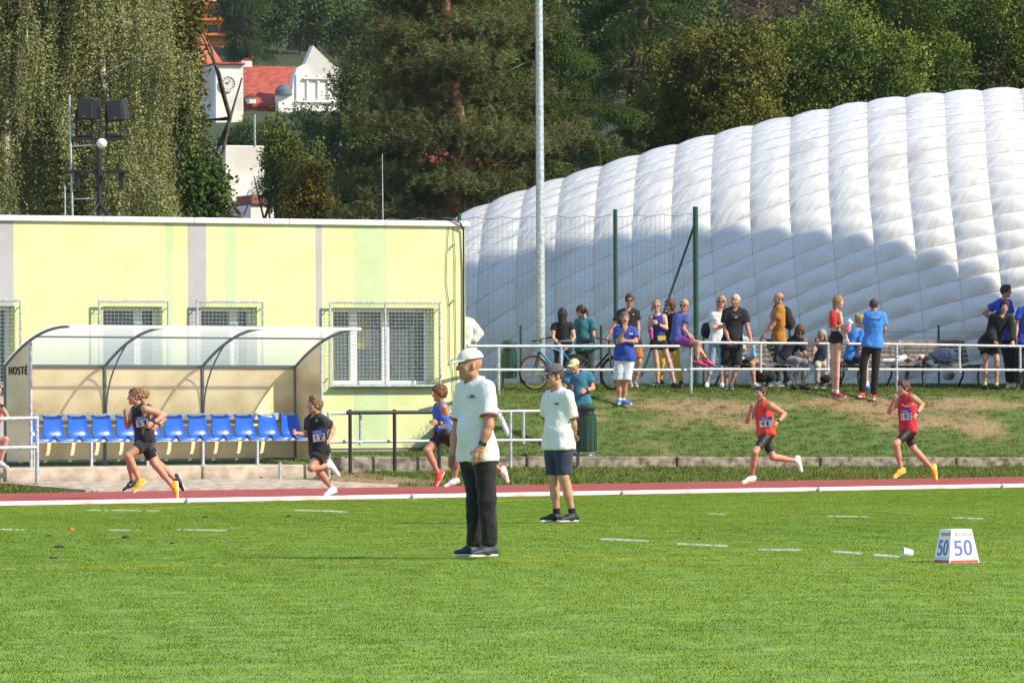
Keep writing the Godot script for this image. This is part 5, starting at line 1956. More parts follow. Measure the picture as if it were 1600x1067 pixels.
	for i in 2:
		var fdir: Vector3 = (Wr[i] - E[i]).normalized()
		var hdv: Vector3 = fdir
		if p.has("hdir") and p.hdir[i] != null: hdv = (p.hdir[i] as Vector3).normalized()
		var inw: Vector3 = (sc - Wr[i]); inw.y = 0
		var palm: Vector3 = inw.normalized()
		if p.has("palm") and p.palm[i] != null: palm = p.palm[i]
		palm = palm - hdv * palm.dot(hdv)
		if palm.length() < 0.1: palm = Vector3.DOWN - hdv * Vector3.DOWN.dot(hdv)
		palm = palm.normalized()
		var side := 1.0 if hdv.cross(palm).dot(front + Vector3.UP * 0.7) > 0 else -1.0
		var cu: float = p.get("curl", [0.35, 0.35])[i]
		add_to(body, hand(Wr[i], hdv, palm, side, cu, skin, 0.0047 if fine else 0.0085, q * (0.92 if fem else 1.0)))
	out.append(["body", body, "skin", -1])
	# --- top ---
	var top: Dictionary = p.top
	var tc: Color = lin(top.c)
	var t2: Color = lin(top.get("c2", top.c))
	var fit: float = top.get("fit", 0.020)
	var hem: float = top.get("hem", 0.06)      # below the hip joints
	var Tp := []
	var belly: float = top.get("belly", 0.0)
	var hemc := pc - up * hem
	if top.get("crop", 0.0) > 0.0: hemc = pc.lerp(sc, top.crop)
	Tp.append(cap(sc - up * 0.09, hemc, 0.150 * bw + fit, top.get("hemr", 0.142) * bw + fit, t2 if top.has("c2low") else tc, n, 1.36, true, 0.05))
	Tp.append(cap(sc - up * 0.02, pc.lerp(sc, 0.55), 0.128 * bw + fit, 0.140 * bw + fit, tc, n, 1.42, false, 0.05))
	if hem > 0.0 and not top.has("crop"): Tp.append(cap(P0, P1, maxf(0.104 * bw + fit + 0.006, 0.100 * bw + p.bot.get("fit", 0.016) + 0.014), maxf(0.104 * bw + fit + 0.006, 0.100 * bw + p.bot.get("fit", 0.016) + 0.014), tc, n, 1.0, false, 0.05))
	if hem > 0.0 and not top.has("crop"):
		for i in 2: Tp.append(cap(H[i] + up * 0.10, H[i] - up * (hem + 0.01), 0.086 * bw + fit, 0.090 * bw + p.bot.get("fit", 0.016) + 0.014, tc, Vector3.ZERO, 1.0, false, 0.05))
	if belly > 0.0: Tp.append(ell(pc.lerp(sc, 0.34) + n * 0.04, Basis(sx, up, sx.cross(up)).orthonormalized(), Vector3(0.125, 0.18, 0.10 + belly) * bw, tc, 0.05))
	var slv: float = top.get("sleeve", 0.62)
	var trims := []
	if slv > 0.0: Tp.append(cap(S[0] + sx * 0.03, S[1] - sx * 0.03, 0.062 * bw + fit * 0.6, 0.062 * bw + fit * 0.6, tc, Vector3.ZERO, 1.0, false, 0.05))
	else: Tp.append(cap(S[0] + sx * 0.075, S[1] - sx * 0.075, 0.056 * bw + fit * 0.5, 0.056 * bw + fit * 0.5, tc, Vector3.ZERO, 1.0, false, 0.02))
	for i in 2:
		if slv > 0.0 and slv <= 1.0:
			var e: Vector3 = S[i].lerp(E[i], slv)
			Tp.append(cap(S[i], e, 0.066 * bw + fit * 0.5, 0.064 * bw + fit * 0.9, lin(top.get("slc", top.c)), Vector3.ZERO, 1.0, true, 0.03))
			if top.has("trim"):
				var rm := MB.new()
				rm.col = lin(top.trim)
				var rd: Vector3 = (E[i] - S[i]).normalized()
				rm.tube([e - rd * 0.002, e + rd * 0.011], 0.0645 * bw + fit * 0.9, 20)
				trims.append(rm)
		elif slv > 1.0:
			Tp.append(cap(S[i], E[i], 0.066 * bw + fit * 0.5, 0.052 * bw + fit, tc, Vector3.ZERO, 1.0, false, 0.03))
			Tp.append(cap(E[i], E[i].lerp(Wr[i], slv - 1.0), 0.050 * bw + fit, 0.036 * bw + fit, tc, Vector3.ZERO, 1.0, true, 0.02))
	if slv <= 1.0: Tp.append(cut_half(hemc, -up))
	# neck opening
	Tp.append(cut_ell(nb + up * 0.055 + n * 0.03, Basis(sx, up, sx.cross(up)).orthonormalized(), Vector3(0.075, 0.07, 0.085) * bw * top.get("neck", 1.0)))
	if slv <= 0.0:
		for i in 2: Tp.append(cut_ell(S[i] - up * 0.045 + (S[i] - sc).normalized() * 0.045, Basis(sx, up, sx.cross(up)).orthonormalized(), Vector3(0.066, 0.105, 0.11) * bw))
	var tm := solid(Tp, cb)
	folds(tm, cloth_noise, top.get("fold", 0.010), Vector3(7, 4.5, 7) if fine else Vector3(9, 6, 9), p.d * 3.7 + p.hd[0])
	out.append(["shirt" if not top.has("name") else top.name, tm, "cloth", -1])
	for rm in trims: out.append(["sleeve_trim", rm, "cloth", -1])
	if top.get("collar", false):
		var cm := MB.new()
		var ring := []
		for k in 13:
			var a := PI * 0.18 + (TAU - PI * 0.36) * k / 12.0
			ring.append(nb + up * (0.045 - 0.035 * cos(a) * 0.9) + n * (cos(a) * 0.078 + 0.012) * bw + sx * sin(a) * 0.072 * bw)
		var Cs := []
		for k in 12: Cs.append(cap(ring[k], ring[k + 1], 0.014, 0.014, tc, Vector3.ZERO, 1.0, false, 0.01))
		Cs.append(cap(ring[0], ring[0] - up * 0.055 + sx * 0.025 * signf((ring[0] - nb).dot(sx)) + n * 0.012, 0.014, 0.010, tc, Vector3.ZERO, 1.0, false, 0.01))
		Cs.append(cap(ring[12], ring[12] - up * 0.055 + sx * 0.025 * signf((ring[12] - nb).dot(sx)) + n * 0.012, 0.014, 0.010, tc, Vector3.ZERO, 1.0, false, 0.01))
		out.append(["collar", solid(Cs, cb * 0.6), "cloth", -1])
	# --- bottom ---
	var bot: Dictionary = p.bot
	var bc: Color = lin(bot.c)
	var len: float = bot.get("len", 0.75)        # 1 = knee, 2 = ankle
	var bf: float = bot.get("fit", 0.016)
	var Bt := []
	Bt.append(cap(P0, P1, 0.100 * bw + bf, 0.100 * bw + bf, bc, n, 1.0, false, 0.05))
	var waist: Vector3 = pc + up * bot.get("rise", 0.02 if hem > 0.0 and not top.has("crop") else 0.11)
	Bt.append(cap(pc, waist, 0.138 * bw + bf * 0.6, 0.130 * bw + bf * 0.6, bc, n, 1.34, true, 0.04))
	for i in 2:
		var l2: float = bot.get("len2", len) if i == 1 else len
		if l2 <= 1.0:
			var e: Vector3 = H[i].lerp(K[i], l2)
			Bt.append(cap(H[i], e, 0.090 * bw + bf, lerpf(0.090, 0.058, l2) * bw + bf * bot.get("flare", 1.4), bc if i == 0 or not bot.has("cb") else lin(bot.cb), Vector3.ZERO, 1.0, true, 0.03))
		else:
			Bt.append(cap(H[i], K[i], 0.090 * bw + bf, 0.058 * bw + bf * 1.1, bc, Vector3.ZERO, 1.0, false, 0.03))
			Bt.append(cap(K[i], K[i].lerp(A[i], l2 - 1.0), 0.058 * bw + bf * 1.1, (0.046 if l2 > 1.6 else 0.052) * bw + bf * bot.get("flare", 1.4), bc, Vector3.ZERO, 1.0, true, 0.03))
	var bm := solid(Bt, cb)
	folds(bm, cloth_noise, bot.get("fold", 0.009), Vector3(8, 6, 8), p.d * 1.7 + p.hd[0])
	out.append([bot.get("name", "shorts" if len <= 1.0 else "trousers"), bm, "cloth" if not bot.get("shiny", false) else "tights", -1])
	# --- shoes and socks ---
	var sho: Dictionary = p.shoe
	for i in 2:
		var leg: Vector3 = (A[i] - K[i]).normalized()
		var dir: Vector3 = (T[i] - (A[i] + leg * 0.05)).normalized()
		if not free[i]:
			dir.y = 0.0
			dir = dir.normalized()
			leg = Vector3.DOWN
		var dn := (leg - dir * leg.dot(dir)).normalized()
		if absf(leg.dot(dir)) > 0.93: dn = (Vector3.DOWN - dir * Vector3.DOWN.dot(dir)).normalized()
		var c1: Color = lin(sho.c); var c2: Color = lin(sho.get("sole", 0xd8d8d4))
		var heel: Vector3 = A[i] + dn * 0.035 - dir * 0.035
		var Sh := []
		var z := q * (0.93 if fem else 1.0)
		Sh.append(cap(heel, heel + dir * 0.10 * z, 0.041 * z, 0.044 * z, c1, Vector3.ZERO, 1.0, false, 0.02))
		Sh.append(cap(heel + dir * 0.08 * z + dn * 0.006, heel + dir * 0.215 * z + dn * 0.016, 0.045 * z, 0.030 * z, c1, dn, 1.25, false, 0.03))
		Sh.append(cap(A[i] + dir * 0.005, heel + dn * 0.0, 0.039 * z, 0.042 * z, c1, Vector3.ZERO, 1.0, false, 0.02))
		if sho.has("mark"): Sh.append(ell(heel + dir * 0.11 * z - dn * 0.012, Basis(dir, dn, dir.cross(dn)).orthonormalized(), Vector3(0.028, 0.016, 0.0455) * z, lin(sho.mark), 0.002))
		Sh.append(cap(heel + dn * 0.036, heel + dir * 0.22 * z + dn * 0.038, 0.043 * z, 0.034 * z, c2, dn, 2.6, false, 0.006))
		Sh.append(cut_half(heel + dn * 0.054 * z, dn))
		out.append(["shoe", solid(Sh, 0.0075 if fine else 0.012), "shoe", -1])
		if p.has("sock"):
			var sk: Dictionary = p.sock
			var e: Vector3 = A[i].lerp(K[i], sk.get("h", 0.16))
			out.append(["sock", solid([cap(A[i] + dn * 0.01, e, 0.040 * q, lerpf(0.040, 0.050, sk.get("h", 0.16) * 2.0) * q, lin(sk.c), Vector3.ZERO, 1.0, true, 0.01)], 0.008 if fine else 0.012), "cloth", -1])
	# --- hair, hat, glasses ---
	var r := hu.cross(fd).normalized()
	var hb := Basis(r, hu, fd)
	var HP := func(x: float, y: float, zz: float) -> Vector3: return hd + (r * x + hu * y + fd * zz) * hs
	var hair: Dictionary = p.get("hair", {})
	var ht: String = hair.get("t", "short")
	if ht != "bald":
		var hc: Color = lin(hair.c)
		var v: float = hair.get("v", 0.010)
		var Hs := []
		Hs.append(ell(HP.call(0, 0.030, -0.014), hb, Vector3(0.076 + v, 0.090 + v * (1.3 if ht != "fringe" else 0.2), 0.098 + v) * hs, hc, 0.02))
		if ht in ["bob", "long"]:
			for sx2 in [-1.0, 1.0]:
				Hs.append(cap(HP.call(sx2 * 0.064, 0.01, -0.02), HP.call(sx2 * (0.072 if ht == "bob" else 0.055), -0.10 if ht == "bob" else -0.15, -0.03), 0.034 * hs, 0.028 * hs, hc, Vector3.ZERO, 1.0, false, 0.03))
			Hs.append(cap(HP.call(0, 0.0, -0.06), HP.call(0, -0.10 if ht == "bob" else -0.20, -0.065), 0.066 * hs, 0.045 * hs, hc, Vector3.ZERO, 1.0, false, 0.03))
		if ht == "pony":
			var tl: Vector3 = HP.call(hair.get("tx", 0.0), -0.13, -0.15)
			Hs.append(ell(HP.call(0, 0.04, -0.10), hb, Vector3.ONE * 0.026 * hs, hc, 0.01))
			Hs.append(cap(HP.call(0, 0.035, -0.115), HP.call(hair.get("tx", 0.0) * 0.7, -0.04, -0.145), 0.022 * hs, 0.024 * hs, hc, Vector3.ZERO, 1.0, false, 0.01))
			Hs.append(cap(HP.call(hair.get("tx", 0.0) * 0.7, -0.04, -0.145), tl, 0.024 * hs, 0.009 * hs, hc, Vector3.ZERO, 1.0, false, 0.01))
		if ht == "bun":
			Hs.append(ell(HP.call(0, 0.10, -0.085), hb, Vector3.ONE * 0.04 * hs, hc, 0.01))
			Hs.append(ell(HP.call(0.02, 0.13, -0.075), hb, Vector3.ONE * 0.028 * hs, hc, 0.01))
		if ht == "quiff": Hs.append(cap(HP.call(-0.03, 0.105, 0.05), HP.call(0.03, 0.11, 0.045), 0.028 * hs, 0.028 * hs, hc, Vector3.ZERO, 1.0, false, 0.03))
		# the face and the neck stay free
		Hs.append(cut_ell(HP.call(0, -0.055, 0.092), hb, Vector3(0.079, 0.118, 0.085) * hs))
		Hs.append(cut_ell(HP.call(0, -0.115, 0.055), hb, Vector3(0.12, 0.115, 0.105) * hs))
		if ht in ["short", "curly", "quiff", "fringe", "bun", "pony"]: Hs.append(cut_ell(HP.call(0, -0.17, -0.06), hb, Vector3(0.13, 0.12, 0.08) * hs) if ht != "pony" else cut_ell(HP.call(0, -0.17, -0.02), hb, Vector3(0.13, 0.12, 0.08) * hs))
		if ht == "fringe": Hs.append(cut_half(HP.call(0, 0.04, 0), hu))
		var hm := solid(Hs, 0.0065 if fine else 0.0105)
		var rough: float = {"curly": 0.034, "quiff": 0.024, "short": 0.016}.get(ht, 0.016)
		if p.has("hat"): rough = 0.004
		folds(hm, cloth_noise, rough, Vector3.ONE * (34.0 if ht == "curly" else 45.0), p.hd[0])
		for i in hm.c.size():
			var vv := 0.75 + 0.5 * (cloth_noise.get_noise_3d(hm.v[i].x * 60, hm.v[i].y * 22, hm.v[i].z * 60) * 0.5 + 0.5)
			hm.c[i] = hm.c[i] * vv
		out.append(["hair", hm, "hair", -1])
	if p.has("hat"):
		var cc: Color = lin(p.hat.c)
		var Cs := []
		var w := 0.016
		Cs.append(ell(HP.call(0, 0.040, -0.012), hb, Vector3(0.078 + w, 0.088 + w, 0.100 + w) * hs, cc, 0.02))
		Cs.append(cut_half(HP.call(0, 0.040, 0.10), (hu * -1.0 - fd * 0.12).normalized()))
		var cap_m := solid(Cs, 0.0065 if fine else 0.0105)
		out.append(["cap", cap_m, "cloth", -1])
		var ci := out.size() - 1
		var Br := []
		Br.append(cap(HP.call(-0.040, 0.040, 0.075), HP.call(-0.028, 0.022, 0.150), 0.040 * hs, 0.034 * hs, lin(p.hat.get("brim", p.hat.c)), (hu + fd * 0.28).normalized(), 5.5, false, 0.015))
		Br.append(cap(HP.call(0.040, 0.040, 0.075), HP.call(0.028, 0.022, 0.150), 0.040 * hs, 0.034 * hs, lin(p.hat.get("brim", p.hat.c)), (hu + fd * 0.28).normalized(), 5.5, false, 0.015))
		Br.append(cap(HP.call(0, 0.046, 0.08), HP.call(0, 0.028, 0.155), 0.045 * hs, 0.037 * hs, lin(p.hat.get("brim", p.hat.c)), (hu + fd * 0.28).normalized(), 5.5, false, 0.015))
		out.append(["brim", solid(Br, 0.0048 if fine else 0.006), "cloth", ci])
		if p.hat.has("badge"):
			var bm2 := MB.new()
			bm2.col = lin(p.hat.badge)
			bm2.box(HP.call(0, 0.085, 0.104), Vector3(0.035, 0.018, 0.006), hb * Basis(Vector3.RIGHT, -0.5))
			out.append(["badge", bm2, "cloth", ci])
	if p.has("specs"):
		var gm := MB.new()
		gm.col = lin(p.specs)
		var clear: bool = p.get("clear_specs", false)
		for x in [-0.034, 0.034]:
			if clear:
				var ring := []
				for k in 13: ring.append(HP.call(x + cos(TAU * k / 12.0) * 0.024, 0.002 + sin(TAU * k / 12.0) * 0.017, 0.098 - absf(x) * 0.1))
				gm.tube(ring, 0.0025, 5, false)
			else:
				gm.ball(HP.call(x, 0.003, 0.093), Vector3(0.031, 0.022, 0.009) * hs, 12, 8, hb * Basis(Vector3.UP, signf(x) * 0.28))
			gm.tube([HP.call(x * 1.9, 0.010, 0.082), HP.call(signf(x) * 0.080, 0.008, 0.03), HP.call(signf(x) * 0.082, 0.002, -0.02)], 0.0035, 5)
		gm.tube([HP.call(-0.02, 0.010, 0.100), HP.call(0.02, 0.010, 0.100)], 0.0035, 5)
		out.append(["sunglasses" if not clear else "glasses", gm, "gloss", -1])
	if p.has("watch"):
		for wi in p.watch:
			var wd: Vector3 = (Wr[wi] - E[wi]).normalized()
			var wc: Vector3 = Wr[wi] - wd * 0.03
			out.append(["watch", solid([cap(wc - wd * 0.011, wc + wd * 0.011, 0.034 * bw, 0.033 * bw, lin(0x17181a), Vector3.ZERO, 1.0, true, 0.002), ell(wc + (wc - sc).normalized() * 0.0 + Vector3(0.0, 0.012, 0.031) * bw, Basis.IDENTITY, Vector3(0.019, 0.019, 0.010), lin(0x34383c), 0.004)], 0.0055 if fine else 0.008), "gloss", -1])
	# printed number bibs and badges on the shirt
	for b in p.get("print", []):
		var c: Vector3 = jt(p, o, b.at)
		var rr: Vector3 = b.get("right", front.cross(Vector3.UP) * -1.0)
		if rr.x < 0: rr = -rr
		rr = rr.normalized()
		var uu: Vector3 = up if not b.has("up") else b.up
		rr = (rr - uu * rr.dot(uu)).normalized()
		var pm := patch(tm, c, rr, uu, b.w, b.h, 0.007, cb)
		out.append([b.name, pm, b.mat, -1])
	return out

var roster: Array = []
var built: Array = []

func _job(i: int) -> void:
	built[i] = make_person(roster[i])

func people() -> void:
	var sk := M("skin", Color.WHITE, 0.55)
	sk.vertex_color_use_as_albedo = true
	sk.subsurf_scatter_enabled = true
	sk.subsurf_scatter_strength = 0.12
	var cl := M("cloth", Color.WHITE, 0.92)
	cl.vertex_color_use_as_albedo = true
	cl.rim_enabled = true
	cl.rim = 0.25
	relief(cl, htex(0.014, 3, 601, 256), 0.8)
	tri(cl, 2.2, false)
	var tg := M("tights", Color.WHITE, 0.6)
	tg.vertex_color_use_as_albedo = true
	var so := M("shoe", Color.WHITE, 0.6)
	so.vertex_color_use_as_albedo = true
	var ha := M("hair", Color.WHITE, 0.6)
	ha.vertex_color_use_as_albedo = true
	var gl := M("gloss", Color.WHITE, 0.15)
	gl.vertex_color_use_as_albedo = true
	make_prints()
	cast()
	built.resize(roster.size())
	for p in roster:
		var z: Array = p.zm
		var f: Array = p.foot
		p.org = pix(z[0] + f[0] / z[2], z[1] + f[1] / z[2], p.d)
	var task := WorkerThreadPool.add_group_task(_job, roster.size(), -1, true)
	WorkerThreadPool.wait_for_group_task_completion(task)
	var tris := 0
	for i in roster.size():
		var p: Dictionary = roster[i]
		var t := thing("person", p.label, "person", p.org, p.get("group", ""))
		var nodes := []
		for part in built[i]:
			var par: Node3D = t if part[3] < 0 else nodes[part[3]]
			nodes.append(put(part[1], part[0], M(part[2]), par))
			tris += part[1].ix.size() / 3
	print("people triangles ", tris)

# ---------- flat print: number bibs, badges ----------
const GLYPH := {"0": ["111", "101", "101", "101", "111"], "1": ["010", "110", "010", "010", "010"], "2": ["111", "001", "111", "100", "111"], "3": ["111", "001", "111", "001", "111"], "4": ["101", "101", "111", "001", "001"], "5": ["111", "100", "111", "001", "111"], "6": ["111", "100", "111", "101", "111"], "7": ["111", "001", "010", "010", "010"], "9": ["111", "101", "111", "001", "111"]}

func bib(key: String, num: String) -> void:
	var im := Image.create(64, 56, false, Image.FORMAT_RGB8)
	im.fill(rgb(0xe6e8ea))
	im.fill_rect(Rect2i(0, 0, 64, 19), rgb(0x2f6fbe))
	for k in 5: im.fill_rect(Rect2i(14 + k * 7, 6, 5, 6), rgb(0xd5e2f2))
	im.fill_rect(Rect2i(0, 52, 64, 4), rgb(0xb9c4d4))
	var w := num.length()
	var cw := 6 if w < 3 else 5
	var x0 := 32 - (w * 4 - 1) * cw / 2
	for i in w:
		var g: Array = GLYPH[num[i]]
		for y in 5:
			for x in 3:
				if g[y][x] == "1": im.fill_rect(Rect2i(x0 + (i * 4 + x) * cw, 24 + y * 5, cw, 5), rgb(0x181a20))
	var m := M(key, Color.WHITE, 0.8)
	m.albedo_texture = ImageTexture.create_from_image(im)

func make_prints() -> void:
	bib("bib_41", "41"); bib("bib_97", "197"); bib("bib_51", "51"); bib("bib_17", "17"); bib("bib_33", "33")
	var im := Image.create(48, 24, false, Image.FORMAT_RGB8)
	im.fill(rgb(0xf0f0f0))
	im.fill_rect(Rect2i(18, 0, 30, 16), rgb(0x2a4fa0))
	im.fill_rect(Rect2i(0, 0, 14, 16), rgb(0xd8dbe2))
	im.fill_rect(Rect2i(5, 2, 5, 9), rgb(0xc23040)); im.fill_rect(Rect2i(2, 9, 5, 6), rgb(0xc23040))
	im.fill_rect(Rect2i(0, 18, 44, 3), rgb(0xc9a0ac))
	for k in 4: im.fill_rect(Rect2i(22 + k * 6, 5, 3, 5), rgb(0x6f8fd0))
	M("polo_badge", Color.WHITE, 0.8).albedo_texture = ImageTexture.create_from_image(im)
	im = Image.create(64, 24, false, Image.FORMAT_RGB8)
	im.fill(rgb(0x3f86d6))
	for k in 9: im.fill_rect(Rect2i(4 + k * 6, 4, 4, 6), rgb(0xd9e6f4))
	for k in 5: im.fill_rect(Rect2i(22 + k * 6, 14, 4, 5), rgb(0xd9e6f4))
	M("back_print", Color.WHITE, 0.8).albedo_texture = ImageTexture.create_from_image(im)
	im = Image.create(64, 32, false, Image.FORMAT_RGB8)
	im.fill(rgb(0x191a1c))
	for k in 8: im.fill_rect(Rect2i(4 + k * 7, 4, 5, 4), rgb(0x8d8d8d))
	im.fill_rect(Rect2i(24, 14, 14, 12), rgb(0xb9bcb6)); im.fill_rect(Rect2i(28, 18, 8, 5), rgb(0x5a6a58))
	M("chest_print", Color.WHITE, 0.8).albedo_texture = ImageTexture.create_from_image(im)
	M("white_print", rgb(0xdedede), 0.8)
	M("grey_print", rgb(0x8e9296), 0.8)

func cast() -> void:
	var ZO := [680, 530, 2.9654]
	var run := Vector3(-0.766, 0, 0.643)
	var dark := 0x1c1d20
	# officials on the pitch
	roster.append({"label": "official in white cap, white polo and black trousers standing nearest on the pitch", "group": "officials on the pitch", "zm": ZO, "d": 41.9, "foot": [215, 1022], "fine": true, "q": 1.0, "wide": 1.0,
		"hd": [158, 122, 0.02], "face": Vector3(-0.95, -0.02, 0.32), "front": Vector3(-0.80, 0, 0.60),
		"s": [[240, 228, 0.14], [128, 235, -0.13]], "e": [[250, 400, 0.20], [100, 415, -0.20]], "w": [[212, 503, 0.22], [80, 535, -0.14]],
		"h": [[226, 525, 0.075], [162, 525, -0.075]], "k": [[240, 750, 0.10], [187, 748, -0.05]], "a": [[252, 975, 0.10], [180, 972, -0.10]], "t": [[178, 1000, 0.22], [90, 1000, 0.02]],
		"skin": 0xb9805f, "hair": {"t": "bald"}, "hat": {"c": 0xd2d0c6},
		"top": {"c": 0xd6d8d8, "fit": 0.011, "hem": 0.075, "hemr": 0.142, "sleeve": 0.72, "trim": 0x8c2f56, "belly": 0.04, "collar": true, "fold": 0.011, "neck": 0.8, "name": "polo_shirt"},
		"bot": {"c": 0x17181a, "len": 1.97, "fit": 0.014, "flare": 1.5, "fold": 0.012}, "shoe": {"c": 0x2e343e, "sole": 0xe9efd6, "mark": 0xdcecb8}, "watch": [0], "curl": [0.32, 0.45],
		"print": [{"name": "badge", "at": [147, 270, 0.16], "w": 0.066, "h": 0.036, "mat": "polo_badge"}]})
	roster.append({"label": "official in grey cap, white polo and navy shorts with hands behind back", "group": "officials on the pitch", "zm": ZO, "d": 55.6, "foot": [585, 858], "fine": true, "cell": 0.0145, "q": 1.0,
		"hd": [552, 172, 0.02], "face": Vector3(-0.90, -0.06, 0.42), "front": Vector3(-0.74, 0, 0.67),
		"s": [[612, 265, 0.13], [526, 272, -0.12]], "e": [[640, 395, 0.06], [515, 385, -0.24]], "w": [[640, 440, -0.12], [612, 440, -0.20]],
		"hdir": [Vector3(-0.5, -0.5, -0.3), null],
		"h": [[596, 490, 0.07], [548, 490, -0.07]], "k": [[596, 640, 0.10], [545, 642, -0.04]], "a": [[638, 798, 0.06], [565, 796, -0.08]], "t": [[588, 845, 0.18], [496, 842, 0.0]],
		"skin": 0xc08a68, "hair": {"t": "short", "c": 0x4a3a30, "v": 0.002}, "hat": {"c": 0x55565c, "badge": 0xb04048}, "specs": 0x2a2a2c, "clear_specs": true,
		"top": {"c": 0xd8dada, "fit": 0.016, "hem": 0.05, "sleeve": 0.74, "trim": 0x8c2f56, "belly": 0.02, "collar": true, "fold": 0.012, "neck": 0.8, "name": "polo_shirt"},
		"bot": {"c": 0x2c3348, "len": 0.93, "fit": 0.017, "flare": 1.2}, "shoe": {"c": 0x1c1e22, "sole": 0xdadcdc, "mark": 0x9a9ea4}, "sock": {"c": 0x1a1b1e, "h": 0.17},
		"print": [{"name": "badge", "at": [553, 302, 0.16], "w": 0.062, "h": 0.036, "mat": "polo_badge"}]})
	# runners
	var Z := [1130, 580, 4.324]
	var tights := {"c": 0x16171a, "len": 0.80, "fit": 0.006, "flare": 0.6, "fold": 0.004, "shiny": true, "name": "running_tights"}
	roster.append({"label": "runner in orange-red singlet with bib 41 and white shoes", "group": "runners on the track", "zm": Z, "d": 80.9, "foot": [260, 798], "free": [true, true], "q": 0.98, "cell": 0.018,
		"hd": [258, 152, 0.05], "face": Vector3(-0.80, 0.05, 0.60), "front": run,
		"s": [[322, 232, 0.12], [230, 238, -0.12]], "e": [[418, 290, -0.10], [165, 340, 0.08]], "w": [[368, 350, 0.06], [188, 262, 0.24]],
		"h": [[305, 425, 0.065], [275, 425, -0.065]], "k": [[215, 548, 0.32], [338, 580, -0.02]], "a": [[196, 712, 0.20], [492, 604, -0.20]], "t": [[125, 752, 0.30], [530, 690, -0.20]],
		"skin": 0xbd8663, "hair": {"t": "short", "c": 0x2c221c, "v": 0.005},
		"top": {"c": 0xd8402a, "c2": 0xd8402a, "fit": 0.014, "hem": 0.02, "sleeve": 0.0, "fold": 0.010, "name": "singlet"}, "bot": tights, "shoe": {"c": 0xe8eae6, "sole": 0xd8e26a, "mark": 0x9fd0d8}, "curl": [0.9, 0.9], "watch": [0],
		"print": [{"name": "number_bib", "at": [262, 345, 0.2], "w": 0.20, "h": 0.165, "mat": "bib_41"}, {"name": "emblem", "at": [258, 272, 0.2], "w": 0.045, "h": 0.045, "mat": "emblem_blue"}]})
	M("emblem_blue", rgb(0x6a4a8c), 0.8)
	Z = [1380, 560, 4.85]
	roster.append({"label": "runner in crimson singlet with yellow shoes, last on the right", "group": "runners on the track", "zm": Z, "d": 83.0, "foot": [190, 975], "free": [true, true], "q": 1.0, "cell": 0.018,
		"hd": [155, 228, 0.05], "face": Vector3(-0.85, -0.05, 0.55), "front": run,
		"s": [[232, 300, 0.12], [130, 305, -0.12]], "e": [[300, 352, -0.12], [50, 408, 0.06]], "w": [[256, 425, 0.08], [80, 325, 0.22]],
		"h": [[205, 548, 0.065], [182, 550, -0.065]], "k": [[98, 650, 0.28], [238, 690, -0.02]], "a": [[138, 838, 0.18], [372, 832, -0.14]], "t": [[78, 898, 0.28], [395, 925, -0.12]],
		"skin": 0xc28d6c, "hair": {"t": "quiff", "c": 0x5d4432, "v": 0.010},
		"top": {"c": 0xb81f33, "fit": 0.016, "hem": 0.03, "sleeve": 0.0, "fold": 0.010, "name": "singlet"}, "bot": tights, "shoe": {"c": 0xf0a92c, "sole": 0xf2ee9a, "mark": 0xf6cf6a}, "curl": [0.9, 0.9], "watch": [0],
		"print": [{"name": "number_bib", "at": [138, 430, 0.2], "w": 0.18, "h": 0.17, "mat": "bib_97"}, {"name": "chest_mark", "at": [160, 362, 0.2], "w": 0.08, "h": 0.024, "mat": "white_print"}, {"name": "chest_mark", "at": [108, 354, 0.2], "w": 0.05, "h": 0.02, "mat": "white_print"}]})
	Z = [440, 600, 5.617]
	roster.append({"label": "runner in black t-shirt and black shorts with white shoes, near the seats' right end", "group": "runners on the track", "zm": Z, "d": 73.9, "foot": [450, 1005], "free": [true, true], "q": 1.0, "cell": 0.018,
		"hd": [287, 190, 0.04], "face": Vector3(-0.88, 0.12, 0.45), "front": run,
		"s": [[350, 312, 0.12], [240, 322, -0.12]], "e": [[450, 385, -0.08], [235, 450, -0.06]], "w": [[410, 500, 0.06], [125, 432, 0.20]],
		"h": [[350, 598, 0.065], [318, 600, -0.065]], "k": [[258, 738, 0.22], [332, 775, -0.08]], "a": [[412, 715, -0.10], [438, 915, -0.22]], "t": [[490, 800, -0.12], [385, 965, -0.10]],
		"skin": 0xc08a68, "hair": {"t": "quiff", "c": 0x7a5c40, "v": 0.012},
		"top": {"c": 0x17181a, "slc": 0x2a2c2e, "fit": 0.018, "hem": 0.03, "sleeve": 0.66, "fold": 0.011, "name": "running_shirt"}, "bot": {"c": 0x1d1e20, "len": 0.52, "fit": 0.022, "flare": 1.6}, "shoe": {"c": 0xe6e6e2, "sole": 0xece8dc, "mark": 0xc9cfd6}, "sock": {"c": 0xe6e6e4, "h": 0.14}, "curl": [0.9, 0.95],
		"print": [{"name": "number_bib", "at": [290, 458, 0.2], "w": 0.17, "h": 0.17, "mat": "bib_17"}, {"name": "chest_mark", "at": [287, 322, 0.2], "w": 0.035, "h": 0.045, "mat": "grey_print"}]})
	Z = [170, 590, 5.336]
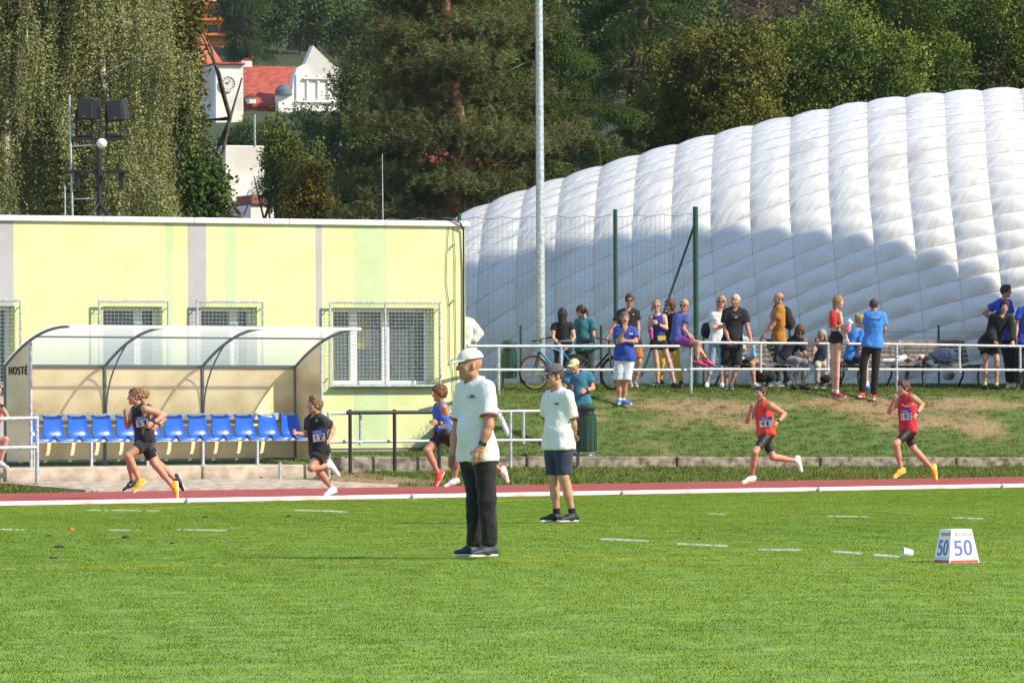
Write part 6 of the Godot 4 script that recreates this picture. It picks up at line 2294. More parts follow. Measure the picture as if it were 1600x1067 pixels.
	roster.append({"label": "runner with yellow shoes and black striped singlet, nearer of the pair at left", "group": "runners on the track", "zm": Z, "d": 73.6, "foot": [330, 1010], "free": [true, true], "q": 0.97, "cell": 0.018,
		"hd": [212, 160, 0.04], "face": Vector3(-0.95, 0, 0.30), "front": Vector3(-0.85, 0, 0.53),
		"s": [[300, 262, 0.12], [205, 268, -0.12]], "e": [[462, 312, -0.06], [150, 405, -0.04]], "w": [[358, 385, 0.12], [133, 320, 0.14]],
		"h": [[310, 530, 0.065], [282, 532, -0.065]], "k": [[155, 655, 0.20], [385, 728, -0.04]], "a": [[252, 858, 0.14], [528, 905, -0.10]], "t": [[200, 945, 0.20], [548, 1008, -0.10]],
		"skin": 0xc18a66, "hair": {"t": "curly", "c": 0x7d5c3e, "v": 0.006},
		"top": {"c": 0x1a1b1d, "fit": 0.012, "hem": 0.02, "sleeve": 0.0, "fold": 0.008, "name": "singlet"}, "bot": {"c": 0x303235, "cb": 0x141517, "len": 0.52, "len2": 0.72, "fit": 0.012, "flare": 1.2}, "shoe": {"c": 0xf2ab2e, "sole": 0xe8ecc8, "mark": 0xf6d070}, "curl": [0.9, 0.9], "watch": [0],
		"print": [{"name": "number_bib", "at": [232, 372, 0.2], "w": 0.18, "h": 0.15, "mat": "bib_51"}, {"name": "stripe", "at": [262, 452, 0.2], "w": 0.012, "h": 0.10, "mat": "lime_print"}, {"name": "stripe", "at": [240, 455, 0.2], "w": 0.010, "h": 0.09, "mat": "grey_print"}, {"name": "stripe", "at": [300, 445, 0.25], "w": 0.014, "h": 0.10, "mat": "white_print"}, {"name": "stripe", "at": [318, 440, 0.25], "w": 0.010, "h": 0.10, "mat": "lime_print"}]})
	M("lime_print", rgb(0xa9b84a), 0.8)
	roster.append({"label": "runner with black shoes almost hidden behind the yellow-shoed one", "group": "runners on the track", "zm": Z, "d": 75.2, "foot": [330, 998], "free": [true, true], "q": 0.97, "cell": 0.021,
		"hd": [270, 150, 0.0], "face": Vector3(-0.95, 0, 0.30), "front": Vector3(-0.85, 0, 0.53),
		"s": [[335, 268, 0.10], [265, 272, -0.12]], "e": [[455, 345, -0.10], [210, 400, -0.10]], "w": [[398, 405, 0.06], [190, 320, 0.05]],
		"h": [[320, 530, 0.06], [295, 532, -0.06]], "k": [[160, 660, 0.15], [400, 712, -0.05]], "a": [[192, 862, 0.05], [552, 850, -0.12]], "t": [[128, 930, 0.10], [605, 950, -0.12]],
		"skin": 0xb98360, "hair": {"t": "short", "c": 0x8c6c4a, "v": 0.006},
		"top": {"c": 0x26282c, "fit": 0.012, "hem": 0.02, "sleeve": 0.0, "name": "singlet"}, "bot": {"c": 0x1b1c1f, "len": 0.6, "fit": 0.012, "flare": 1.2}, "shoe": {"c": 0x26292e, "sole": 0xe0e2e2, "mark": 0xb9c0c8}, "curl": [0.5, 0.9], "watch": [0]})
	Z = [640, 590, 5.617]
	roster.append({"label": "curly-haired runner in blue singlet and red shoes left of the white-capped official", "group": "runners on the track", "zm": Z, "d": 76.8, "foot": [300, 1028], "free": [true, true], "q": 0.98, "cell": 0.018,
		"hd": [258, 142, 0.03], "face": Vector3(-0.97, -0.06, 0.20), "front": Vector3(-0.85, 0, 0.53),
		"s": [[300, 262, 0.12], [240, 268, -0.12]], "e": [[355, 405, 0.02], [300, 420, -0.26]], "w": [[238, 398, 0.18], [225, 462, -0.05]],
		"h": [[320, 495, 0.065], [285, 495, -0.065]], "k": [[400, 640, -0.06], [152, 640, 0.10]], "a": [[540, 720, -0.20], [250, 838, 0.02]], "t": [[570, 810, -0.20], [222, 940, 0.06]],
		"skin": 0xbd8562, "hair": {"t": "curly", "c": 0x7a5636, "v": 0.020},
		"top": {"c": 0x3a62b4, "fit": 0.012, "hem": 0.0, "sleeve": 0.0, "fold": 0.008, "name": "singlet"}, "bot": {"c": 0x17181b, "len": 0.62, "fit": 0.008, "flare": 0.8, "shiny": true, "name": "running_tights"}, "shoe": {"c": 0xe23a2c, "sole": 0xf0e6e0, "mark": 0xf08a70}, "curl": [0.9, 0.9], "watch": [0],
		"print": [{"name": "number_bib", "at": [245, 432, 0.2], "w": 0.15, "h": 0.06, "mat": "white_print"}, {"name": "side_stripe", "at": [318, 428, 0.22], "w": 0.03, "h": 0.12, "mat": "white_print"}]})
	roster.append({"label": "runner hidden behind the white-capped official, only legs and white shoes showing", "group": "runners on the track", "zm": Z, "d": 79.5, "foot": [560, 1008], "free": [true, true], "q": 0.98, "cell": 0.021,
		"hd": [540, 130, 0.0], "face": Vector3(-0.95, 0, 0.30), "front": Vector3(-0.85, 0, 0.53),
		"s": [[600, 250, 0.10], [520, 255, -0.12]], "e": [[690, 350, -0.06], [480, 380, 0.0]], "w": [[610, 400, 0.1], [470, 300, 0.1]],
		"h": [[585, 500, 0.06], [555, 500, -0.06]], "k": [[440, 640, 0.12], [650, 690, -0.05]], "a": [[392, 892, 0.05], [808, 822, -0.15]], "t": [[320, 945, 0.08], [850, 920, -0.15]],
		"skin": 0xbd8562, "hair": {"t": "short", "c": 0x5a4634, "v": 0.008},
		"top": {"c": 0x2f4a9a, "fit": 0.014, "hem": 0.02, "sleeve": 0.0, "name": "singlet"}, "bot": {"c": 0x1b1c1f, "len": 0.5, "fit": 0.016}, "shoe": {"c": 0xe8e6e4, "sole": 0xec7a50, "mark": 0xf0a080}, "curl": [0.9, 0.9]})
	# at the left edge
	Z = [0, 600, 5.93]
	roster.append({"label": "person in pink top seated at the left picture edge, elbow on the railing", "zm": Z, "d": 84.4, "foot": [0, 775], "free": [true, true], "q": 0.95,
		"hd": [-40, 60, 0.0], "face": Vector3(0.8, -0.1, 0.5), "front": Vector3(0.9, 0, 0.4), "fem": true,
		"s": [[-25, 190, 0.10], [-55, 190, -0.12]], "e": [[68, 315, 0.12], [-30, 330, -0.1]], "w": [[8, 185, 0.14], [30, 318, 0.05]],
		"h": [[-95, 520, 0.08], [-95, 520, -0.08]], "k": [[48, 512, 0.12], [10, 520, -0.10]], "a": [[0, 722, 0.12], [-30, 730, -0.1]], "t": [[52, 765, 0.18], [20, 772, -0.05]],
		"skin": 0xc58c6e, "hair": {"t": "long", "c": 0x6a4a34}, "top": {"c": 0xc8404e, "sleeve": 0.0, "name": "top"}, "bot": {"c": 0x2a2c30, "len": 0.5}, "shoe": {"c": 0xd8cfc8, "sole": 0xcf8a70}, "watch": [0]})
	# spectator by the bin
	Z = [700, 420, 4.85]
	roster.append({"label": "man in teal t-shirt and lime cap looking at his phone behind the bin", "group": "spectators on the bank", "zm": Z, "d": 91.6, "foot": [1030, 1420], "q": 1.02,
		"hd": [957, 742, 0.06], "face": Vector3(-0.45, -0.10, 0.9), "front": Vector3(-0.25, 0, 0.97),
		"s": [[1068, 812, 0.0], [905, 815, 0.0]], "e": [[1100, 905, 0.06], [880, 905, 0.05]], "w": [[1042, 925, 0.22], [915, 905, 0.24]],
		"h": [[1040, 1030, 0], [975, 1030, 0]], "k": [[1060, 1215, 0.02], [985, 1215, 0.02]], "a": [[1092, 1388, 0], [990, 1388, 0]],
		"skin": 0xc08664, "hair": {"t": "fringe", "c": 0x8a7a6a, "v": 0.004}, "hat": {"c": 0xc6e08a}, "top": {"c": 0x2f6f86, "fit": 0.024, "hem": 0.02, "belly": 0.02, "sleeve": 0.6}, "bot": {"c": 0x1c2024, "len": 0.85, "fit": 0.02}, "shoe": {"c": 0x5a6068, "sole": 0xb9bcc0}, "watch": [0], "curl": [0.6, 0.8]})
	# spectators behind the rail, left part
	roster.append({"label": "person in white shirt half hidden behind the clubhouse corner", "group": "spectators on the bank", "zm": Z, "d": 97.6, "foot": [150, 925], "q": 1.0,
		"hd": [95, 325, 0.0], "face": Vector3(0.3, 0, -0.95), "front": Vector3(0.3, 0, -0.95),
		"s": [[178, 412, 0.02], [75, 412, 0.0]], "e": [[238, 490, 0.06], [50, 500, 0]], "w": [[190, 560, 0.10], [60, 590, 0]],
		"h": [[165, 600, 0], [105, 600, 0]], "k": [[165, 760, 0], [105, 760, 0]], "a": [[165, 895, 0], [105, 895, 0]],
		"skin": 0xc08664, "hair": {"t": "short", "c": 0x50402f}, "top": {"c": 0xe8e8ea, "fit": 0.03, "hem": 0.08, "sleeve": 1.9}, "bot": {"c": 0x6a7a90, "len": 1.95}, "shoe": {"c": 0x3a3a3e}})
	roster.append({"label": "woman in black t-shirt seen from behind, hands held at her back", "group": "spectators on the bank", "zm": Z, "d": 98.6, "foot": [870, 930], "q": 0.97, "fem": true,
		"hd": [868, 345, 0.0], "face": Vector3(0.15, 0, -1), "front": Vector3(0.1, 0, -1),
		"s": [[806, 432, 0], [934, 430, 0]], "e": [[795, 525, 0.08], [958, 520, 0.08]], "w": [[858, 585, 0.16], [905, 588, 0.16]],
		"h": [[838, 615, 0], [898, 615, 0]], "k": [[835, 770, 0], [900, 770, 0]], "a": [[832, 900, 0], [905, 900, 0]],
		"skin": 0xd09a80, "hair": {"t": "long", "c": 0x2a1e1a, "v": 0.012}, "top": {"c": 0x1a1a1c, "fit": 0.016, "hem": 0.04, "sleeve": 0.4}, "bot": {"c": 0x24262c, "len": 1.9}, "shoe": {"c": 0x8a8a8a}, "curl": [0.7, 0.7]})
	roster.append({"label": "person in teal t-shirt with brown ponytail looking left away from the track", "group": "spectators on the bank", "zm": Z, "d": 98.9, "foot": [1040, 930], "q": 0.99,
		"hd": [1008, 325, 0.02], "face": Vector3(-0.75, -0.25, -0.5), "front": Vector3(-0.4, 0, -0.9),
		"s": [[985, 405, -0.05], [1092, 402, 0.05]], "e": [[980, 500, -0.02], [1102, 505, 0.08]], "w": [[985, 560, -0.2], [1090, 560, -0.10]],
		"h": [[1010, 605, 0], [1070, 605, 0]], "k": [[1010, 765, 0], [1075, 765, 0]], "a": [[1010, 900, 0], [1078, 900, 0]],
		"skin": 0xc28c6e, "hair": {"t": "pony", "c": 0x4a3024, "v": 0.008, "tx": 0.02}, "top": {"c": 0x2f6a78, "fit": 0.022, "hem": 0.06, "sleeve": 0.6}, "bot": {"c": 0x33333a, "len": 1.9}, "shoe": {"c": 0x55555a}})
	Z = [930, 430, 5.083]
	roster.append({"label": "man in black t-shirt, sunglasses and orange shorts holding the dark bicycle", "group": "spectators on the bank", "zm": Z, "d": 98.8, "foot": [300, 890], "q": 1.02,
		"hd": [274, 200, 0.04], "face": Vector3(0.05, -0.05, 1), "front": Vector3(0.1, 0, 1),
		"s": [[200, 305, 0], [325, 302, 0]], "e": [[140, 425, 0.06], [340, 400, 0.02]], "w": [[95, 500, 0.12], [345, 470, 0.08]],
		"h": [[262, 555, 0], [325, 555, 0]], "k": [[282, 710, 0.05], [352, 690, 0.05]], "a": [[280, 850, 0], [318, 845, 0]],
		"skin": 0xbb8262, "hair": {"t": "short", "c": 0x3a2c24, "v": 0.008}, "specs": 0x101012, "top": {"c": 0x1a1b1d, "fit": 0.022, "sleeve": 0.55}, "bot": {"c": 0xb0682c, "len": 0.8, "fit": 0.02}, "shoe": {"c": 0x8a8078}, "curl": [0.9, 0.3],
		"print": [{"name": "emblem", "at": [310, 310, 0.2], "w": 0.03, "h": 0.03, "mat": "lime_print"}]})
	roster.append({"label": "man in blue polo and pale shorts, hand at his mouth, before the railing", "group": "spectators on the bank", "zm": Z, "d": 95.2, "foot": [215, 1050], "q": 1.0,
		"hd": [236, 345, 0.04], "face": Vector3(0.15, -0.05, 1), "front": Vector3(0.1, 0, 1),
		"s": [[175, 440, 0], [303, 440, 0]], "e": [[182, 535, 0.10], [325, 530, 0.12]], "w": [[236, 432, 0.22], [240, 522, 0.22]],
		"hdir": [Vector3(0.0, 1, -0.25), null], "palm": [Vector3(0, 0, -1), null],
		"h": [[200, 655, 0], [268, 655, 0]], "k": [[188, 840, 0.02], [243, 840, 0.02]], "a": [[192, 985, 0], [222, 965, -0.05]], "t": [[188, 1040, 0.14], [290, 1005, 0.08]],
		"skin": 0xb87f60, "hair": {"t": "short", "c": 0x6a645e, "v": 0.006}, "top": {"c": 0x2446a0, "fit": 0.026, "hem": 0.06, "belly": 0.05, "sleeve": 0.66, "collar": true, "name": "polo_shirt"}, "bot": {"c": 0xc9d3d8, "len": 0.97, "fit": 0.03}, "shoe": {"c": 0x4a78c8, "sole": 0xd8dce2}, "sock": {"c": 0xe6e8ea, "h": 0.12}, "curl": [0.5, 0.5],
		"print": [{"name": "emblem", "at": [290, 465, 0.2], "w": 0.06, "h": 0.03, "mat": "white_print"}]})
	roster.append({"label": "blonde woman athlete in blue and yellow singlet holding a pink bottle", "group": "spectators on the bank", "zm": Z, "d": 99.2, "foot": [560, 880], "q": 0.97, "fem": true,
		"hd": [488, 243, 0.04], "face": Vector3(-0.05, -0.03, 1), "front": Vector3(0.05, 0, 1),
		"s": [[442, 335, 0], [552, 328, 0]], "e": [[432, 450, 0.02], [568, 425, 0.06]], "w": [[452, 395, 0.18], [492, 385, 0.18]],
		"h": [[470, 540, 0], [540, 540, 0]], "k": [[490, 695, 0.02], [588, 690, 0.02]], "a": [[500, 838, 0], [630, 838, 0]], "t": [[490, 880, 0.14], [690, 870, 0.06]],
		"skin": 0xd39c82, "hair": {"t": "pony", "c": 0xa4855a, "v": 0.006, "tx": -0.12}, "specs": 0x8c2434, "top": {"c": 0x2b3684, "c2": 0xd8c22c, "fit": 0.008, "hem": -0.02, "sleeve": 0.0, "fold": 0.005, "name": "singlet"}, "bot": {"c": 0x18191b, "len": 0.32, "fit": 0.012}, "shoe": {"c": 0x1e1f22, "sole": 0x3a3a3c}, "curl": [0.8, 0.8], "watch": [1],
		"print": [{"name": "yellow_hem", "at": [535, 500, 0.2], "w": 0.16, "h": 0.10, "mat": "yellow_print"}]})
	M("yellow_print", rgb(0xd9c534), 0.85)
	roster.append({"label": "woman with brown bob, black top and yellow trousers behind the blonde athlete", "group": "spectators on the bank", "zm": Z, "d": 100.3, "foot": [610, 870], "q": 0.98, "fem": true,
		"hd": [592, 238, 0.0], "face": Vector3(-0.85, -0.02, 0.4), "front": Vector3(-0.7, 0, 0.7),
		"s": [[635, 325, 0.08], [570, 325, -0.08]], "e": [[640, 440, 0.06], [560, 440, -0.1]], "w": [[635, 545, 0.1], [560, 530, 0.05]],
		"h": [[625, 545, 0.05], [570, 545, -0.05]], "k": [[650, 690, 0.05], [535, 690, 0.02]], "a": [[682, 835, 0], [520, 835, 0]], "t": [[700, 862, 0.12], [430, 848, 0.1]],
		"skin": 0xc9937a, "hair": {"t": "bob", "c": 0x5a3020, "v": 0.014}, "specs": 0x141416, "top": {"c": 0x1b1b1e, "fit": 0.018, "sleeve": 1.7}, "bot": {"c": 0xd9a92e, "len": 1.95, "fit": 0.014}, "shoe": {"c": 0x2a2a2e, "sole": 0xe0e0e0}})
	roster.append({"label": "short-haired person in blue t-shirt and purple shorts sitting on the rail", "group": "spectators on the bank", "zm": Z, "d": 97.5, "foot": [760, 735], "free": [true, true], "q": 0.98,
		"hd": [708, 243, 0.04], "face": Vector3(-0.30, 0.0, 0.95), "front": Vector3(0.75, 0, 0.65),
		"s": [[648, 342, -0.08], [725, 335, 0.08]], "e": [[655, 440, -0.04], [700, 425, 0.12]], "w": [[690, 500, 0.05], [742, 468, 0.20]],
		"h": [[650, 505, -0.06], [665, 510, 0.06]], "k": [[790, 535, 0.10], [818, 540, 0.24]], "a": [[890, 672, 0.20], [812, 680, 0.28]], "t": [[960, 712, 0.26], [900, 715, 0.34]],
		"skin": 0xbd8466, "hair": {"t": "short", "c": 0xa5936a, "v": 0.008}, "specs": 0x2a1a3a, "top": {"c": 0x4a55a0, "fit": 0.024, "hem": 0.06, "sleeve": 0.5}, "bot": {"c": 0x8a3a8a, "len": 0.72, "fit": 0.03}, "shoe": {"c": 0xc03a66, "sole": 0x3a3038}, "sock": {"c": 0x2a2a30, "h": 0.10}})
	Z = [1080, 430, 5.083]
	roster.append({"label": "woman in white t-shirt and light jeans with arms crossed and sunglasses", "group": "spectators on the bank", "zm": Z, "d": 100.0, "foot": [185, 870], "q": 0.97, "fem": true,
		"hd": [243, 212, 0.02], "face": Vector3(-0.1, 0.05, 1), "front": Vector3(0.2, 0, 1),
		"s": [[172, 315, 0], [268, 312, 0]], "e": [[180, 395, 0.06], [280, 395, 0.05]], "w": [[240, 402, 0.20], [205, 408, 0.18]],
		"h": [[178, 535, 0], [238, 535, 0]], "k": [[165, 690, 0.02], [240, 690, 0.02]], "a": [[128, 825, 0], [245, 828, 0]], "t": [[120, 865, 0.14], [255, 868, 0.14]],
		"skin": 0xc98f76, "hair": {"t": "bob", "c": 0xa8885c, "v": 0.012}, "specs": 0x2a1c1c, "top": {"c": 0xe4e6e8, "fit": 0.02, "hem": 0.02, "sleeve": 0.55}, "bot": {"c": 0x8aa4bc, "len": 1.6, "fit": 0.010}, "shoe": {"c": 0xe4e4e4}})
	roster.append({"label": "white-haired man in black t-shirt and black shorts leaning on the railing", "group": "spectators on the bank", "zm": Z, "d": 99.1, "foot": [310, 895], "q": 1.03, "wide": 1.04,
		"hd": [353, 205, 0.06], "face": Vector3(-0.40, -0.04, 0.92), "front": Vector3(-0.05, 0, 1),
		"s": [[280, 300, 0.02], [418, 298, 0.02]], "e": [[270, 425, 0.06], [452, 425, 0.06]], "w": [[300, 518, 0.26], [478, 512, 0.26]],
		"h": [[285, 565, 0], [358, 565, 0]], "k": [[278, 720, 0.03], [365, 715, 0.03]], "a": [[280, 852, 0], [318, 850, 0]],
		"skin": 0xb07a5c, "hair": {"t": "short", "c": 0xb4aea4, "v": 0.012}, "top": {"c": 0x1b1c1e, "fit": 0.03, "hem": 0.05, "belly": 0.03, "sleeve": 0.62}, "bot": {"c": 0x17181a, "len": 0.98, "fit": 0.03}, "shoe": {"c": 0x4a4c50}, "curl": [0.9, 0.9],
		"print": [{"name": "chest_print", "at": [362, 328, 0.25], "w": 0.22, "h": 0.10, "mat": "chest_print"}]})
	roster.append({"label": "bald man in ochre t-shirt with a black backpack walking left", "group": "spectators on the bank", "zm": Z, "d": 101.6, "foot": [720, 850], "q": 1.02,
		"hd": [697, 185, 0.02], "face": Vector3(-0.95, -0.05, 0.25), "front": Vector3(-0.9, 0, 0.4),
		"s": [[712, 275, 0.12], [680, 275, -0.12]], "e": [[655, 395, 0.16], [640, 395, -0.1]], "w": [[590, 468, 0.18], [600, 450, -0.05]],
		"h": [[705, 520, 0.07], [690, 520, -0.07]], "k": [[690, 680, 0.1], [730, 680, -0.05]], "a": [[690, 825, 0.05], [780, 815, -0.08]], "t": [[640, 850, 0.1], [740, 850, -0.05]],
		"skin": 0xb57a5c, "hair": {"t": "fringe", "c": 0x7a6a5c, "v": 0.003}, "top": {"c": 0xb0742a, "fit": 0.026, "hem": 0.05, "sleeve": 0.6}, "bot": {"c": 0x3a3a40, "len": 1.9}, "shoe": {"c": 0x46606a}})
	roster.append({"label": "person resting on the bench with one leg stretched out, half hidden by the white-haired man", "group": "spectators on the benches", "zm": Z, "d": 100.6, "foot": [470, 872], "free": [true, false], "q": 0.98,
		"hd": [372, 430, 0.0], "face": Vector3(0.4, -0.1, 0.9), "front": Vector3(0.7, 0, 0.7),
		"s": [[340, 520, 0.0], [410, 515, 0.06]], "e": [[345, 600, 0], [470, 520, 0.0]], "w": [[400, 600, 0.1], [420, 500, -0.1]],
		"h": [[385, 680, -0.05], [395, 690, 0.06]], "k": [[510, 690, 0.14], [485, 705, 0.18]], "a": [[605, 722, 0.2], [505, 835, 0.2]], "t": [[672, 700, 0.22], [545, 870, 0.3]],
		"skin": 0xbd8466, "hair": {"t": "short", "c": 0x5a4434}, "top": {"c": 0x9fb6c4, "sleeve": 0.55}, "bot": {"c": 0x1c1d20, "len": 0.9}, "shoe": {"c": 0xc9c2b2, "sole": 0xb0a894}})
	Z = [1230, 430, 5.079]
	roster.append({"label": "brown-haired woman in black shirt and grey trousers seated leaning forward", "group": "spectators on the benches", "zm": Z, "d": 100.4, "foot": [60, 880], "q": 0.98, "fem": true,
		"hd": [102, 445, 0.12], "face": Vector3(0.15, -0.50, 0.85), "front": Vector3(0.55, 0, 0.8),
		"s": [[35, 520, -0.02], [110, 515, 0.10]], "e": [[50, 610, 0.04], [140, 615, 0.16]], "w": [[160, 665, 0.2], [180, 660, 0.24]],
		"h": [[-40, 655, -0.05], [-20, 665, 0.08]], "k": [[85, 680, 0.22], [148, 695, 0.24]], "a": [[52, 838, 0.18], [128, 832, 0.2]], "t": [[62, 885, 0.34], [185, 880, 0.34]],
		"skin": 0xc08a70, "hair": {"t": "bob", "c": 0x5a3424, "v": 0.018}, "specs": 0x1c1a1a, "top": {"c": 0x1b1b1f, "fit": 0.024, "hem": 0.02, "sleeve": 0.85}, "bot": {"c": 0x7c7f84, "len": 1.65, "fit": 0.016}, "shoe": {"c": 0x1a1a1c, "sole": 0x2a2a2a}, "curl": [0.6, 0.6]})
	roster.append({"label": "grey-haired woman with orange sunglasses on the phone, seated", "group": "spectators on the benches", "zm": Z, "d": 101.8, "foot": [270, 830], "q": 0.96, "fem": true,
		"hd": [278, 478, 0.04], "face": Vector3(-0.65, -0.05, 0.75), "front": Vector3(-0.3, 0, 0.95),
		"s": [[245, 565, 0.02], [328, 560, 0.0]], "e": [[205, 625, 0.10], [340, 650, 0.06]], "w": [[225, 535, 0.08], [288, 695, 0.2]],
		"h": [[250, 705, 0], [305, 705, 0]], "k": [[245, 725, 0.35], [305, 725, 0.35]], "a": [[240, 805, 0.3], [300, 805, 0.3]],
		"skin": 0xbd8468, "hair": {"t": "bob", "c": 0x9a958f, "v": 0.012}, "specs": 0xd8502a, "top": {"c": 0x2a3344, "fit": 0.02, "sleeve": 0.2, "hem": 0.04}, "bot": {"c": 0xb5aa98, "len": 1.9}, "shoe": {"c": 0x3a3a3e}, "curl": [0.6, 0.4]})
	roster.append({"label": "young woman in red crop top and black shorts, hair loose, facing right", "group": "spectators on the bank", "zm": Z, "d": 99.4, "foot": [390, 885], "q": 0.98, "fem": true,
		"hd": [412, 212, 0.02], "face": Vector3(0.93, -0.05, 0.30), "front": Vector3(0.8, 0, 0.6),
		"s": [[345, 305, -0.06], [420, 305, 0.08]], "e": [[335, 405, 0.02], [440, 420, 0.12]], "w": [[430, 408, 0.16], [478, 500, 0.14]],
		"h": [[368, 500, -0.04], [412, 500, 0.05]], "k": [[368, 680, 0.0], [402, 680, 0.06]], "a": [[375, 838, -0.03], [398, 845, 0.05]], "t": [[420, 870, 0.05], [465, 872, 0.12]],
		"skin": 0xd09a80, "hair": {"t": "long", "c": 0xa07a4a, "v": 0.012}, "top": {"c": 0xd03434, "crop": 0.46, "fit": 0.008, "sleeve": 0.0, "fold": 0.004, "name": "crop_top"}, "bot": {"c": 0x161618, "len": 0.22, "fit": 0.010, "rise": 0.14}, "shoe": {"c": 0xb83a44, "sole": 0xe4d8d6}, "sock": {"c": 0xe6e6e6, "h": 0.10}, "curl": [0.8, 0.5]})
	roster.append({"label": "blonde girl in bright blue t-shirt seated, hair pinned up, looking right", "group": "spectators on the benches", "zm": Z, "d": 100.6, "foot": [600, 880], "q": 0.96, "fem": true,
		"hd": [583, 360, 0.04], "face": Vector3(0.90, -0.03, 0.40), "front": Vector3(0.7, 0, 0.7),
		"s": [[515, 455, -0.04], [600, 450, 0.08]], "e": [[510, 565, 0.0], [575, 575, 0.14]], "w": [[600, 620, 0.1], [640, 610, 0.24]],
		"h": [[490, 660, -0.05], [510, 665, 0.07]], "k": [[620, 665, 0.18], [630, 675, 0.28]], "a": [[640, 830, 0.12], [620, 835, 0.24]], "t": [[700, 875, 0.2], [690, 872, 0.34]],
		"skin": 0xcf987e, "hair": {"t": "bun", "c": 0xa88a58, "v": 0.010}, "top": {"c": 0x3c86d8, "fit": 0.028, "hem": 0.04, "sleeve": 0.7}, "bot": {"c": 0x262a36, "len": 0.8, "fit": 0.02}, "shoe": {"c": 0x3a68b8, "sole": 0xe0e0e0}, "sock": {"c": 0xe8e8e8, "h": 0.2}})
	roster.append({"label": "boy in bright blue t-shirt and black trousers seen from behind, red shoes", "group": "spectators on the bank", "zm": Z, "d": 99.8, "foot": [650, 890], "q": 0.98,
		"hd": [692, 240, 0.0], "face": Vector3(0.2, -0.1, -1), "front": Vector3(0.15, 0, -1),
		"s": [[642, 325, 0], [762, 325, 0]], "e": [[622, 425, -0.02], [775, 425, -0.02]], "w": [[645, 500, -0.2], [745, 480, -0.22]],
		"h": [[640, 560, 0], [715, 560, 0]], "k": [[608, 700, 0.0], [705, 705, 0.0]], "a": [[600, 842, 0], [692, 842, 0]], "t": [[580, 880, 0.12], [688, 885, 0.12]],
		"skin": 0xb97f62, "hair": {"t": "short", "c": 0x4a3426, "v": 0.008}, "top": {"c": 0x3f86d6, "fit": 0.030, "hem": 0.04, "sleeve": 0.7}, "bot": {"c": 0x17181a, "len": 1.95, "fit": 0.018}, "shoe": {"c": 0xd23a34, "sole": 0xe6e6e6},
		"print": [{"name": "back_print", "at": [705, 335, 0.25], "w": 0.20, "h": 0.06, "mat": "back_print", "right": Vector3(1, 0, 0.1)}]})
	Z = [1400, 420, 4.85]
	roster.append({"label": "curly-haired boy in black jacket and shorts leaning forward on the railing", "group": "spectators on the bank", "zm": Z, "d": 103.6, "foot": [730, 880], "q": 0.98,
		"hd": [828, 285, 0.22], "face": Vector3(-0.08, -0.12, 1), "front": Vector3(0.25, 0, 0.97),
		"s": [[735, 370, 0.16], [868, 372, 0.18]], "e": [[725, 470, 0.16], [885, 465, 0.22]], "w": [[755, 558, 0.40], [893, 555, 0.42]],
		"h": [[672, 565, -0.05], [748, 568, -0.02]], "k": [[685, 690, 0.05], [768, 690, 0.06]], "a": [[676, 835, 0.0], [765, 835, 0.0]],
		"skin": 0xc08c70, "hair": {"t": "curly", "c": 0x3a2a20, "v": 0.016}, "top": {"c": 0x15161a, "fit": 0.034, "hem": 0.03, "sleeve": 1.92, "name": "jacket"}, "bot": {"c": 0x18191c, "len": 0.66, "fit": 0.026}, "shoe": {"c": 0x1d1f22, "sole": 0x2c2c2e}, "sock": {"c": 0xc6e23a, "h": 0.14}, "curl": [0.9, 0.9]})
	roster.append({"label": "dark-haired boy in blue t-shirt and sunglasses behind the leaning one", "group": "spectators on the bank", "zm": Z, "d": 104.6, "foot": [880, 885], "q": 1.02,
		"hd": [840, 172, 0.0], "face": Vector3(0.88, -0.05, 0.40), "front": Vector3(0.5, 0, 0.85),
		"s": [[768, 268, -0.05], [862, 262, 0.06]], "e": [[672, 330, -0.08], [880, 385, 0.1]], "w": [[735, 395, -0.1], [875, 480, 0.2]],
		"h": [[815, 520, -0.03], [885, 520, 0.03]], "k": [[850, 690, 0.0], [905, 690, 0.05]], "a": [[862, 835, 0], [888, 835, 0.02]], "t": [[850, 870, 0.14], [920, 872, 0.12]],
		"skin": 0xb97f62, "hair": {"t": "quiff", "c": 0x33241c, "v": 0.014}, "specs": 0x1a1214, "top": {"c": 0x2440b0, "fit": 0.024, "hem": 0.05, "sleeve": 0.6}, "bot": {"c": 0x17181a, "len": 1.9, "fit": 0.018}, "shoe": {"c": 0xe6e08a, "sole": 0xf0b0b8}})
	roster.append({"label": "person in blue t-shirt and black trousers cut off by the right picture edge", "group": "spectators on the bank", "zm": Z, "d": 104.0, "foot": [980, 880], "q": 1.0,
		"hd": [1012, 205, 0.0], "face": Vector3(-0.5, -0.1, 0.9), "front": Vector3(-0.3, 0, 0.95),
		"s": [[945, 320, 0.0], [1070, 318, 0.0]], "e": [[922, 430, 0.04], [1090, 430, 0.0]], "w": [[912, 525, 0.18], [1060, 520, 0.15]],
		"h": [[955, 560, 0], [1025, 560, 0]], "k": [[940, 700, 0.02], [1030, 700, 0.02]], "a": [[930, 840, 0], [1030, 840, 0]],
		"skin": 0xb97f62, "hair": {"t": "short", "c": 0x33241c}, "top": {"c": 0x2c4fb8, "fit": 0.026, "hem": 0.05, "sleeve": 0.6}, "bot": {"c": 0x1a1b1e, "len": 1.9}, "shoe": {"c": 0x2a2a2e}})

# ---------- bins, benches, bicycles, bags, marker ----------
func text_mesh(s: String, size: float, mat: Material, parent: Node3D, called: String, bold := true, slant := 0.0) -> MeshInstance3D:
	var tm := TextMesh.new()
	tm.text = s
	var f := SystemFont.new()
	f.font_names = PackedStringArray(["Droid Sans"])
	f.font_weight = 700 if bold else 400
	tm.font = f
	tm.font_size = 64
	tm.pixel_size = size / 64.0
	tm.depth = 0.002
	return put(tm, called, mat, parent)

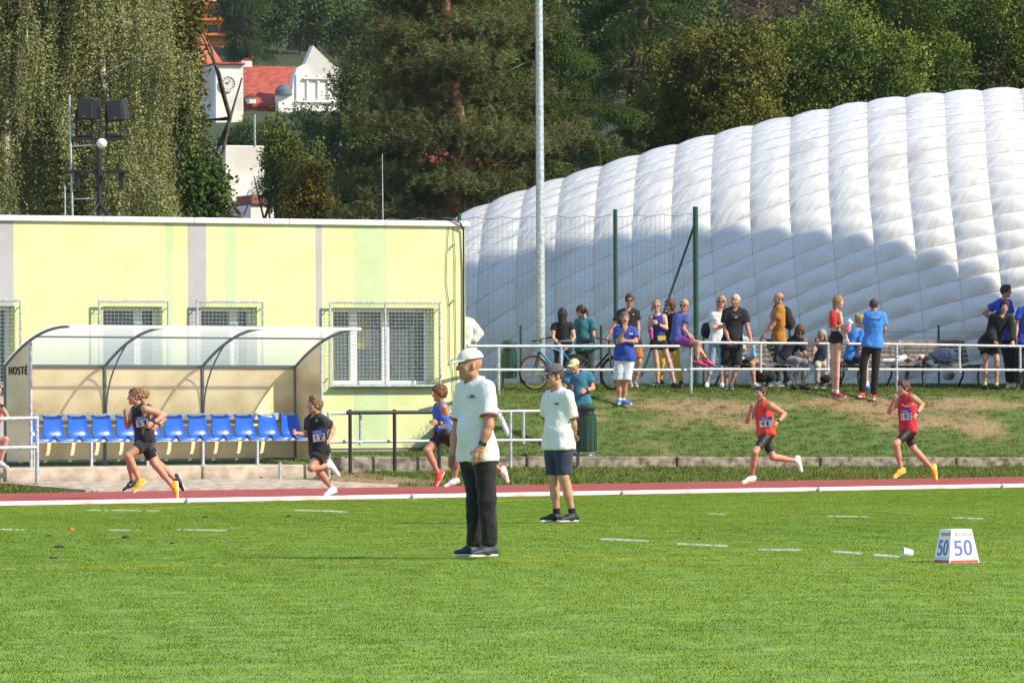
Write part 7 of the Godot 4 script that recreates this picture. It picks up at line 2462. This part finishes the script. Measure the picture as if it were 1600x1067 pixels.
func litter_bin(label: String, foot: Vector3, h: float, r: float) -> void:
	var t := thing("litter_bin", label, "bin", foot)
	var gm := M("bin_green", rgb(0x1d4634), 0.4)
	var mb := MB.new()
	var b0 := 0.18
	mb.lathe([Vector2(0.01, b0), Vector2(r * 0.92, b0), Vector2(r * 0.95, b0 + 0.02), Vector2(r, b0 + h - 0.03), Vector2(r * 1.03, b0 + h), Vector2(r * 0.96, b0 + h), Vector2(r * 0.9, b0 + 0.04)], 24)
	put(mb, "body", gm, t)
	for k in 12:
		mb = MB.new()
		var a := TAU * k / 12.0
		mb.box(Vector3(cos(a) * r * 0.99, b0 + h * 0.47, sin(a) * r * 0.99), Vector3(0.012, h * 0.84, 0.03), Basis(Vector3.UP, -a), 0.004)
		put(mb, "rib", gm, t)
	mb = MB.new()
	mb.lathe([Vector2(r * 0.80, b0 + h - 0.02), Vector2(r * 0.74, b0 + h + 0.10)], 20)
	put(mb, "inner_bin", M("black_metal"), t)
	mb = MB.new()
	mb.lathe([Vector2(r * 0.7, b0 + h + 0.10), Vector2(r * 1.0, b0 + h + 0.10), Vector2(r * 1.0, b0 + h + 0.14), Vector2(r * 0.80, b0 + h + 0.18), Vector2(r * 0.4, b0 + h + 0.20), Vector2(0.0, b0 + h + 0.205)], 24)
	put(mb, "lid", gm, t)
	for s in [-1, 1]:
		mb = MB.new()
		mb.tube([Vector3(s * r * 0.75, b0 + h - 0.05, 0), Vector3(s * r * 0.75, b0 + h + 0.11, 0)], 0.010, 6)
		put(mb, "lid_strut", M("black_metal"), t)
	mb = MB.new()
	mb.tube([Vector3(-r * 0.9, -0.1, -r * 0.4), Vector3(-r * 0.9, b0 + h * 0.8, -r * 0.4)], 0.03, 8)
	put(mb, "post", M("grey_steel"), t)

func bench(label: String, u0: float, u1: float, b: float) -> void:
	var p0 := to_ab(lpix(u0, 530, b)).x; var p1 := to_ab(lpix(u1, 530, b)).x
	var am := (p0 + p1) * 0.5; var len := p1 - p0
	var t := thing("park_bench", label, "bench", ab(am, b, bank_y(am, b) + 0.02), "wooden benches behind the railing")
	t.basis = Basis(Vector3.UP, TH)
	var wood := M("bench_wood", Color.WHITE, 0.85)
	if wood.albedo_texture == null:
		wood.albedo_texture = ntex(0.03, 5, 701, [rgb(0x4a4038), rgb(0x75675a), rgb(0x8f8172)], [0.2, 0.5, 0.8], 128)
		tri(wood, 1.5)
	for k in 5:
		var mb := MB.new()
		mb.box(Vector3(0, 0.43 + 0.002 * k, 0.45 - k * 0.095), Vector3(len, 0.035, 0.075), Basis.IDENTITY, 0.006)
		put(mb, "seat_slat", wood, t)
	for k in 5:
		var mb := MB.new()
		mb.box(Vector3(0, 0.54 + k * 0.092, -0.02 - k * 0.030), Vector3(len, 0.07, 0.030), Basis(Vector3.RIGHT, -0.3), 0.006)
		put(mb, "back_slat", wood, t)
	for s in [-1, 1]:
		var mb := MB.new()
		var x: float = s * (len * 0.5 - 0.16)
		mb.tube([Vector3(x, 0, 0.44), Vector3(x, 0.2, 0.40), Vector3(x, 0.40, 0.45)], 0.022, 6)
		mb.tube([Vector3(x, 0, -0.16), Vector3(x, 0.22, -0.02), Vector3(x, 0.42, 0.0), Vector3(x, 0.70, -0.07), Vector3(x, 0.95, -0.16)], 0.022, 6)
		mb.tube([Vector3(x, 0.40, 0.45), Vector3(x, 0.40, 0.0)], 0.020, 6)
		put(mb, "leg", M("black_metal"), t)

func bicycle(label: String, rear: Vector3, front: Vector3, frame_c: int, lean: float) -> void:
	# rear, front: wheel contact points on the ground
	var o := rear
	var t := thing("bicycle", label, "bicycle", o, "bicycles leaning at the railing")
	var dir := (front - rear); var L := dir.length()
	dir = dir / L
	var up := Vector3.UP.rotated(dir, lean)
	var b := Basis(dir, up, dir.cross(up)).orthonormalized()
	t.basis = b
	var R := 0.335
	var rub := M("tyre", rgb(0x1d1b19), 0.85); var tan := M("tyre_wall", rgb(0x8a6a48), 0.85); var blk := M("black_metal"); var paint := M("bike_%x" % frame_c, rgb(frame_c), 0.3)
	for k in 2:
		var c := Vector3(0 if k == 0 else L, R, 0)
		var w := Node3D.new(); w.name = "wheel"; t.add_child(w, true); w.position = c
		var mb := MB.new()
		var pts := []
		for i in 33: pts.append(Vector3(cos(TAU * i / 32.0), sin(TAU * i / 32.0), 0) * (R - 0.024))
		mb.tube(pts, 0.024, 8, false)
		put(mb, "tyre", rub, w)
		mb = MB.new()
		pts = []
		for i in 33: pts.append(Vector3(cos(TAU * i / 32.0), sin(TAU * i / 32.0), 0) * (R - 0.050))
		mb.tube(pts, 0.014, 6, false)
		put(mb, "rim", tan if k == 1 and frame_c == 0x2f8fc0 else blk, w)
		mb = MB.new()
		for i in 20:
			var a := TAU * i / 20.0
			mb.tube([Vector3(cos(a + 0.5) * 0.02, sin(a + 0.5) * 0.02, 0.03 if i % 2 else -0.03), Vector3(cos(a), sin(a), 0) * (R - 0.055)], 0.0018, 3, false)
		mb.tube([Vector3(0, 0, -0.05), Vector3(0, 0, 0.05)], 0.022, 8)
		put(mb, "spokes", M("galvanised"), w)
	var bb := Vector3(L * 0.41, 0.30, 0); var seat := Vector3(L * 0.30, 0.78, 0); var ht := Vector3(L * 0.82, 0.86, 0); var hb := Vector3(L * 0.85, 0.74, 0)
	var mb := MB.new()
	mb.tube([bb, seat], 0.018, 8); mb.tube([seat + (bb - seat) * 0.1, ht], 0.018, 8); mb.tube([bb, hb], 0.023, 8); mb.tube([ht + Vector3(-0.004, 0.03, 0), hb], 0.022, 8)
	for s in [-1, 1]:
		mb.tube([bb, Vector3(0, R, 0.05 * s)], 0.010, 6); mb.tube([seat + (bb - seat) * 0.12, Vector3(0, R, 0.05 * s)], 0.009, 6)
	put(mb, "frame", paint, t)
	mb = MB.new()
	for s in [-1, 1]: mb.tube([hb + Vector3(0, -0.01, 0.03 * s), Vector3(L, R, 0.055 * s)], 0.015, 6)
	put(mb, "fork", blk, t)
	mb = MB.new()
	mb.tube([ht, ht + Vector3(-0.02, 0.08, 0)], 0.015, 6)
	mb.tube([ht + Vector3(-0.05, 0.11, -0.34), ht + Vector3(0.01, 0.10, -0.12), ht + Vector3(0.02, 0.085, 0), ht + Vector3(0.01, 0.10, 0.12), ht + Vector3(-0.05, 0.11, 0.34)], 0.012, 6)
	put(mb, "handlebar", blk, t)
	for s in [-1, 1]:
		mb = MB.new()
		mb.tube([ht + Vector3(-0.05, 0.11, 0.34 * s), ht + Vector3(-0.02, 0.105, 0.22 * s)], 0.018, 6)
		put(mb, "grip", rub, t)
	mb = MB.new()
	mb.tube([seat, seat + Vector3(-0.03, 0.12, 0)], 0.013, 6)
	mb.tube([seat + Vector3(-0.16, 0.145, 0), seat + Vector3(-0.05, 0.15, 0), seat + Vector3(0.12, 0.14, 0)], [0.065, 0.05, 0.018], 8)
	put(mb, "saddle", blk, t)
	mb = MB.new()
	mb.lathe([Vector2(0.085, -0.004), Vector2(0.085, 0.004)], 20, bb + Vector3(0, 0, 0.05), Basis(Vector3.RIGHT, PI / 2))
	mb.tube([bb + Vector3(0, 0, 0.06), bb + Vector3(0.10, -0.13, 0.07)], 0.011, 6)
	mb.tube([bb + Vector3(0, 0, -0.06), bb + Vector3(-0.10, 0.13, -0.07)], 0.011, 6)
	mb.box(bb + Vector3(0.10, -0.13, 0.12), Vector3(0.09, 0.02, 0.09)); mb.box(bb + Vector3(-0.10, 0.13, -0.12), Vector3(0.09, 0.02, 0.09))
	put(mb, "crank", blk, t)

func heap(called: String, label: String, category: String, at: Vector3, shapes: Array, sd: float, fold := 0.02, group := "") -> void:
	var mb := solid(shapes, 0.016)
	folds(mb, cloth_noise, fold, Vector3(11, 11, 11), sd)
	var o := put(mb, called, M("cloth"), null, at)
	tag(o, label, category, group)

func small_things() -> void:
	var cl := M("cloth", Color.WHITE, 0.92)
	cl.vertex_color_use_as_albedo = true
	# distance marker
	var o := gpix(1497, 879.5)
	var t := thing("distance_marker", "white tapered distance marker box reading 50 on the pitch", "marker", o)
	t.position.z -= 0.12
	t.basis = Basis(Vector3.UP, deg_to_rad(24.0))
	var w := 0.134; var wt := 0.09; var h := 0.262
	var mw := M("marker_white", rgb(0xf0f0ee), 0.45)
	var mb := MB.new()
	var C := func(sx: float, sz: float, y: float) -> Vector3: return Vector3(sx * lerpf(w, wt, y / h), y, sz * lerpf(w, wt, y / h))
	mb.quad(C.call(-1.0, 1.0, 0.0), C.call(1.0, 1.0, 0.0), C.call(1.0, 1.0, h), C.call(-1.0, 1.0, h))
	mb.quad(C.call(1.0, 1.0, 0.0), C.call(1.0, -1.0, 0.0), C.call(1.0, -1.0, h), C.call(1.0, 1.0, h))
	mb.quad(C.call(1.0, -1.0, 0.0), C.call(-1.0, -1.0, 0.0), C.call(-1.0, -1.0, h), C.call(1.0, -1.0, h))
	mb.quad(C.call(-1.0, -1.0, 0.0), C.call(-1.0, 1.0, 0.0), C.call(-1.0, 1.0, h), C.call(-1.0, -1.0, h))
	mb.quad(C.call(-1.0, 1.0, h), C.call(1.0, 1.0, h), C.call(1.0, -1.0, h), C.call(-1.0, -1.0, h))
	put(mb, "body", mw, t)
	var slope := atan((w - wt) / h)
	for side in [0, 1, 2, 3]:
		var rot := Basis(Vector3.UP, -side * PI / 2)
		var tilt := rot * Basis(Vector3.RIGHT, -slope)
		for bd in [[0.0, 0.022, rgb(0xcf3a3c), "red_band"], [0.031, 0.037, rgb(0x8a93b8), "thin_line"]]:
			mb = MB.new()
			var y0: float = bd[0] + 0.002; var y1: float = bd[1]
			var e := 0.0012
			var x0 := lerpf(w, wt, y0 / h) * 0.93; var x1 := lerpf(w, wt, y1 / h) * 0.93
			mb.quad(rot * Vector3(-x0, y0, lerpf(w, wt, y0 / h) + e), rot * Vector3(x0, y0, lerpf(w, wt, y0 / h) + e), rot * Vector3(x1, y1, lerpf(w, wt, y1 / h) + e), rot * Vector3(-x1, y1, lerpf(w, wt, y1 / h) + e))
			put(mb, bd[3], M("marker_" + bd[3], bd[2], 0.5), t)
		var n := text_mesh("50", 0.170, M("marker_blue", rgb(0x5a68b0), 0.5), t, "number", true)
		n.basis = tilt * Basis.from_scale(Vector3(0.92, 1, 1))
		n.position = rot * Vector3(0, 0.115, lerpf(w, wt, 0.115 / h) + 0.001)
		var l := text_mesh("polanik", 0.042, M("marker_red", rgb(0xc8485c), 0.5), t, "brand_lettering", false)
		l.basis = tilt
		l.position = rot * Vector3(0.018, 0.225, lerpf(w, wt, 0.225 / h) + 0.001)
		mb = MB.new()
		for s in [[-0.062, 0.236, -0.052, 0.222], [-0.046, 0.238, -0.056, 0.212], [-0.066, 0.230, -0.056, 0.232]]:
			mb.tube([rot * Vector3(s[0], s[1], lerpf(w, wt, s[1] / h) + 0.0015), rot * Vector3(s[2], s[3], lerpf(w, wt, s[3] / h) + 0.0015)], 0.002, 4)
		put(mb, "logo_mark", M("marker_grey", rgb(0x8a8fa8), 0.5), t)
	# tipped white cup left of it
	mb = MB.new()
	mb.lathe([Vector2(0.0, 0.0), Vector2(0.030, 0.0), Vector2(0.038, 0.085), Vector2(0.034, 0.085), Vector2(0.027, 0.006)], 18, Vector3.ZERO, Basis(Vector3.BACK, 1.35) * Basis(Vector3.RIGHT, 0.3))
	tag(put(mb, "paper_cup", M("white_metal"), null, gpix(1426, 873) + Vector3(0, 0.04, 0)), "small white cup tipped over on the grass left of the marker", "cup")
	# dropped bits and divots on the pitch
	var where := ["left of the larger one", "largest, in the left part of the pitch", "small, up near the white kerb at left", "small, near the dash left of the official", "tiny, below the orange cone", "tiny, right of the largest one", "tiny, at the far left edge", "tiny, near the dashed line on the right"]
	var wi := 0
	for c in [[90, 856, 0.035], [196, 841, 0.04], [319, 809, 0.03], [449, 808, 0.03], [76, 838, 0.02], [270, 850, 0.022], [82, 873, 0.022], [1092, 843, 0.018]]:
		c[2] *= 0.6
		var sh := []
		for k in 4: sh.append(ell(Vector3(rng.randfn(0, c[2]), c[2] * 0.4, rng.randfn(0, c[2])), Basis.IDENTITY, Vector3(c[2], c[2] * 0.7, c[2]) * rng.randf_range(0.7, 1.1), lin(0x3f3322), 0.02))
		var m2 := solid(sh, 0.008)
		folds(m2, cloth_noise, 0.008, Vector3(30, 30, 30), c[0])
		tag(put(m2, "turf_divot", M("cloth"), null, gpix(c[0], c[1])), "dark clod of earth on the grass, " + where[wi], "clod", "clods on the pitch")
		wi += 1
	mb = MB.new()
	mb.lathe([Vector2(0.0, 0.0), Vector2(0.035, 0.0), Vector2(0.036, 0.008), Vector2(0.02, 0.032), Vector2(0.015, 0.032), Vector2(0.014, 0.01)], 16)
	tag(put(mb, "marker_cone", M("orange_plastic", rgb(0xd8661c), 0.5), null, gpix(110, 829)), "small orange disc cone on the grass at the left", "cone")
	# bins
	litter_bin("dark green litter bin on a post in front of the man in teal", lpix(917, 722, 68.35), 0.66, 0.175)
	litter_bin("green litter bin behind the bank railing beside the clubhouse corner", lpix(796, 606, 73.6), 0.52, 0.145)
	# benches and what lies on them
	bench("wooden bench behind the white-haired man in black", 1116, 1214, 74.4)
	bench("wooden bench where the grey-haired woman with phone sits", 1222, 1300, 75.0)
	bench("wooden bench with the blonde girl in blue and white towels", 1310, 1403, 74.4)
	bench("wooden bench with the dark blue bag on it, furthest right", 1411, 1515, 74.4)
	var B := Basis.IDENTITY
	var P := func(u: float, y: float, d: float) -> Vector3: return pix(u, y, d)
	heap("sports_bag", "dark blue bag lying on the right-hand bench", "bag", P.call(1472, 558, 104.4), [ell(Vector3.ZERO, B, Vector3(0.28, 0.17, 0.16), lin(0x2c3a58), 0.05), ell(Vector3(-0.15, -0.04, 0.05), B, Vector3(0.18, 0.13, 0.15), lin(0x222c44), 0.05), ell(Vector3(0.12, 0.05, -0.02), B, Vector3(0.16, 0.14, 0.14), lin(0x33456a), 0.05)], 3.0)
	heap("clothes_heap", "black, white and red clothes heaped left of the blue bag", "clothes", P.call(1440, 562, 103.6), [ell(Vector3.ZERO, B, Vector3(0.11, 0.10, 0.11), lin(0xd8d6d4), 0.02), ell(Vector3(0.12, -0.02, 0.05), B, Vector3(0.12, 0.10, 0.10), lin(0x1c1e24), 0.02), ell(Vector3(-0.02, 0.03, 0.07), B, Vector3(0.05, 0.05, 0.06), lin(0xb83440), 0.02), ell(Vector3(0.16, -0.10, 0.14), B, Vector3(0.10, 0.09, 0.08), lin(0x46505e), 0.02)], 7.0)
	heap("towel", "white towels on the bench beside the boy in blue", "towel", P.call(1395, 564, 103.0), [ell(Vector3.ZERO, B, Vector3(0.22, 0.05, 0.12), lin(0xe2e0da), 0.02), ell(Vector3(0.15, 0.05, 0), B, Vector3(0.10, 0.06, 0.09), lin(0xdedad0), 0.02)], 9.0)
	heap("cap_on_bench", "pale cloth bag lying between towels and dark clothes", "bag", P.call(1412, 560, 103.2), [ell(Vector3.ZERO, B, Vector3(0.10, 0.07, 0.09), lin(0xcfc4b4), 0.02), ell(Vector3(0.1, -0.02, 0.02), B, Vector3(0.08, 0.05, 0.07), lin(0x8a6a58), 0.02)], 13.0)
	heap("black_bag", "black bag on the grass under the bench behind the white-haired man", "bag", P.call(1190, 588, 100.9), [ell(Vector3.ZERO, B, Vector3(0.16, 0.13, 0.13), lin(0x17181b), 0.05), ell(Vector3(0.17, 0.0, 0), B, Vector3(0.13, 0.12, 0.12), lin(0x1e1f23), 0.05)], 17.0)
	heap("black_bag", "small black bag on the grass left of the woman in red top", "bag", P.call(1290, 592, 100.6), [ell(Vector3.ZERO, B, Vector3(0.10, 0.08, 0.09), lin(0x1a1a1c), 0.04), ell(Vector3(0.05, 0.02, 0), B, Vector3(0.06, 0.07, 0.07), lin(0x222226), 0.04)], 19.0)
	heap("striped_backpack", "grey and white backpack under the right-hand bench", "backpack", P.call(1483, 586, 104.9), [ell(Vector3.ZERO, B, Vector3(0.14, 0.10, 0.12), lin(0xb9bcc4), 0.04), ell(Vector3(0.05, -0.02, 0.08), B, Vector3(0.07, 0.06, 0.06), lin(0x6a6e78), 0.02)], 23.0)
	heap("backpack", "black backpack worn by the bald man in ochre", "backpack", P.call(1231, 497, 101.62), [ell(Vector3(0, 0, 0), Basis(Vector3.BACK, 0.15), Vector3(0.11, 0.24, 0.15), lin(0x17181a), 0.04), ell(Vector3(0.07, -0.10, 0), B, Vector3(0.09, 0.13, 0.12), lin(0x202226), 0.04), cap(Vector3(-0.08, 0.2, 0.13), Vector3(-0.16, 0.0, 0.16), 0.025, 0.025, lin(0x141416)), cap(Vector3(-0.16, 0.0, 0.16), Vector3(-0.06, -0.18, 0.13), 0.025, 0.02, lin(0x141416))], 29.0, 0.008)
	heap("shoulder_bag", "dark shoulder bag hanging beside the woman in white t-shirt", "bag", P.call(1103, 516, 100.1), [ell(Vector3.ZERO, B, Vector3(0.09, 0.15, 0.08), lin(0x22262e), 0.04), ell(Vector3(0.02, -0.06, 0.02), B, Vector3(0.10, 0.10, 0.09), lin(0x1b1e24), 0.04), cap(Vector3(0.03, 0.12, 0.02), Vector3(0.14, 0.24, 0.06), 0.012, 0.012, lin(0x1b1e24))], 31.0, 0.01)
	heap("plastic_bag", "crumpled pinkish plastic bag held by the woman in red top", "bag", P.call(1326, 513, 99.2), [ell(Vector3.ZERO, B, Vector3(0.06, 0.08, 0.05), lin(0xc9828a), 0.03), ell(Vector3(0.02, 0.11, 0), B, Vector3(0.07, 0.07, 0.05), lin(0xd2d2d6), 0.03)], 37.0, 0.025)
	heap("drink_bottle", "pink drink bottle in the blonde athlete's hands", "bottle", P.call(1018, 521, 98.95), [cap(Vector3(0, -0.09, 0), Vector3(0, 0.06, 0), 0.036, 0.036, lin(0xb04a86), Vector3.ZERO, 1.0, false, 0.005), cap(Vector3(0, 0.06, 0), Vector3(0, 0.11, 0), 0.030, 0.016, lin(0xd0a0c0), Vector3.ZERO, 1.0, false, 0.005)], 41.0, 0.001)
	heap("drink_bottle", "clear blue bottle standing on the bench behind the white-haired man", "bottle", P.call(1178, 548, 100.2), [cap(Vector3(0, -0.09, 0), Vector3(0, 0.05, 0), 0.035, 0.035, lin(0x6fb0d8), Vector3.ZERO, 1.0, false, 0.005), cap(Vector3(0, 0.05, 0), Vector3(0, 0.11, 0), 0.028, 0.014, lin(0xa0cce6), Vector3.ZERO, 1.0, false, 0.005)], 43.0, 0.001)
	heap("towel", "pale blue towel on the bench next to the clear bottle", "towel", P.call(1170, 555, 100.3), [ell(Vector3.ZERO, B, Vector3(0.12, 0.06, 0.09), lin(0xa9c2cc), 0.03), ell(Vector3(0.08, 0.0, 0.02), B, Vector3(0.07, 0.06, 0.07), lin(0x9db8c6), 0.03)], 47.0, 0.012)
	mb = MB.new()
	mb.box(Vector3.ZERO, Vector3(0.07, 0.008, 0.14), Basis(Vector3.RIGHT, 0.9) * Basis(Vector3.UP, 0.2), 0.003)
	tag(put(mb, "smartphone", M("dark"), null, P.call(889, 602, 91.28)), "black smartphone held by the man in the lime cap", "phone")
	mb = MB.new()
	mb.box(Vector3.ZERO, Vector3(0.02, 0.14, 0.07), Basis(Vector3.BACK, 0.15), 0.003)
	tag(put(mb, "smartphone", M("dark"), null, P.call(1275.5, 533, 101.68)), "dark phone held to the grey-haired woman's ear", "phone")
	# bicycles
	var gy := func(u: float, d: float) -> Vector3:
		var p := pix(u, 600, d)
		var q := to_ab(p)
		return Vector3(p.x, bank_y(q.x, q.y) + 0.01, p.z)
	bicycle("blue-framed mountain bicycle with tan front tyre beside the lamp pole", gy.call(905, 96.4), gy.call(836, 95.9), 0x2f8fc0, 0.1)
	bicycle("black mountain bicycle held by the man in sunglasses", gy.call(896, 97.3), gy.call(957, 96.7), 0x1d1f22, -0.08)

# ---------- grass ----------
func blade_patch(n: int, size: float, h0: float, h1: float, w: float, sd: int) -> ArrayMesh:
	var r := RandomNumberGenerator.new(); r.seed = sd
	var mb := MB.new()
	for i in n:
		var p := Vector3(r.randf_range(-0.5, 0.5) * size, -0.004, r.randf_range(-0.5, 0.5) * size)
		var h := r.randf_range(h0, h1)
		var a := r.randf() * TAU
		var lean := Vector3(cos(a), 0, sin(a)) * h * r.randf_range(0.1, 0.75)
		var s := Vector3(r.randf_range(-1, 1), 0, r.randf_range(-1, 1)).normalized() * w
		var t := r.randf_range(0.92, 1.08)
		mb.col = Color(t * r.randf_range(0.93, 1.1), t, t * r.randf_range(0.8, 1.15))
		if r.randf() < 0.02: mb.col = Color(1.5, 1.15, 1.3)
		var nn := (s.cross(Vector3.UP).normalized() * 0.25 + Vector3.UP).normalized()
		var k := mb.vert(p - s, nn); mb.vert(p + s, nn); mb.vert(p + Vector3.UP * h + lean, nn)
		mb.tri_i(k, k + 1, k + 2)
	return mb.mesh()

func grass() -> void:
	var r := RandomNumberGenerator.new(); r.seed = 5
	var gm := leafmat("grass_blades", 0.35)
	var patch := blade_patch(950, 0.62, 0.007, 0.014, 0.0028, 1)
	var xf := []; var cols := []
	var mow := noise(0.09, 3, 401)
	var fine := noise(0.5, 3, 402)
	var d := 20.5
	while d < 83.0:
		var x := -0.12 * d - 1.5
		while x < 0.12 * d + 1.5:
			var px := x + r.randf_range(-0.1, 0.1); var pd := d + r.randf_range(-0.1, 0.1)
			var q := to_ab(Vector3(px, 0, -pd))
			if q.y < 56.75:
				xf.append(Transform3D(Basis(Vector3.UP, r.randf() * TAU).scaled(Vector3(1, r.randf_range(0.85, 1.15), 1)), Vector3(px, 0, -pd)))
				var v := mow.get_noise_2d(px * 1.2, pd * 0.8) * 0.9 + fine.get_noise_2d(px, pd) * 0.5
				cols.append(Color(0.188, 0.308, 0.026).lerp(Color(0.275, 0.380, 0.036), clampf(0.5 + v, 0, 1)) * r.randf_range(0.93, 1.07))
			x += 0.46
		d += 0.46
	var root := Node3D.new()
	root.name = "mown_grass"
	add_child(root)
	tag(root, "short mown grass covering the pitch", "grass", "", "stuff")
	scatter(root, "blades", patch, xf, cols, gm)
	# rough grass of the verge and the bank
	xf = []; cols = []
	var tall := blade_patch(80, 0.30, 0.035, 0.095, 0.0045, 2)
	var a := 45.0
	while a < 80.0:
		var b := 66.97
		while b < 79.0:
			var aa := a + r.randf_range(-0.1, 0.1); var bb := b + r.randf_range(-0.1, 0.1)
			b += 0.21 if b < 74.0 else 0.30
			if bb < 66.98: continue
			if aa < 53.6 and bb > 68.85: continue
			if aa < 57.0 and bb > 69.0 and aa > 53.6 and r.randf() < 0.75: continue
			if absf(bb - 68.95) < 0.15 and aa > 53.8: continue
			if aa < 54.0 and aa > 47.5 and bb > 66.9 and bb < 69.0 and not (aa > 53.3 - (bb - 67.0) * 0.5 and bb > 68.2): continue
			var bare := bank_bare(aa, bb)
			if r.randf() < bare * 0.78: continue
			var p := ab(aa, bb, bank_y(aa, bb) - 0.01)
			if p.x < -0.112 * -p.z or p.x > 0.112 * -p.z: continue
			var s := r.randf_range(0.55, 1.1) * (0.75 if bb > 69 else 0.95)
			xf.append(Transform3D(Basis(Vector3.UP, r.randf() * TAU).scaled(Vector3(1, s, 1)), p))
			var v := clampf(nz2.get_noise_2d(aa * 4, bb * 4) + 0.5 + r.randfn(0, 0.15), 0, 1)
			var c := Color(0.115, 0.185, 0.028).lerp(Color(0.22, 0.25, 0.055), v)
			cols.append(c.lerp(Color(0.32, 0.27, 0.13), clampf(bare * 0.9 + r.randfn(0, 0.1), 0, 0.8)))
		a += 0.21
	root = Node3D.new()
	root.name = "rough_grass"
	add_child(root)
	tag(root, "rough tufty grass on the bank and the verge beside the track", "grass", "", "stuff")
	scatter(root, "tufts", tall, xf, cols, gm)
